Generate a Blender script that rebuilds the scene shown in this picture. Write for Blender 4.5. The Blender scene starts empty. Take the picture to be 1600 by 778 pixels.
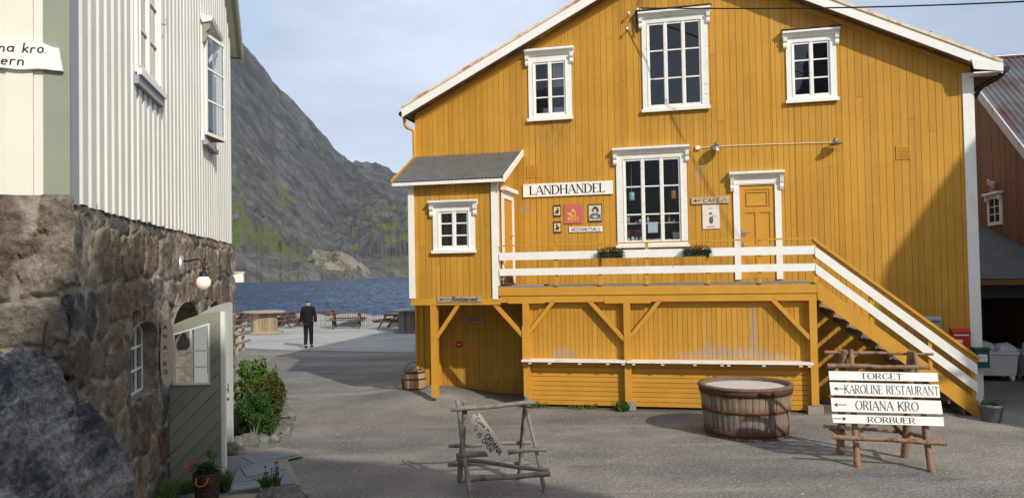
import bpy, bmesh, math, random
import numpy as np
from mathutils import Vector, Matrix
random.seed(7); RNG = np.random.default_rng(11)
rad = math.radians
S = bpy.context.scene
C = S.collection

# ------------------------------------------------------------ camera
PITCH, ROLL, CAM_H, FOC = rad(1.41), 0.018, 2.8, 1200.0
fw = Vector((0, math.cos(PITCH), math.sin(PITCH)))
up0 = Vector((0, -math.sin(PITCH), math.cos(PITCH))); rt0 = Vector((1, 0, 0))
RT = rt0*math.cos(ROLL) - up0*math.sin(ROLL)
UP = rt0*math.sin(ROLL) + up0*math.cos(ROLL)
cd = bpy.data.cameras.new('camera'); cam = bpy.data.objects.new('camera', cd); C.objects.link(cam)
m = Matrix((RT, UP, -fw)).transposed().to_4x4(); m.translation = (0, 0, CAM_H)
cam.matrix_world = m
cd.sensor_width = 36; cd.lens = 27.0; cd.clip_start = 0.05; cd.clip_end = 6000
S.camera = cam
S.render.resolution_x = 1024; S.render.resolution_y = 497

# ------------------------------------------------------------ sky, sun, exposure
SUN_EL, SUN_AZ = rad(33), math.atan2(.552, -.834)
w = bpy.data.worlds.new('World'); S.world = w; w.use_nodes = True
nt = w.node_tree; bg = nt.nodes['Background']
sky = nt.nodes.new('ShaderNodeTexSky'); sky.sky_type = 'NISHITA'; sky.sun_disc = False
sky.sun_elevation = SUN_EL; sky.sun_rotation = SUN_AZ; sky.dust_density = 1.5; sky.air_density = 1.0
tc = nt.nodes.new('ShaderNodeTexCoord'); mp = nt.nodes.new('ShaderNodeMapping')
mp.inputs['Scale'].default_value = (1.0, 1.0, 2.6)
nz = nt.nodes.new('ShaderNodeTexNoise'); nz.inputs['Scale'].default_value = 2.2; nz.inputs['Detail'].default_value = 5; nz.inputs['Roughness'].default_value = .5
cr = nt.nodes.new('ShaderNodeValToRGB'); cr.color_ramp.elements[0].position = .32; cr.color_ramp.elements[1].position = .72
cr.color_ramp.elements[0].color = (.45, .45, .45, 1); cr.color_ramp.elements[1].color = (.95, .95, .95, 1)
nz2 = nt.nodes.new('ShaderNodeTexNoise'); nz2.inputs['Scale'].default_value = 2.4; nz2.inputs['Detail'].default_value = 5; nz2.inputs['Roughness'].default_value = .55
ccol = nt.nodes.new('ShaderNodeMixRGB'); ccol.inputs['Color1'].default_value = (3.7, 4.05, 4.7, 1); ccol.inputs['Color2'].default_value = (5.5, 5.85, 6.6, 1)
mix = nt.nodes.new('ShaderNodeMixRGB')
nt.links.new(tc.outputs['Generated'], mp.inputs['Vector']); nt.links.new(mp.outputs['Vector'], nz.inputs['Vector']); nt.links.new(mp.outputs['Vector'], nz2.inputs['Vector'])
nt.links.new(nz.outputs['Fac'], cr.inputs['Fac']); c2r = nt.nodes.new('ShaderNodeValToRGB'); c2r.color_ramp.elements[0].position = .38; c2r.color_ramp.elements[1].position = .62; nt.links.new(nz2.outputs['Fac'], c2r.inputs['Fac']); nt.links.new(c2r.outputs['Color'], ccol.inputs['Fac'])
nt.links.new(cr.outputs['Color'], mix.inputs['Fac']); nt.links.new(sky.outputs['Color'], mix.inputs['Color1'])
sz_ = nt.nodes.new('ShaderNodeSeparateXYZ'); nt.links.new(tc.outputs['Generated'], sz_.inputs[0])
hr = nt.nodes.new('ShaderNodeValToRGB'); hr.color_ramp.elements[0].position = .02; hr.color_ramp.elements[1].position = .42
hr.color_ramp.elements[0].color = (.70, .72, .77, 1); hr.color_ramp.elements[1].color = (1.0, 1.0, 1.0, 1); nt.links.new(sz_.outputs['Z'], hr.inputs['Fac'])
cm = nt.nodes.new('ShaderNodeMixRGB'); cm.blend_type = 'MULTIPLY'; cm.inputs['Fac'].default_value = 1; nt.links.new(ccol.outputs['Color'], cm.inputs['Color1']); nt.links.new(hr.outputs['Color'], cm.inputs['Color2'])
nt.links.new(cm.outputs['Color'], mix.inputs['Color2']); nt.links.new(mix.outputs['Color'], bg.inputs['Color'])
bg.inputs['Strength'].default_value = 0.15
ld = bpy.data.lights.new('sun', 'SUN'); ld.energy = 3.4; ld.angle = rad(.8); ld.color = (1.0, .93, .82)
sun = bpy.data.objects.new('sun', ld); C.objects.link(sun)
sdir = Vector((-.552*math.cos(SUN_EL), .834*math.cos(SUN_EL), -math.sin(SUN_EL)))
sun.rotation_euler = sdir.to_track_quat('-Z', 'Y').to_euler(); sun.location = (20, -30, 30)
S.view_settings.view_transform = 'Standard'; S.view_settings.look = 'None'
S.view_settings.exposure = 0.2; S.view_settings.gamma = 1

# ------------------------------------------------------------ helpers
def at(px, py, Y):
    """world point at depth Y seen at photo pixel (1600 wide): used to measure real positions"""
    d = fw + RT*((px-800)/FOC) - UP*((py-389)/FOC)
    return Vector((0, 0, CAM_H)) + d*(Y/d.y)
def gp(px, py, z=0.0):
    d = fw + RT*((px-800)/FOC) - UP*((py-389)/FOC)
    return Vector((0, 0, CAM_H)) + d*((z-CAM_H)/d.z)

class MB:
    """collects faces; .build links them as ONE mesh object"""
    def __init__(s): s.v = []; s.f = []; s.t = []; s.sm = []
    def face(s, pts, tint=0., smooth=False):
        n = len(s.v); s.v += [tuple(p) for p in pts]; s.f.append(tuple(range(n, n+len(pts)))); s.t.append(tint); s.sm.append(smooth)
    def mesh(s, vs, fs, tint=0., smooth=False):
        n = len(s.v); s.v += [tuple(p) for p in vs]
        for f in fs: s.f.append(tuple(i+n for i in f)); s.t.append(tint); s.sm.append(smooth)
    def box(s, x0, x1, y0, y1, z0, z1, tint=0.):
        if x0 > x1: x0, x1 = x1, x0
        if y0 > y1: y0, y1 = y1, y0
        if z0 > z1: z0, z1 = z1, z0
        v = [(x0,y0,z0),(x1,y0,z0),(x1,y1,z0),(x0,y1,z0),(x0,y0,z1),(x1,y0,z1),(x1,y1,z1),(x0,y1,z1)]
        s.mesh(v, [(0,3,2,1),(4,5,6,7),(0,1,5,4),(1,2,6,5),(2,3,7,6),(3,0,4,7)], tint)
    def prism(s, poly, axis, a0, a1, tint=0.):
        """poly: 2D points; axis 'y': (x,z) extruded in y, 'x': (y,z) in x, 'z': (x,y) in z"""
        def P(p, a): return {'y': (p[0], a, p[1]), 'x': (a, p[0], p[1]), 'z': (p[0], p[1], a)}[axis]
        n = len(poly); v = [P(p, a0) for p in poly] + [P(p, a1) for p in poly]
        fs = [tuple(range(n)), tuple(range(2*n-1, n-1, -1))] + [(i, i+n, (i+1) % n+n, (i+1) % n) for i in range(n)]
        s.mesh(v, fs, tint)
    def beam(s, a, b, wd, th, upv=(0, 0, 1), tint=0.):
        a = Vector(a); b = Vector(b); d = (b-a).normalized(); u = Vector(upv)
        sd = d.cross(u)
        if sd.length < 1e-4: sd = d.cross(Vector((1, 0, 0)))
        sd.normalize(); u = sd.cross(d).normalized()
        v = []
        for p in (a, b):
            for i, j in ((-1,-1),(1,-1),(1,1),(-1,1)): v.append(p + sd*(i*wd/2) + u*(j*th/2))
        s.mesh(v, [(0,3,2,1),(4,5,6,7),(0,1,5,4),(1,2,6,5),(2,3,7,6),(3,0,4,7)], tint)
    def tube(s, pts, rs, n=8, cap=True, jit=0., tint=0., smooth=True):
        pts = [Vector(p) for p in pts]
        if not hasattr(rs, '__len__'): rs = [rs]*len(pts)
        ref = None; vs = []
        for i, p in enumerate(pts):
            d = (pts[min(i+1, len(pts)-1)] - pts[max(i-1, 0)]).normalized()
            if ref is None:
                ref = d.cross(Vector((0, 0, 1)))
                if ref.length < .05: ref = d.cross(Vector((1, 0, 0)))
            ref = (ref - d*ref.dot(d)).normalized(); o = d.cross(ref)
            for k in range(n):
                a = 2*math.pi*k/n; r = rs[i]*(1+random.uniform(-jit, jit))
                vs.append(p + ref*(math.cos(a)*r) + o*(math.sin(a)*r))
        fs = []
        for i in range(len(pts)-1):
            for k in range(n):
                a = i*n+k; b = i*n+(k+1) % n; fs.append((a, b, b+n, a+n))
        s.mesh(vs, fs, tint, smooth)
        if cap:
            m0 = len(pts)-1
            s.mesh([vs[k] for k in range(n)], [tuple(reversed(range(n)))], tint)
            s.mesh([vs[m0*n+k] for k in range(n)], [tuple(range(n))], tint)
    def lathe(s, prof, c=(0,0,0), n=24, tint=0., smooth=True, closed=False):
        vs = []; c = Vector(c)
        for r, z in prof:
            for k in range(n):
                a = 2*math.pi*k/n; vs.append(c + Vector((r*math.cos(a), r*math.sin(a), z)))
        fs = [(i*n+k, i*n+(k+1) % n, (i+1)*n+(k+1) % n, (i+1)*n+k) for i in range(len(prof)-1) for k in range(n)]
        s.mesh(vs, fs, tint, smooth)
    def build(s, name, mat, parent=None, label=None, loc=None, fixn=False):
        me = bpy.data.meshes.new(name); me.from_pydata(s.v, [], s.f)
        at_ = me.attributes.new('tint', 'FLOAT', 'FACE'); at_.data.foreach_set('value', s.t)
        me.polygons.foreach_set('use_smooth', s.sm)
        if fixn:
            b = bmesh.new(); b.from_mesh(me); bmesh.ops.remove_doubles(b, verts=b.verts, dist=1e-5); bmesh.ops.recalc_face_normals(b, faces=b.faces); b.to_mesh(me); b.free()
        me.materials.append(mat); o = bpy.data.objects.new(name, me); C.objects.link(o)
        if parent: o.parent = parent
        if label: o['label'] = label
        if loc: o.location = loc
        return o
def empty(name, loc, rz=0.):
    o = bpy.data.objects.new(name, None); C.objects.link(o); o.location = loc; o.rotation_euler = (0, 0, rz); o.empty_display_size = .2
    return o
def tag(o, label, cat, group=None, kind=None):
    o['label'] = label; o['category'] = cat
    if group: o['group'] = group
    if kind: o['kind'] = kind
    return o
def struct(o, label=None):
    o['kind'] = 'structure'
    if label: o['label'] = label
    return o
def copy_tree(o, parent=None):
    c = o.copy(); C.objects.link(c); c.parent = parent
    for ch in list(o.children): copy_tree(ch, c)
    return c
def retop(o, base=None):
    """move a mesh object's origin to its base centre (things that are one mesh)"""
    me = o.data; n = len(me.vertices); co = np.empty(n*3, 'f'); me.vertices.foreach_get('co', co); co = co.reshape(-1, 3)
    c = np.array([(co[:,0].min()+co[:,0].max())/2, (co[:,1].min()+co[:,1].max())/2, co[:,2].min()]) if base is None else np.array(base)
    me.vertices.foreach_set('co', (co-c).ravel().astype('f')); o.location = tuple(c); me.update(); return o

# ------------------------------------------------------------ materials
def new_mat(name):
    m_ = bpy.data.materials.new(name); m_.use_nodes = True; n = m_.node_tree; return m_, n, n.nodes['Principled BSDF']
def N(n, t, **kw):
    x = n.nodes.new(t)
    for k, v in kw.items():
        if k in x.inputs: x.inputs[k].default_value = v
        else: setattr(x, k, v)
    return x
def noise(n, vec, sc, det=5, ro=.55):
    x = N(n, 'ShaderNodeTexNoise', Scale=sc, Detail=det, Roughness=ro); n.links.new(vec, x.inputs['Vector']); return x.outputs['Fac']
def ramp(n, fac, a, b, ca=(0,0,0,1), cb=(1,1,1,1)):
    x = n.nodes.new('ShaderNodeValToRGB'); x.color_ramp.elements[0].position = a; x.color_ramp.elements[1].position = b
    x.color_ramp.elements[0].color = ca; x.color_ramp.elements[1].color = cb; n.links.new(fac, x.inputs['Fac']); return x.outputs['Color']
def mixc(n, fac, a, b, mode='MIX'):
    x = n.nodes.new('ShaderNodeMixRGB'); x.blend_type = mode
    for nm, v in (('Fac', fac), ('Color1', a), ('Color2', b)):
        if isinstance(v, (int, float)): x.inputs[nm].default_value = v
        elif isinstance(v, (tuple, list)): x.inputs[nm].default_value = tuple(v)[:3]+(1,)
        else: n.links.new(v, x.inputs[nm])
    return x.outputs['Color']
def mth(n, op, a, b=0.):
    x = n.nodes.new('ShaderNodeMath'); x.operation = op
    for i, v in ((0, a), (1, b)):
        if isinstance(v, (int, float)): x.inputs[i].default_value = v
        else: n.links.new(v, x.inputs[i])
    return x.outputs[0]
def coords(n, scale=(1,1,1), kind='Object'):
    t = n.nodes.new('ShaderNodeTexCoord'); mpp = n.nodes.new('ShaderNodeMapping'); mpp.inputs['Scale'].default_value = scale
    n.links.new(t.outputs[kind], mpp.inputs['Vector']); return mpp.outputs['Vector']
def bump(n, h, strength, dist, bs, prev=None):
    x = n.nodes.new('ShaderNodeBump'); x.inputs['Strength'].default_value = strength; x.inputs['Distance'].default_value = dist
    n.links.new(h, x.inputs['Height']); 
    if prev: n.links.new(prev, x.inputs['Normal'])
    n.links.new(x.outputs['Normal'], bs.inputs['Normal']); return x.outputs['Normal']
def attr(n, name):
    x = n.nodes.new('ShaderNodeAttribute'); x.attribute_name = name; return x
def surf(name, col, rough=.7, var=.12, vs=6., grain=None, gsc=(1,1,1), bmp=.3, bd=.004, tint=.10, second=None, s2=(.55,.7), s2sc=3., spec=.3, metal=0., streak=None, gain=1.):
    """general surface: base colour, broad variation, per-face tint, optional stain/second colour, grain bump"""
    m_, n, b = new_mat(name); v = coords(n)
    f = noise(n, v, vs, 4); c = mixc(n, 1., col, ramp(n, f, .25, .75, (1-var,)*3+(1,), (1+var,)*3+(1,)), 'MULTIPLY')
    if second:
        v2 = coords(n, streak or (1,1,1)); f2 = noise(n, v2, s2sc, 7, .65); c = mixc(n, ramp(n, f2, s2[0], s2[1]), c, second)
    tn = attr(n, 'tint').outputs['Fac']; tm = mth(n, 'MULTIPLY_ADD', tn, tint); tm.node.inputs[2].default_value = 1.0
    x = n.nodes.new('ShaderNodeVectorMath'); x.operation = 'SCALE'; n.links.new(c, x.inputs[0]); n.links.new(tm, x.inputs['Scale'])
    n.links.new(x.outputs[0], b.inputs['Base Color'])
    g = noise(n, coords(n, gsc), grain or 40., 6, .6); bump(n, g, bmp, bd, b)
    b.inputs['Roughness'].default_value = rough; b.inputs['Specular IOR Level'].default_value = spec; b.inputs['Metallic'].default_value = metal
    return m_

M = {}
def facade_paint(name, col, peel_u=(), base_dirt=True):
    """vertical-board paint: grain along the boards, worn patches where the old paint shows"""
    m_, n, b = new_mat(name); v = coords(n)
    c = mixc(n, 1., col, ramp(n, noise(n, v, .7, 6, .6), .3, .7, (.88,.85,.80,1), (1.06,1.08,1.30,1)), 'MULTIPLY')
    g = noise(n, coords(n, (22, 22, 1.1)), 2.2, 6, .6)
    c = mixc(n, 1., c, ramp(n, g, .3, .75, (.9,.88,.84,1), (1.06,1.06,1.08,1)), 'MULTIPLY')
    # small knots and worn specks, pinkish undercoat
    k = ramp(n, noise(n, coords(n, (6, 6, 2.2)), 1.6, 7, .7), .70, .74)
    c = mixc(n, mth(n, 'MULTIPLY', k, .75), c, (.42, .21, .09))
    kn = N(n, 'ShaderNodeTexVoronoi', Scale=1.0); n.links.new(coords(n, (4.5, 4.5, 2.4)), kn.inputs['Vector'])
    c = mixc(n, ramp(n, kn.outputs['Distance'], .035, .075, (.65,.65,.65,1), (0,0,0,1)), c, (.20, .085, .02))
    tn = attr(n, 'tint').outputs['Fac']; tm = mth(n, 'MULTIPLY_ADD', tn, .09); tm.node.inputs[2].default_value = 1.0
    x = n.nodes.new('ShaderNodeVectorMath'); x.operation = 'SCALE'; n.links.new(c, x.inputs[0]); n.links.new(tm, x.inputs['Scale'])
    out = x.outputs[0]
    wr = attr(n, 'worn').outputs['Fac']      # worn-paint mask measured on the boards
    wn = noise(n, coords(n, (24, 24, 2.2)), 1.5, 8, .72)
    wm = ramp(n, mth(n, 'ADD', mth(n, 'MULTIPLY', wr, .8), mth(n, 'MULTIPLY', wn, .95)), .80, .90)
    out = mixc(n, mth(n, 'MULTIPLY', wm, .9), out, mixc(n, noise(n, coords(n, (10, 10, 1)), 1.2, 5), (.20, .14, .09), (.56, .38, .24)))
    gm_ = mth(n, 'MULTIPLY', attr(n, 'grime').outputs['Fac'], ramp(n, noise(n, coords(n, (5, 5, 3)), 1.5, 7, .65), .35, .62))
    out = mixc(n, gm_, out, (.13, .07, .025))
    nl = N(n, 'ShaderNodeTexVoronoi', Scale=1.); n.links.new(coords(n, (7, 7, 1.7)), nl.inputs['Vector'])
    out = mixc(n, ramp(n, nl.outputs['Distance'], .022, .05, (.7,.7,.7,1), (0,0,0,1)), out, (.07, .04, .02))
    n.links.new(out, b.inputs['Base Color'])
    bump(n, g, .5, .006, b); b.inputs['Roughness'].default_value = .62; b.inputs['Specular IOR Level'].default_value = .25
    return m_
YEL = (.52, .272, .032)
M['yellow'] = facade_paint('ochre_boards', YEL)
M['yellow_trim'] = surf('ochre_trim', (.55, .275, .032), .6, .1, 3, 30, (8,8,1), .25, .003, .08, second=(.30,.15,.04), s2=(.68,.76), s2sc=6)
M['brown'] = surf('brown_ochre_boards', (.20, .095, .025), .7, .12, 3, 30, (8,8,1), .3, .003, .12)
M['white'] = surf('white_paint', (.80, .79, .74), .5, .05, 5, 30, (3,3,3), .2, .002, .04, second=(.42,.36,.26), s2=(.70,.78), s2sc=7, streak=(1,1,1))
M['white_worn'] = surf('worn_white_paint', (.76, .75, .70), .6, .07, 5, 30, (3,3,3), .3, .003, .05, second=(.28,.24,.18), s2=(.60,.70), s2sc=5, streak=(1,5,6))
M['verge'] = surf('cream_verge_cap', (.72, .60, .40), .6, .1, 5, 30, second=(.55,.20,.05), s2=(.50,.62), s2sc=4)
M['cream'] = surf('cream_boards', (.66, .635, .55), .6, .05, 2, 30, (8,8,1), .25, .003, .05)
M['white_boards'] = surf('white_boards', (.66, .66, .62), .6, .06, 1.5, 30, (8,8,1), .3, .003, .05, second=(.40,.38,.30), s2=(.72,.82), s2sc=3)
M['sage'] = surf('sage_green_paint', (.25, .265, .20), .6, .06, 3, 30, (8,8,1), .25, .003, .06)
M['bluegrey'] = surf('bluegrey_paint', (.30, .33, .36), .6, .06, 3, 30)
M['door_green'] = surf('olive_green_door_paint', (.25, .265, .205), .55, .08, 3, 30, (6,6,6), .2, .002, .08)
M['door_grey'] = surf('pale_grey_door_paint', (.42, .45, .44), .5, .05, 3, 30)
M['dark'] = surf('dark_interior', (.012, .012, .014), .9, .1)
M['metal_dark'] = surf('dark_metal', (.03, .03, .035), .45, .1, metal=.6)
M['galv'] = surf('galvanised_metal', (.45, .46, .47), .35, .15, 8, metal=.8)
M['gold'] = surf('yellow_enamel', (.75, .52, .06), .4)
M['red'] = surf('red_paint', (.50, .02, .02), .35, .1)
M['black'] = surf('black_lettering', (.012, .012, .013), .6, .1, bmp=.05)
M['wood_grey'] = surf('weathered_grey_wood', (.215, .195, .165), .8, .2, 8, 40, (2,2,2), .5, .006, .2, second=(.09,.075,.06), s2=(.5,.66), s2sc=9)
M['wood_warm'] = surf('reddish_debarked_wood', (.27, .165, .105), .7, .25, 9, 40, (2,2,2), .5, .006, .2, second=(.11,.05,.03), s2=(.48,.62), s2sc=9)
M['deckwood'] = surf('grey_deck_planks', (.24, .21, .17), .8, .2, 5, 40, (1,8,8), .4, .004, .25)
M['concrete_block'] = surf('concrete_block', (.27, .26, .23), .9, .15, 12, 60, bmp=.6, bd=.01)
M['picnic'] = surf('red_brown_stain', (.16, .07, .04), .6, .15, 6, 40, tint=.2)
M['picnic_dark'] = surf('dark_brown_stain', (.10, .055, .035), .6, .15, 6, 40, tint=.2)
M['drum'] = surf('pale_spool_wood', (.34, .26, .17), .75, .18, 5, 30, (6,6,1), .4, .004, .35)
M['drum_shaded'] = surf('shaded_spool_wood', (.16, .145, .13), .8, .18, 5, 30, (6,6,1), .4, .004, .3)  # darker copy of the spool wood: the house's shade put into the colour
M['barrel'] = surf('barrel_oak', (.36, .235, .135), .7, .15, 5, 40, (6,6,1), .4, .004, .3)
M['rust'] = surf('rust_iron', (.13, .045, .02), .85, .3, 12, 50, second=(.05,.025,.015), s2=(.45,.6), s2sc=9)
M['soil'] = surf('bark_soil', (.055, .028, .018), .95, .4, 30, 60, bmp=1., bd=.03)
M['wicker'] = surf('dark_wicker', (.075, .045, .03), .7, .3, 20, 60, tint=.6)
M['leather'] = surf('tan_leather', (.33, .15, .06), .6)
def leafmat(name, col, var=.45):
    m_, n, b = new_mat(name); tn = attr(n, 'tint').outputs['Fac']; tm = mth(n, 'MULTIPLY_ADD', tn, var); tm.node.inputs[2].default_value = 1.0
    x = n.nodes.new('ShaderNodeVectorMath'); x.operation = 'SCALE'; x.inputs[0].default_value = col; n.links.new(tm, x.inputs['Scale'])
    n.links.new(x.outputs[0], b.inputs['Base Color']); b.inputs['Roughness'].default_value = .5; b.inputs['Specular IOR Level'].default_value = .25
    tr = n.nodes.new('ShaderNodeBsdfTranslucent'); n.links.new(x.outputs[0], tr.inputs['Color'])
    ms = n.nodes.new('ShaderNodeMixShader'); ms.inputs[0].default_value = .3
    n.links.new(b.outputs[0], ms.inputs[1]); n.links.new(tr.outputs[0], ms.inputs[2]); n.links.new(ms.outputs[0], n.nodes['Material Output'].inputs['Surface'])
    return m_
M['leaf_dark'] = leafmat('dark_green_leaves', (.026, .080, .014))
M['leaf_lime'] = leafmat('lime_leaves', (.085, .165, .022))
M['leaf_gold'] = leafmat('golden_green_needles', (.085, .080, .016))
M['leaf_mid'] = leafmat('mid_green_leaves', (.07, .14, .022))
M['grass'] = leafmat('grass_blades', (.19, .26, .06))
M['pink'] = leafmat('pink_petals', (.55, .12, .16), .3)
M['redpet'] = leafmat('red_petals', (.35, .01, .03), .3)
M['brownseed'] = surf('dry_seed_heads', (.07, .03, .03), .8)
def glassmat(name, tintc=(.9,.95,1.), alpha=.93, rough=.02, refl=.55):
    m_, n, b = new_mat(name); n.nodes.remove(b)
    tr = n.nodes.new('ShaderNodeBsdfTransparent'); tr.inputs['Color'].default_value = tuple(alpha*c for c in tintc)+(1,)
    gl = N(n, 'ShaderNodeBsdfGlossy', Roughness=rough); lw = N(n, 'ShaderNodeFresnel', IOR=1.55)
    nzz = noise(n, coords(n), 1.2, 2); bp = n.nodes.new('ShaderNodeBump'); bp.inputs['Strength'].default_value = .12; bp.inputs['Distance'].default_value = .05
    n.links.new(nzz, bp.inputs['Height']); n.links.new(bp.outputs[0], gl.inputs['Normal'])
    f = mth(n, 'MULTIPLY_ADD', lw.outputs[0], refl); f.node.inputs[2].default_value = .005
    ms = n.nodes.new('ShaderNodeMixShader'); n.links.new(f, ms.inputs[0]); n.links.new(tr.outputs[0], ms.inputs[1]); n.links.new(gl.outputs[0], ms.inputs[2])
    n.links.new(ms.outputs[0], n.nodes['Material Output'].inputs['Surface']); return m_
M['glass'] = glassmat('window_glass', refl=1.7); M['glass_shop'] = glassmat('shop_window_glass', refl=.5)

# ------------------------------------------------------------ lettering (own stroke alphabet)
def arc(cx, cy, rx, ry, a0, a1, n=10):
    return [(cx+rx*math.cos(rad(a0+(a1-a0)*i/n)), cy+ry*math.sin(rad(a0+(a1-a0)*i/n))) for i in range(n+1)]
GL = {
 'A': (.78, [[(0,0),(.37,1)], [(.41,1),(.78,0)], [(.15,.34),(.63,.34)]]),
 'B': (.6, [[(.06,0),(.06,1)], [(.06,1)]+arc(.28,.76,.24,.24,90,-90,8)+[(.06,.52)], [(.06,.52)]+arc(.30,.26,.28,.26,90,-90,8)+[(.06,0)]]),
 'C': (.74, [arc(.42,.5,.40,.5,48,312,16)]),
 'D': (.78, [[(.06,0),(.06,1)], [(.06,1)]+arc(.28,.5,.46,.5,90,-90,12)+[(.06,0)]]),
 'E': (.58, [[(.06,0),(.06,1)], [(.06,1),(.54,1)], [(.06,.52),(.44,.52)], [(.06,0),(.56,0)]]),
 'F': (.56, [[(.06,0),(.06,1)], [(.06,1),(.54,1)], [(.06,.52),(.44,.52)]]),
 'G': (.78, [arc(.42,.5,.40,.5,48,335,16), [(.78,.42),(.50,.42)]]),
 'H': (.76, [[(.06,0),(.06,1)], [(.70,0),(.70,1)], [(.06,.52),(.70,.52)]]),
 'I': (.2, [[(.1,0),(.1,1)]]),
 'K': (.70, [[(.06,0),(.06,1)], [(.64,1),(.08,.42)], [(.24,.58),(.70,0)]]),
 'L': (.56, [[(.06,0),(.06,1)], [(.06,0),(.54,0)]]),
 'M': (.9, [[(.06,0),(.10,1)], [(.10,1),(.45,.2)], [(.45,.2),(.80,1)], [(.80,1),(.84,0)]]),
 'N': (.76, [[(.06,0),(.06,1)], [(.06,1),(.70,0)], [(.70,0),(.70,1)]]),
 'O': (.84, [arc(.42,.5,.40,.5,0,360,20)]),
 'P': (.6, [[(.06,0),(.06,1)], [(.06,1)]+arc(.30,.74,.26,.26,90,-90,8)+[(.06,.48)]]),
 'R': (.68, [[(.06,0),(.06,1)], [(.06,1)]+arc(.30,.75,.26,.25,90,-90,8)+[(.06,.50)], [(.30,.50),(.66,0)]]),
 'S': (.56, [arc(.28,.74,.24,.26,40,270,10)+arc(.28,.25,.26,.25,90,-140,10)[1:]]),
 'T': (.64, [[(.32,0),(.32,1)], [(.02,1),(.62,1)]]),
 'U': (.72, [[(.06,1),(.06,.3)]+arc(.36,.3,.30,.30,180,360,10)+[(.66,1)]]),
 'a': (.56, [arc(.26,.28,.22,.26,20,340,12), [(.48,.55),(.48,.08),(.56,0)]]),
 'c': (.44, [arc(.25,.28,.20,.26,50,310,10)]),
 'e': (.50, [[(.06,.30),(.44,.30)]+arc(.25,.28,.20,.26,5,310,12)]),
 'i': (.20, [[(.1,0),(.1,.52)], [(.1,.70),(.1,.78)]]),
 'k': (.5, [[(.08,0),(.08,1)], [(.44,.58),(.10,.26)], [(.18,.34),(.48,0)]]),
 'm': (.80, [[(.06,0),(.06,.54)], [(.06,.40)]+arc(.22,.38,.15,.16,160,0,6)+[(.37,0)], [(.37,.40)]+arc(.54,.38,.15,.16,160,0,6)+[(.70,0)]]),
 'n': (.52, [[(.06,0),(.06,.54)], [(.06,.36)]+arc(.25,.34,.18,.20,170,0,8)+[(.43,0)]]),
 'o': (.54, [arc(.26,.28,.21,.27,0,360,14)]),
 'r': (.40, [[(.06,0),(.06,.54)], [(.06,.34)]+arc(.24,.36,.17,.18,170,40,6)]),
 's': (.40, [arc(.2,.41,.15,.14,40,250,8)+arc(.2,.14,.16,.14,90,-130,8)[1:]]),
 't': (.36, [[(.15,.9),(.15,.12)]+arc(.25,.12,.10,.12,180,300,5), [(0,.56),(.32,.56)]]),
 'u': (.52, [[(.06,.54),(.06,.2)]+arc(.24,.2,.18,.2,180,360,8)+[(.42,.54)], [(.42,.54),(.42,0)]]),
 'v': (.46, [[(.02,.54),(.23,0)], [(.23,0),(.44,.54)]]),
 'R_': (.6, []),
}
GL['É'] = (.58, GL['E'][1] + [[(.22,1.12),(.40,1.28)]])
def text_w(s, sp): return sum((GL[c][0] if c != ' ' else .36)+sp for c in s)-sp
def text(mb, s, org, xd, yd, h, width=None, thick=.13, thin=.06, serif=True, sp=.14, slant=0., wob=0., lift=.003):
    """draw s with its baseline start at org; xd, yd unit vectors; width squeezes it to fit"""
    org = Vector(org); xd = Vector(xd).normalized(); yd = Vector(yd).normalized(); nd = xd.cross(yd).normalized()
    tw = text_w(s, sp)*h; sx = (width/tw) if width else 1.; x = 0.; k = 0
    def seg(p, q, hw):
        nonlocal k
        p = Vector((p[0], p[1])); q = Vector((q[0], q[1])); d = q-p
        if d.length < 1e-6: return
        d.normalize(); o = Vector((-d.y, d.x))*hw; e = d*hw*.35; k += 1
        pts = [p-o-e, q-o+e, q+o+e, p+o-e]
        L = lift + (k % 7)*.00012
        mb.face([org + xd*((a.x+a.y*slant)*h*sx) + yd*(a.y*h) + nd*L for a in pts])
    for c in s:
        if c == ' ': x += .36+sp; continue
        wd, st = GL[c]; dy = random.uniform(-wob, wob)
        for pl_ in st:
            for a, b in zip(pl_[:-1], pl_[1:]):
                ang = math.atan2(b[1]-a[1], b[0]-a[0]); t_ = thin+(thick-thin)*abs(math.sin(ang))**1.5
                if c in 'AN' and len(pl_) == 2 and ((c == 'A' and a == (0,0)) or (c == 'N' and a[0] == b[0])): t_ = thin*1.2
                seg((x+a[0], a[1]+dy), (x+b[0], b[1]+dy), t_/2)
            if serif and len(pl_) == 2 and abs(pl_[0][1]-pl_[1][1]) > .5:
                for e in pl_:
                    if (c == 'A' and e[1] == 1) or (c == 'N' and e == (.70, 0)) : continue
                    seg((x+e[0]-.13, e[1]+dy), (x+e[0]+.13, e[1]+dy), thin*.55)
            if serif and len(pl_) == 2 and pl_[0][1] == pl_[1][1] and c in 'LTE' and pl_[1][1] != .52:
                e = pl_[1]; sg_ = -1 if e[1] == 1 else 1
                seg((x+e[0], e[1]+dy), (x+e[0], e[1]+sg_*.16+dy), thin*.6)
                if c == 'T': e = pl_[0]; seg((x+e[0], e[1]+dy), (x+e[0], e[1]-.16+dy), thin*.6)
        x += wd+sp
    return tw*sx
def arrow(mb, org, xd, yd, L, h, left=True, lift=.003, thick=.12):
    org = Vector(org); xd = Vector(xd).normalized(); yd = Vector(yd).normalized(); nd = xd.cross(yd)
    P = lambda a, b: org + xd*(a if left else L-a) + yd*b + nd*lift
    def q(pts): mb.face([P(*p) for p in (pts if left else pts[::-1])])
    q([(h*.9, -h*thick), (L, -h*thick), (L, h*thick), (h*.9, h*thick)])
    q([(0, 0), (h, -h*.5), (h*.85, 0)]); q([(0, 0), (h*.85, 0), (h, h*.5)])
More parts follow.
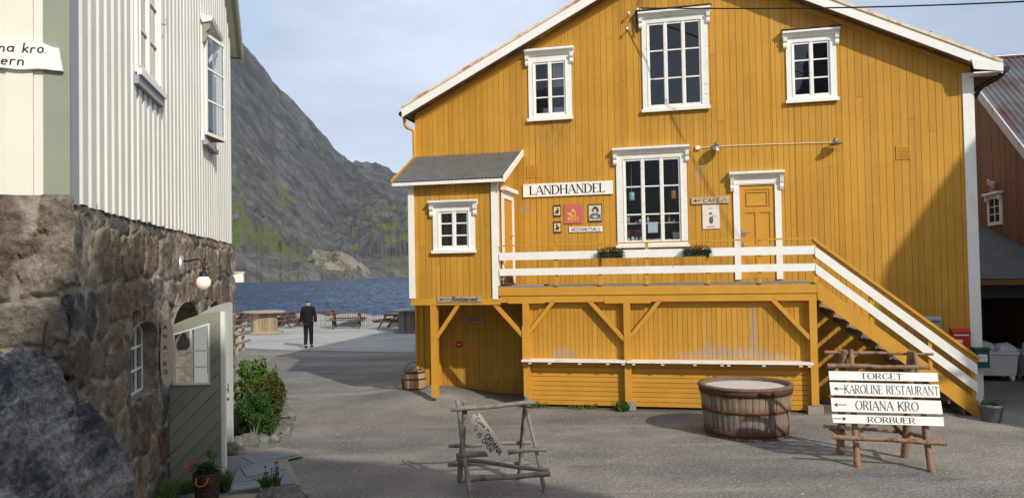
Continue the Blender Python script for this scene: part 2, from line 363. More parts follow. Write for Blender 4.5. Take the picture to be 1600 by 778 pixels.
# ------------------------------------------------------------ ground, sea, far shore
def lattice(n, seed): return np.random.default_rng(seed).random((n, n))
def vnoise(x, y, seed=0, n=256):
    L = _L.setdefault(seed, lattice(n, seed)); xi = np.floor(x).astype(int); yi = np.floor(y).astype(int); fx = x-xi; fy = y-yi
    fx = fx*fx*(3-2*fx); fy = fy*fy*(3-2*fy); a = L[yi % n, xi % n]; b = L[yi % n, (xi+1) % n]; c = L[(yi+1) % n, xi % n]; d = L[(yi+1) % n, (xi+1) % n]
    return (a*(1-fx)+b*fx)*(1-fy)+(c*(1-fx)+d*fx)*fy
_L = {}
def fbm(x, y, oct=5, seed=0, ridged=False, gain=.5):
    s = 0; a = 1; t = 0
    for o in range(oct):
        v = vnoise(x*2**o+17.3*o, y*2**o+5.1*o, seed+o)
        if ridged: v = 1-np.abs(2*v-1)
        s = s+a*v; t += a; a *= gain
    return s/t
def grid_obj(name, X, Y, Z, mat, attrs=None, parent=None, smooth=True, keep=None):
    r, c = X.shape; vs = np.stack([X, Y, Z], -1).reshape(-1, 3); i = np.arange((r-1)*(c-1)); ri = i//(c-1); ci = i % (c-1); a = ri*c+ci
    f = np.stack([a, a+1, a+1+c, a+c], -1)
    if keep is not None: f = f[keep.reshape(-1)]
    me = bpy.data.meshes.new(name); me.vertices.add(len(vs)); me.vertices.foreach_set('co', vs.ravel().astype('f'))
    me.loops.add(len(f)*4); me.polygons.add(len(f)); me.loops.foreach_set('vertex_index', f.ravel().astype('i'))
    me.polygons.foreach_set('loop_start', (np.arange(len(f))*4).astype('i')); me.polygons.foreach_set('loop_total', np.full(len(f), 4, 'i'))
    me.update(calc_edges=True); me.validate()
    me.polygons.foreach_set('use_smooth', [smooth]*len(me.polygons))
    for k, v in (attrs or {}).items():
        if v.ndim == 3:
            at_ = me.attributes.new(k, 'FLOAT_VECTOR', 'POINT'); at_.data.foreach_set('vector', v.reshape(-1).astype('f'))
        else:
            at_ = me.attributes.new(k, 'FLOAT', 'POINT'); at_.data.foreach_set('value', v.ravel().astype('f'))
    me.materials.append(mat); o = bpy.data.objects.new(name, me); C.objects.link(o)
    if parent: o.parent = parent
    return o

# quay edge as a polyline Y(X)
EX = [-60, -18, -13.5, -9.5, -6.0, -3.5, -1.5, 60]; EY = [44, 41.6, 40.4, 39.4, 38.6, 36.0, 34.6, 34.6]
HOUSE_O = Vector((-2.158, 17.71, 0)); HRZ = rad(-13.4); HA = Vector((math.cos(HRZ), math.sin(HRZ), 0)); HN = Vector((math.sin(HRZ), -math.cos(HRZ), 0))
def ground_z(x, y):
    u = (x-HOUSE_O.x)*HA.x+(y-HOUSE_O.y)*HA.y; wv = (x-HOUSE_O.x)*HN.x+(y-HOUSE_O.y)*HN.y
    z = .19*np.exp(-((u-.3)/1.1)**2)*np.exp(-((wv-.4)/1.3)**2)
    z = z + .05*np.exp(-((u-10.5)/1.5)**2)*np.exp(-((wv-1.3)/1.2)**2)
    return z
xs = np.concatenate([np.arange(-60, -12, 1.5), np.arange(-12, 14, .12), np.arange(14, 61, 1.5)])
ys = np.concatenate([np.arange(-30, 3, 1.5), np.arange(3, 22, .12), np.arange(22, 34, .4), np.array([34])])
GX, GY = np.meshgrid(xs, ys); ex = np.interp(GX, EX, EY)
GY = np.where(GY > 22, 22+(GY-22)*(ex-22)/12, GY)
und = (fbm(GX*.35, GY*.35, 3, 5)-.5)*.05+(fbm(GX*1.6, GY*1.6, 3, 9)-.5)*.018
near = np.clip((30-GY)/8, 0, 1)*np.clip(GX+3.4-np.clip(GY-12, 0, 1)*2, 0, 1)
GZ = ground_z(GX, GY)+und*near
# material
m_, n, b = new_mat('gravel_ground'); v = coords(n)
big = noise(n, v, .22, 5, .6); mid = noise(n, v, 1.3, 5, .6); fin = noise(n, v, 26, 4, .7)
vo = N(n, 'ShaderNodeTexVoronoi', Scale=42.); n.links.new(v, vo.inputs['Vector'])
vo2 = N(n, 'ShaderNodeTexVoronoi', Scale=17.); n.links.new(v, vo2.inputs['Vector'])
c = mixc(n, ramp(n, big, .38, .6), (.185, .170, .150), (.265, .245, .214))
lane = noise(n, coords(n, (.22, .55, 1)), 1.0, 6, .65)
c = mixc(n, ramp(n, lane, .42, .66), c, (.140, .136, .131))
c = mixc(n, 1., c, ramp(n, mid, .25, .75, (.82,.82,.82,1), (1.15,1.15,1.15,1)), 'MULTIPLY')
wear = ramp(n, noise(n, coords(n, (.22, .8, 1)), 1.3, 4, .5), .42, .62)
c0_ = c
c = mixc(n, 1., c, ramp(n, fin, .3, .7, (.82,.82,.83,1), (1.16,1.15,1.14,1)), 'MULTIPLY')
hs = n.nodes.new('ShaderNodeSeparateColor'); n.links.new(vo.outputs['Color'], hs.inputs[0])
c = mixc(n, 1., c, ramp(n, hs.outputs[0], 0, 1, (.80,.80,.81,1), (1.18,1.18,1.16,1)), 'MULTIPLY')
c = mixc(n, mth(n, 'MULTIPLY', wear, .65), c, c0_)
peb = ramp(n, hs.outputs[1], .93, .97)
c = mixc(n, mth(n, 'MULTIPLY', peb, .22), c, (.48, .46, .42))
stain = ramp(n, noise(n, coords(n, (.5, 1.6, 1)), .9, 4, .5), .66, .74)
c = mixc(n, mth(n, 'MULTIPLY', stain, .45), c, (.07, .062, .055))
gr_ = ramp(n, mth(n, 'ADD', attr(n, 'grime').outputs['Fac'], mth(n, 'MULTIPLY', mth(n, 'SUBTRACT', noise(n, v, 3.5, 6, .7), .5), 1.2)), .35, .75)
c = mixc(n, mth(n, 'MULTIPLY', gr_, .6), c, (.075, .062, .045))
trk = ramp(n, noise(n, coords(n, (.10, 1.5, 1)), 1.2, 3, .5), .60, .68)
c = mixc(n, mth(n, 'MULTIPLY', trk, .22), c, (.36, .34, .30))
n.links.new(c, b.inputs['Base Color']); b.inputs['Roughness'].default_value = .95; b.inputs['Specular IOR Level'].default_value = .15
h1 = bump(n, vo.outputs['Distance'], .35, .012, b); h2 = bump(n, vo2.outputs['Distance'], .35, .03, b, h1); bump(n, mid, .3, .06, b, h2)
gs_ = attr(n, 'grime').outputs['Fac']; M['ground'] = m_
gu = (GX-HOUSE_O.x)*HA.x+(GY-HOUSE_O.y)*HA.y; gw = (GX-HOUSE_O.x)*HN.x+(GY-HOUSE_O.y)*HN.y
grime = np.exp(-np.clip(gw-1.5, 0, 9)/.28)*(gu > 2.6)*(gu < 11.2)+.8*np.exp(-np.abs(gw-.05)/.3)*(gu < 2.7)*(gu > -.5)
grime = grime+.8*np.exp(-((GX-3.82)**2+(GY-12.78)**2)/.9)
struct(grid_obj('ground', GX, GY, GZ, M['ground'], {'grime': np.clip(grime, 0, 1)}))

def ground_poly(name, pts, z, mat, dz=0):
    mb = MB(); mb.face([(p[0], p[1], z) for p in pts]); return mb.build(name, mat, fixn=False)
M['terrace'] = surf('pale_terrace_concrete', (.34, .335, .31), .9, .1, .8, 50, (1,1,1), .3, .01, 0, second=(.24,.235,.22), s2=(.45,.7), s2sc=.5)
mb = MB()
txs = np.linspace(-30, 12, 43)
def edge_near(x): return float(np.interp(x, [-30, -10, -8.26, -3.17, 12], [30.0, 28.6, 27.5, 25.9, 22.0]))
for a, b2 in zip(txs[:-1], txs[1:]):
    for t0, t1 in ((0, .33), (.33, .66), (.66, 1)):
        def pt(x, t): y0 = edge_near(x); y1 = float(np.interp(x, EX, EY))-.05; return (x, y0+(y1-y0)*t, .026)
        mb.face([pt(a, t0), pt(b2, t0), pt(b2, t1), pt(a, t1)])
    mb.face([(a, edge_near(a), -.05), (b2, edge_near(b2), -.05), (b2, edge_near(b2), .026), (a, edge_near(a), .026)])
struct(mb.build('terrace_pavement', M['terrace']))
mb = MB()
for a, b2 in zip(range(len(EX)-1), range(1, len(EX))):
    mb.face([(EX[a], EY[a], -4), (EX[b2], EY[b2], -4), (EX[b2], EY[b2], .03), (EX[a], EY[a], .03)])
struct(mb.build('quay_wall', M['concrete_block']))

# sea
m_, n, b = new_mat('sea_water'); v = coords(n)
b.inputs['Base Color'].default_value = (.012, .045, .10, 1); b.inputs['Specular IOR Level'].default_value = .30; b.inputs['Roughness'].default_value = .12; b.inputs['IOR'].default_value = 1.33
wv1 = noise(n, coords(n, (.55, 1.0, 1)), .5, 6, .62); wv2 = noise(n, coords(n, (.6, 1, 1)), 2.2, 4, .6)
cc = mixc(n, ramp(n, noise(n, coords(n, (.35, 1, 1)), .12, 5, .7), .35, .65), (.012, .036, .082), (.028, .076, .155))
n.links.new(cc, b.inputs['Base Color'])
k1 = bump(n, wv1, .8, 1.5, b); bump(n, wv2, 1., .5, b, k1)
M['sea'] = m_
sy = np.concatenate([np.arange(32, 120, .45), np.arange(120, 260, .9), np.arange(260, 620, 2.)]); sx = np.arange(-1, 1.0001, .0042)
SYg = np.repeat(sy[:, None], len(sx), 1); SXg = -.24*SYg-12+(sx[None, :]*(.26*SYg+26))
wh = (fbm(SXg*.22, SYg*.5, 5, 601, False, .62)-.5)*1.0+(fbm(SXg*.9+3, SYg*1.7, 3, 611, True)-.5)*.22
fade = np.clip(1-(np.abs(sx[None, :])-.9)/.1, 0, 1)
struct(grid_obj('sea', SXg, SYg, -2.0+wh*fade*np.clip((600-SYg)/100, 0, 1), M['sea']))
mb = MB(); mb.face([(-1380, 20, -2.45), (1380, 20, -2.45), (1380, 1590, -2.45), (-1380, 1590, -2.45)])
struct(mb.build('open_sea', M['sea']))

# mountain: a terrain sheet between the shore (about 430 m off) and a skyline about 1.1 km off
def elaz(px, py):
    d = fw+RT*((px-800)/FOC)-UP*((py-389)/FOC); return math.degrees(math.atan2(d.x, d.y)), math.degrees(math.atan2(d.z, math.hypot(d.x, d.y)))
sk = sorted(elaz(*p) for p in [(373,65),(395,90),(419,119),(427,135),(464,166),(493,198),(524,230),(551,249),(572,251),(604,261),(625,269),(645,276)])
sk = [(-50, 12), (-35, 19), (-26, 20)]+sk+[(-3, 5.2), (4, 4.2), (14, 5.5), (30, 3.5), (50, 3)]
sp = sorted(elaz(*p) for p in [(361,214),(387,238),(419,267),(440,293),(461,309),(482,335),(498,352),(519,372),(545,372),(580,345),(610,330),(640,322)])
sp = [(-50, 6), (-26, 13)]+sp+[(4, 2.4), (30, 2), (50, 2)]
fl = sorted(elaz(*p) for p in [(361,352),(400,364),(440,380),(477,402),(500,412),(540,415),(580,418),(600,416),(640,408)])
fl = [(-50, 2), (-26, 4.6)]+fl+[(4, .8), (30, .7), (50, .7)]
az = np.concatenate([np.arange(-48, -24, .4), np.arange(-24, -5, .035), np.arange(-5, 48, .5)])
I = lambda tab, a: np.interp(a, [t[0] for t in tab], [t[1] for t in tab])
shore = np.interp(az, [-50,-24,-20.3,-16,-11,-7.5,10,50], [330,360,372,400,440,500,560,500])+14*(fbm(az*1.7, az*0, 3, 31)-.5)*2
nv = 300; tv = np.linspace(0, 1, nv)
D = []; H = []
hfl = lambda d, tab: 2.8+np.tan(np.radians(I(tab, az)))*d
dfl = shore+75; dsp = np.interp(az, [-50,-20,-11,-8,50], [700,690,760,820,850]); dsk = np.interp(az, [-50,-20,-8,50], [1050,1080,1250,1300])
P_d = np.stack([shore-12, shore, shore+7, dfl, dfl+45, dsp, dsp+60, dsk, dsk+250])
P_h = np.stack([shore*0-6, shore*0-2.2, shore*0+.8, hfl(dfl, fl), hfl(dfl+45, fl)*.99-1, hfl(dsp, sp), hfl(dsp+60, sp)-30, hfl(dsk, sk), hfl(dsk+250, sk)*.55])
seg_t = np.array([0, .02, .05, .25, .33, .62, .68, .96, 1.])
DD = np.empty((nv, len(az))); HH = np.empty_like(DD)
for j in range(len(az)):
    DD[:, j] = np.interp(tv, seg_t, P_d[:, j]); HH[:, j] = np.interp(tv, seg_t, P_h[:, j])
AZ = np.broadcast_to(np.radians(az), DD.shape); XX = np.sin(AZ)*DD; YY = np.cos(AZ)*DD
rel = np.clip((HH+2)/30, 0, 1)
amp = 4+rel*12
# gullies run down the face: noise stretched along the slope (az fine, height coarse)
g1 = fbm(np.degrees(AZ)*.45+HH*.010, HH*.008+3, 6, 41, True, .54); g2 = fbm(XX*.013+HH*.010, YY*.013-HH*.006, 7, 51, True, .56); g3 = fbm(XX*.11, YY*.11+HH*.05, 4, 61, False, .6)
edge = np.interp(tv, [0, .03, .08, .9, .955, 1], [0, .15, 1, 1, .42, 1])[:, None]
azd = np.degrees(AZ); g4 = fbm(azd*.16+HH*.004+2, HH*.006+azd*.1, 3, 95, True, .45)
dh = ((g4-.6)*2.6*amp*.9+(g1-.55)*2.6*amp*.8+(g2-.55)*2.8*amp*.9+(g3-.5)*amp*.5)*edge*np.where(HH < 12, .38, 1.)
HH2 = HH+dh
rr = (g2-.5)*34*rel*edge+(g1-.5)*46*rel*edge+(g4-.5)*60*rel*edge
X2 = np.sin(AZ)*(DD+rr); Y2 = np.cos(AZ)*(DD+rr)
gy, gx = np.gradient(HH2); dist = np.hypot(np.gradient(X2, axis=0), np.gradient(Y2, axis=0))+1e-3
slope = np.abs(gy)/dist
azd = np.degrees(AZ)
gn = fbm(XX*.03, YY*.03, 5, 71); gn2 = fbm(XX*.09, YY*.09, 4, 77)
green = np.clip((gn-.52)*7, 0, 1)*np.clip((1.3-slope)*1.2, 0, 1)
tvv = tv[:, None]+0*HH; lowl = np.clip((-12.6-azd)/1.2, 0, 1)*np.clip((.335-tvv)/.02, 0, 1)*np.clip((tvv-.10-.06*fbm(azd*1.2, azd*0, 3, 99))/.05, 0, 1)
mid_ = np.exp(-((azd+10)/3.)**2)*np.clip((60-HH)/25, 0, 1)*np.clip((HH-8)/8, 0, 1)
ledge = np.clip((fbm(azd*.55+HH*.02, HH*.055+azd*.35, 4, 88, True)-.74)*9, 0, 1)*np.clip((170-HH)/60, 0, 1)*np.clip((gn2-.3)*5, 0, 1)
green = np.clip(ledge*.33+green*np.clip((120-HH)/60, 0, 1)*.55+lowl*(.35+.65*np.clip((gn2-.30)*6, 0, 1))*.85+mid_*np.clip((gn2-.50)*6, 0, 1)*.9, 0, 1)
lower = np.maximum(np.clip((.30-tvv)/.03, 0, 1), np.where((tv < .66)[:, None], .34, 0.)+0*HH)
m_, n, b = new_mat('mountain_rock')
v = coords(n); vs_ = coords(n, (.03, .03, .011)); r1 = noise(n, vs_, 1.5, 10, .68); r2 = noise(n, coords(n, (.12,.12,.06)), 1.2, 8, .7)
rk = mixc(n, ramp(n, r1, .40, .60), (.046, .049, .055), (.118, .119, .118))
sc_ = N(n, 'ShaderNodeTexVoronoi', Scale=1.); n.links.new(mixc(n, .10, coords(n, (.016,.016,.007)), noise(n, coords(n, (.03,.03,.03)), 1., 6)), sc_.inputs['Vector'])
scc = n.nodes.new('ShaderNodeSeparateColor'); n.links.new(sc_.outputs['Color'], scc.inputs[0])
rk = mixc(n, 1., rk, ramp(n, scc.outputs[0], 0, 1, (.62,.62,.63,1), (1.32,1.32,1.30,1)), 'MULTIPLY')
rk = mixc(n, attr(n, 'low').outputs['Fac'], rk, mixc(n, ramp(n, r1, .4, .6), (.11, .108, .102), (.21, .20, .18)))
rk = mixc(n, 1., rk, ramp(n, r2, .36, .64, (.66,.66,.66,1), (1.3,1.3,1.3,1)), 'MULTIPLY')
ck = N(n, 'ShaderNodeTexVoronoi', Scale=1., feature='DISTANCE_TO_EDGE'); 
wv_ = mixc(n, .12, coords(n, (.045,.045,.016)), noise(n, coords(n, (.05,.05,.05)), 1., 5)); n.links.new(wv_, ck.inputs['Vector'])
rk = mixc(n, 1., rk, ramp(n, ck.outputs['Distance'], .0, .05, (.72,.72,.74,1), (1,1,1,1)), 'MULTIPLY')
gr = mixc(n, noise(n, coords(n, (.25,.25,.25)), 1., 6, .7), (.055, .08, .022), (.19, .22, .07))
gsum = mth(n, 'ADD', attr(n, 'green').outputs['Fac'], mth(n, 'MULTIPLY', mth(n, 'SUBTRACT', noise(n, coords(n, (.15,.15,.15)), 1., 9, .8), .5), 2.6))
c = mixc(n, ramp(n, gsum, .42, .58), rk, gr)
n.links.new(c, b.inputs['Base Color']); b.inputs['Roughness'].default_value = .9; b.inputs['Specular IOR Level'].default_value = .15
k1 = bump(n, r1, 1., 12., b); bump(n, r2, .9, 3., b, k1); M['mountain'] = m_
struct(grid_obj('mountain', X2, Y2, HH2, M['mountain'], {'green': green, 'low': lower}))

# pale granite knoll on the shore
M['knoll'] = surf('pinkish_granite', (.30, .262, .215), .9, .3, .12, 1.2, (1,1,1), 1., 2.5, 0, second=(.085,.085,.05), s2=(.48,.60), s2sc=.16)
def knoll(name, c, rx, ry, rz, seed, mat, tilt=0., nn=90):
    th = np.linspace(0, 2*np.pi, nn*2); ph = np.linspace(0, np.pi/2*1.08, nn); TH, PH = np.meshgrid(th, ph)
    x = np.cos(TH)*np.sin(PH); y = np.sin(TH)*np.sin(PH); z = np.cos(PH)
    dsp_ = 1+.42*(fbm(x*1.6+3+seed, y*1.6+z*1.3+7, 6, seed, True)-.55)+.10*(fbm(x*7, y*7+z*5, 4, seed+3, True)-.5)
    dsp_[:, -1] = dsp_[:, 0]
    X = c[0]+x*rx*dsp_+z*tilt*rx; Y = c[1]+y*ry*dsp_; Z = c[2]+z*rz*dsp_
    return grid_obj(name, X, Y, Z, mat)
kc = at(524, 425, 452)
struct(knoll('granite_knoll', (kc.x, 452, -3), 20, 16, 17, 90, M['knoll'], -.28))
kc = at(600, 428, 500)
struct(knoll('shore_rocks', (kc.x, 500, -3), 22, 10, 4.5, 93, M['knoll'], 0., 60))
# ------------------------------------------------------------ timber helpers
def clad(mb, u0, u1, zb, zt, y, wmin=.11, wmax=.155, openings=(), gap=.007, dep=.012, sub=.25, joints=.45, jit=.003, seed=1, batten=None):
    """vertical boards between u0 and u1; zb/zt numbers or functions of u; y = front plane (outward is -y)"""
    R_ = random.Random(seed); fb = zb if callable(zb) else (lambda u: zb); ft = zt if callable(zt) else (lambda u: zt)
    cuts = [u0]; 
    while cuts[-1] < u1-wmin*.5: cuts.append(cuts[-1]+R_.uniform(wmin, wmax))
    cuts[-1] = u1; cuts = sorted(set(cuts+[o[0] for o in openings if u0 < o[0] < u1]+[o[1] for o in openings if u0 < o[1] < u1]))
    boards_ = []
    for i, (a, b_) in enumerate(zip(cuts[:-1], cuts[1:])):
        if b_-a < .002: continue
        iv = [(None, None)]
        blocks = [(o[2], o[3]) for o in openings if o[0] < (a+b_)/2 < o[1]]
        lo = [(fb(a), fb(b_))]; segs = []; cur = (fb(a), fb(b_))
        for z0, z1 in sorted(blocks):
            segs.append((cur, (z0, z0))); cur = (z1, z1)
        segs.append((cur, (ft(a), ft(b_))))
        tint = R_.uniform(-1, 1); dy = R_.uniform(-jit, jit)
        jz = R_.uniform(fb(a)+.5, ft(a)-.5) if R_.random() < joints and ft(a)-fb(a) > 2 else None
        for (zl, zr), (tl, tr) in segs:
            parts = [((zl, zr), (tl, tr), tint)]
            if jz and max(zl, zr)+.1 < jz < min(tl, tr)-.1:
                parts = [((zl, zr), (jz-.003, jz-.003), tint), ((jz+.003, jz+.003), (tl, tr), R_.uniform(-1, 1))]
            ga = a+gap/2; gb = b_-gap/2
            mb.face([(a, y+dep, zl), (b_, y+dep, zr), (b_, y+dep, tr), (a, y+dep, tl)], -2.5)
            for (p0, p1), (q0, q1), tt in parts:
                k = max(1, int(min(q0, q1)-max(p0, p1) > 0 and (min(q0, q1)-max(p0, p1))/sub))
                for j in range(k):
                    f0, f1 = j/k, (j+1)/k
                    A0 = p0+(q0-p0)*f0; A1 = p0+(q0-p0)*f1; B0 = p1+(q1-p1)*f0; B1 = p1+(q1-p1)*f1
                    mb.face([(ga, y+dy, A0), (gb, y+dy, B0), (gb, y+dy, B1), (ga, y+dy, A1)], tt)
                mb.face([(ga, y+dep, p0), (ga, y+dy, p0), (ga, y+dy, q0), (ga, y+dep, q0)], tt)
                mb.face([(gb, y+dy, p1), (gb, y+dep, p1), (gb, y+dep, q1), (gb, y+dy, q1)], tt)
                mb.face([(ga, y+dep, p0), (gb, y+dep, p1), (gb, y+dy, p1), (ga, y+dy, p0)], tt)
def set_worn(o, fn):
    me = o.data; k = len(me.vertices); co = np.empty(k*3, 'f'); me.vertices.foreach_get('co', co); co = co.reshape(-1, 3)
    a = me.attributes.new('worn', 'FLOAT', 'POINT'); a.data.foreach_set('value', np.clip(fn(co[:,0], co[:,2]), 0, 1).astype('f'))
def set_grime(o, fn):
    me = o.data; k = len(me.vertices); co = np.empty(k*3, 'f'); me.vertices.foreach_get('co', co); co = co.reshape(-1, 3)
    a = me.attributes.new('grime', 'FLOAT', 'POINT'); a.data.foreach_set('value', np.clip(fn(co[:,0], co[:,2]), 0, 1).astype('f'))
def blob(x, z, cx, cz, rx, rz): return np.exp(-((x-cx)/rx)**2-((z-cz)/rz)**2)
def add_window(root, inner, outer, y, cols, rows, paint, cornice=.10, casement=True, wood='white', depth=1.2, name='window', label=None, bracket=True, room=True, rowfr=None, browncap=False, glass='glass'):
    """inner=(u0,u1,z0,z1) glazed opening; outer=(u0,u1,z0,z1) casing; y = wall plane"""
    u0, u1, z0, z1 = inner; a0, a1, b0, b1 = outer; W = M[paint]
    mb = MB(); yo = y-.035
    mb.box(a0, u0, yo, y+.02, b0, b1); mb.box(u1, a1, yo, y+.02, b0, b1)
    mb.box(u0, u1, yo-.001, y+.02, z1, b1); mb.box(u0, u1, yo-.001, y+.02, b0, z0)
    mb.box(u0-.012, u0, yo-.012, yo, z0, z1); mb.box(u1, u1+.012, yo-.012, yo, z0, z1)
    win = mb.build(name, W, root, label)
    # sill
    mb = MB(); mb.box(a0-.03, a1+.03, yo-.05, yo-.0015, b0-.035, b0+.03); mb.build('sill', W, win)
    # cornice with moulding and end brackets
    mb = MB(); ct = b1
    mb.prism([(yo-.002, ct-.02), (yo-.03, ct-.02), (yo-.045, ct+.02), (yo-.10, ct+cornice*.55), (yo-.125, ct+cornice*.6), (yo-.125, ct+cornice), (yo+.02, ct+cornice*1.15), (yo+.02, ct-.02)], 'x', a0-.07, a1+.07)
    if bracket:
        for s_, e_ in ((a0-.055, a0+.02), (a1-.02, a1+.055)):
            mb.prism([(yo-.003, ct-.021), (yo-.085, ct-.021), (yo-.075, ct-.09), (yo-.04, ct-.13), (yo-.055, ct-.18), (yo-.04, ct-.22), (yo-.003, ct-.24)], 'x', s_, e_)
    mb.build('cornice', W, win)
    if browncap:
        mb = MB(); mb.box(a0-.09, a1+.09, yo-.14, yo+.02, ct+cornice*1.17, ct+cornice*1.17+.02); mb.build('cornice_cap', M['rust'], win)
    # sashes
    mb = MB(); cw = (u1-u0)/cols; fr = .042; ys = y+.005
    rz = rowfr or [i/rows for i in range(rows+1)]
    for i in range(cols):
        c0 = u0+i*cw; c1 = c0+cw
        if casement:
            mb.box(c0, c0+fr, ys-.02, ys+.02, z0, z1); mb.box(c1-fr, c1, ys-.02, ys+.02, z0, z1)
            mb.box(c0+fr, c1-fr, ys-.0195, ys+.02, z0, z0+fr); mb.box(c0+fr, c1-fr, ys-.0195, ys+.02, z1-fr, z1)
        for j in rz[1:-1]:
            zz = z0+(z1-z0)*j; mb.box(c0+fr, c1-fr, ys-.014, ys+.014, zz-.014, zz+.014)
    for i in range(1, cols): mb.box(u0+i*cw-.028, u0+i*cw+.028, ys-.034, ys-.0205, z0, z1)
    mb.build('sash', W, win)
    mb = MB(); mb.face([(u0, ys+.006, z0), (u1, ys+.006, z0), (u1, ys+.006, z1), (u0, ys+.006, z1)]); mb.build('pane', M[glass], win)
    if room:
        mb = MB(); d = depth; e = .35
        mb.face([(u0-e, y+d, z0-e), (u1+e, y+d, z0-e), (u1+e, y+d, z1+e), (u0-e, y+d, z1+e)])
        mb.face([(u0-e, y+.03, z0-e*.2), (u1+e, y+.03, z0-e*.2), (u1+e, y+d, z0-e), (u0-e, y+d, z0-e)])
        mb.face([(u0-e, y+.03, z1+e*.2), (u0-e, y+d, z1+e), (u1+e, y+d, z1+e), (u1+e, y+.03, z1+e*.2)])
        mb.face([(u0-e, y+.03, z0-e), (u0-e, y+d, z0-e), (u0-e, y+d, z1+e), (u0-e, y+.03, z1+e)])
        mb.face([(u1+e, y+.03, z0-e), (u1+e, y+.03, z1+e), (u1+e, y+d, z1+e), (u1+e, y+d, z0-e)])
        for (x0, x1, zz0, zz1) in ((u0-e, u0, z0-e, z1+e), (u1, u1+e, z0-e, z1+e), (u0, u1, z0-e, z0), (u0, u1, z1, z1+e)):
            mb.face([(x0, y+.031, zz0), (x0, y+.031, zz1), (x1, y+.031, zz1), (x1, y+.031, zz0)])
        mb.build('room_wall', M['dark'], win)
    return win
def corrugated(mb, p00, p10, p01, p11, pitch=.076, amp=.009, across=True, rows=1):
    """sheet between four corners; ribs run from p0x to p1x edges (p00->p01 downhill)"""
    p00, p10, p01, p11 = map(Vector, (p00, p10, p01, p11)); L = (p10-p00).length; k = int(L/pitch*6)
    nrm = (p10-p00).cross(p01-p00).normalized()
    if nrm.z < 0: nrm = -nrm
    vs = []
    for j in range(rows+1):
        for i in range(k+1):
            t = i/k; a = p00.lerp(p10, t); b_ = p01.lerp(p11, t); vs.append(a.lerp(b_, j/rows)+nrm*(amp*math.sin(2*math.pi*L*t/pitch)))
    fs = [(j*(k+1)+i, j*(k+1)+i+1, (j+1)*(k+1)+i+1, (j+1)*(k+1)+i) for j in range(rows) for i in range(k)]
    mb.mesh(vs, fs, 0., True)

# ------------------------------------------------------------ the yellow shop building
YH = empty('yellow_house', HOUSE_O, HRZ)
tag(YH, 'large ochre yellow timber house with white trimmed windows, porch, raised deck and outside stairs', 'house')
RIDGE = (5.96, 9.55); EL = (-.22, 6.46); ER = (12.0, 6.53)
def rooftop(u): return EL[1]+(u-EL[0])*.5 if u < RIDGE[0] else ER[1]+(ER[0]-u)*.5
OPEN = [(4.74, 5.94, 3.30, 5.10), (5.31, 6.43, 6.20, 8.01), (2.79, 3.51, 6.18, 7.36), (8.25, 8.98, 6.22, 7.34), (7.14, 7.83, 2.50, 4.44), (.3, 1.6, 2.6, 4.2)]
cutR = RIDGE[0]
mb = MB()
clad(mb, 0.0, cutR, 0.0, lambda u: rooftop(u)-.15, 0, openings=OPEN[:3]+OPEN[5:], seed=3)
clad(mb, cutR, 11.55, 0.0, lambda u: rooftop(u)-.15, 0, openings=OPEN[1:2]+OPEN[3:5], seed=8)
fw_ = mb.build('front_wall', M['yellow'], YH)
set_worn(fw_, lambda x, z: .7*blob(x, z, 2.55, 4.15, .33, .16)+.65*blob(x, z, 3.15, 5.6, .10, .4)+.6*blob(x, z, 3.6, 5.75, .08, .5)+.55*blob(x, z, 6.35, 4.75, .25, .4)+.35*blob(x, z, 4.0, 5.1, .1, .3))
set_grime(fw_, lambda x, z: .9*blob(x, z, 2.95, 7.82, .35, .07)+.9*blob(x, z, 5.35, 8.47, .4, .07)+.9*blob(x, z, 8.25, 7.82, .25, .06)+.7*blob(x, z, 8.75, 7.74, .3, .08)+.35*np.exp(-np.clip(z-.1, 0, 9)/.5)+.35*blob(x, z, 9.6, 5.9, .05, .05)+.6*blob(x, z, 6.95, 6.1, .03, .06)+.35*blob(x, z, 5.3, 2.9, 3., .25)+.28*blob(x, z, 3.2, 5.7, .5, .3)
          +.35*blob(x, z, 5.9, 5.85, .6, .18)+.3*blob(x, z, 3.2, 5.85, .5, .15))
mb = MB()
def side_clad(mb, u, outward, y0, y1, z0, z1, seed):
    t = MB(); clad(t, y0, y1, z0, z1, 0, seed=seed, joints=.2)
    for f, tt in zip(t.f, t.t):
        pts = [t.v[i] for i in f]; mb.face([(u-p[1]*outward, p[0], p[2]) for p in pts], tt)
side_clad(mb, 0.0, -1, 0.0, 12, 0, 6.45, 5); side_clad(mb, 11.55, 1, 0.0, 12, 0, 6.6, 6)
mb.build('side_wall', M['yellow'], YH)
mb = MB(); mb.prism([(0.02, 0), (11.5, 0), (11.5, 6.5), (5.96, 9.35), (.02, 6.45)], 'y', 11.9, 12.0); mb.build('rear_wall', M['yellow_trim'], YH)
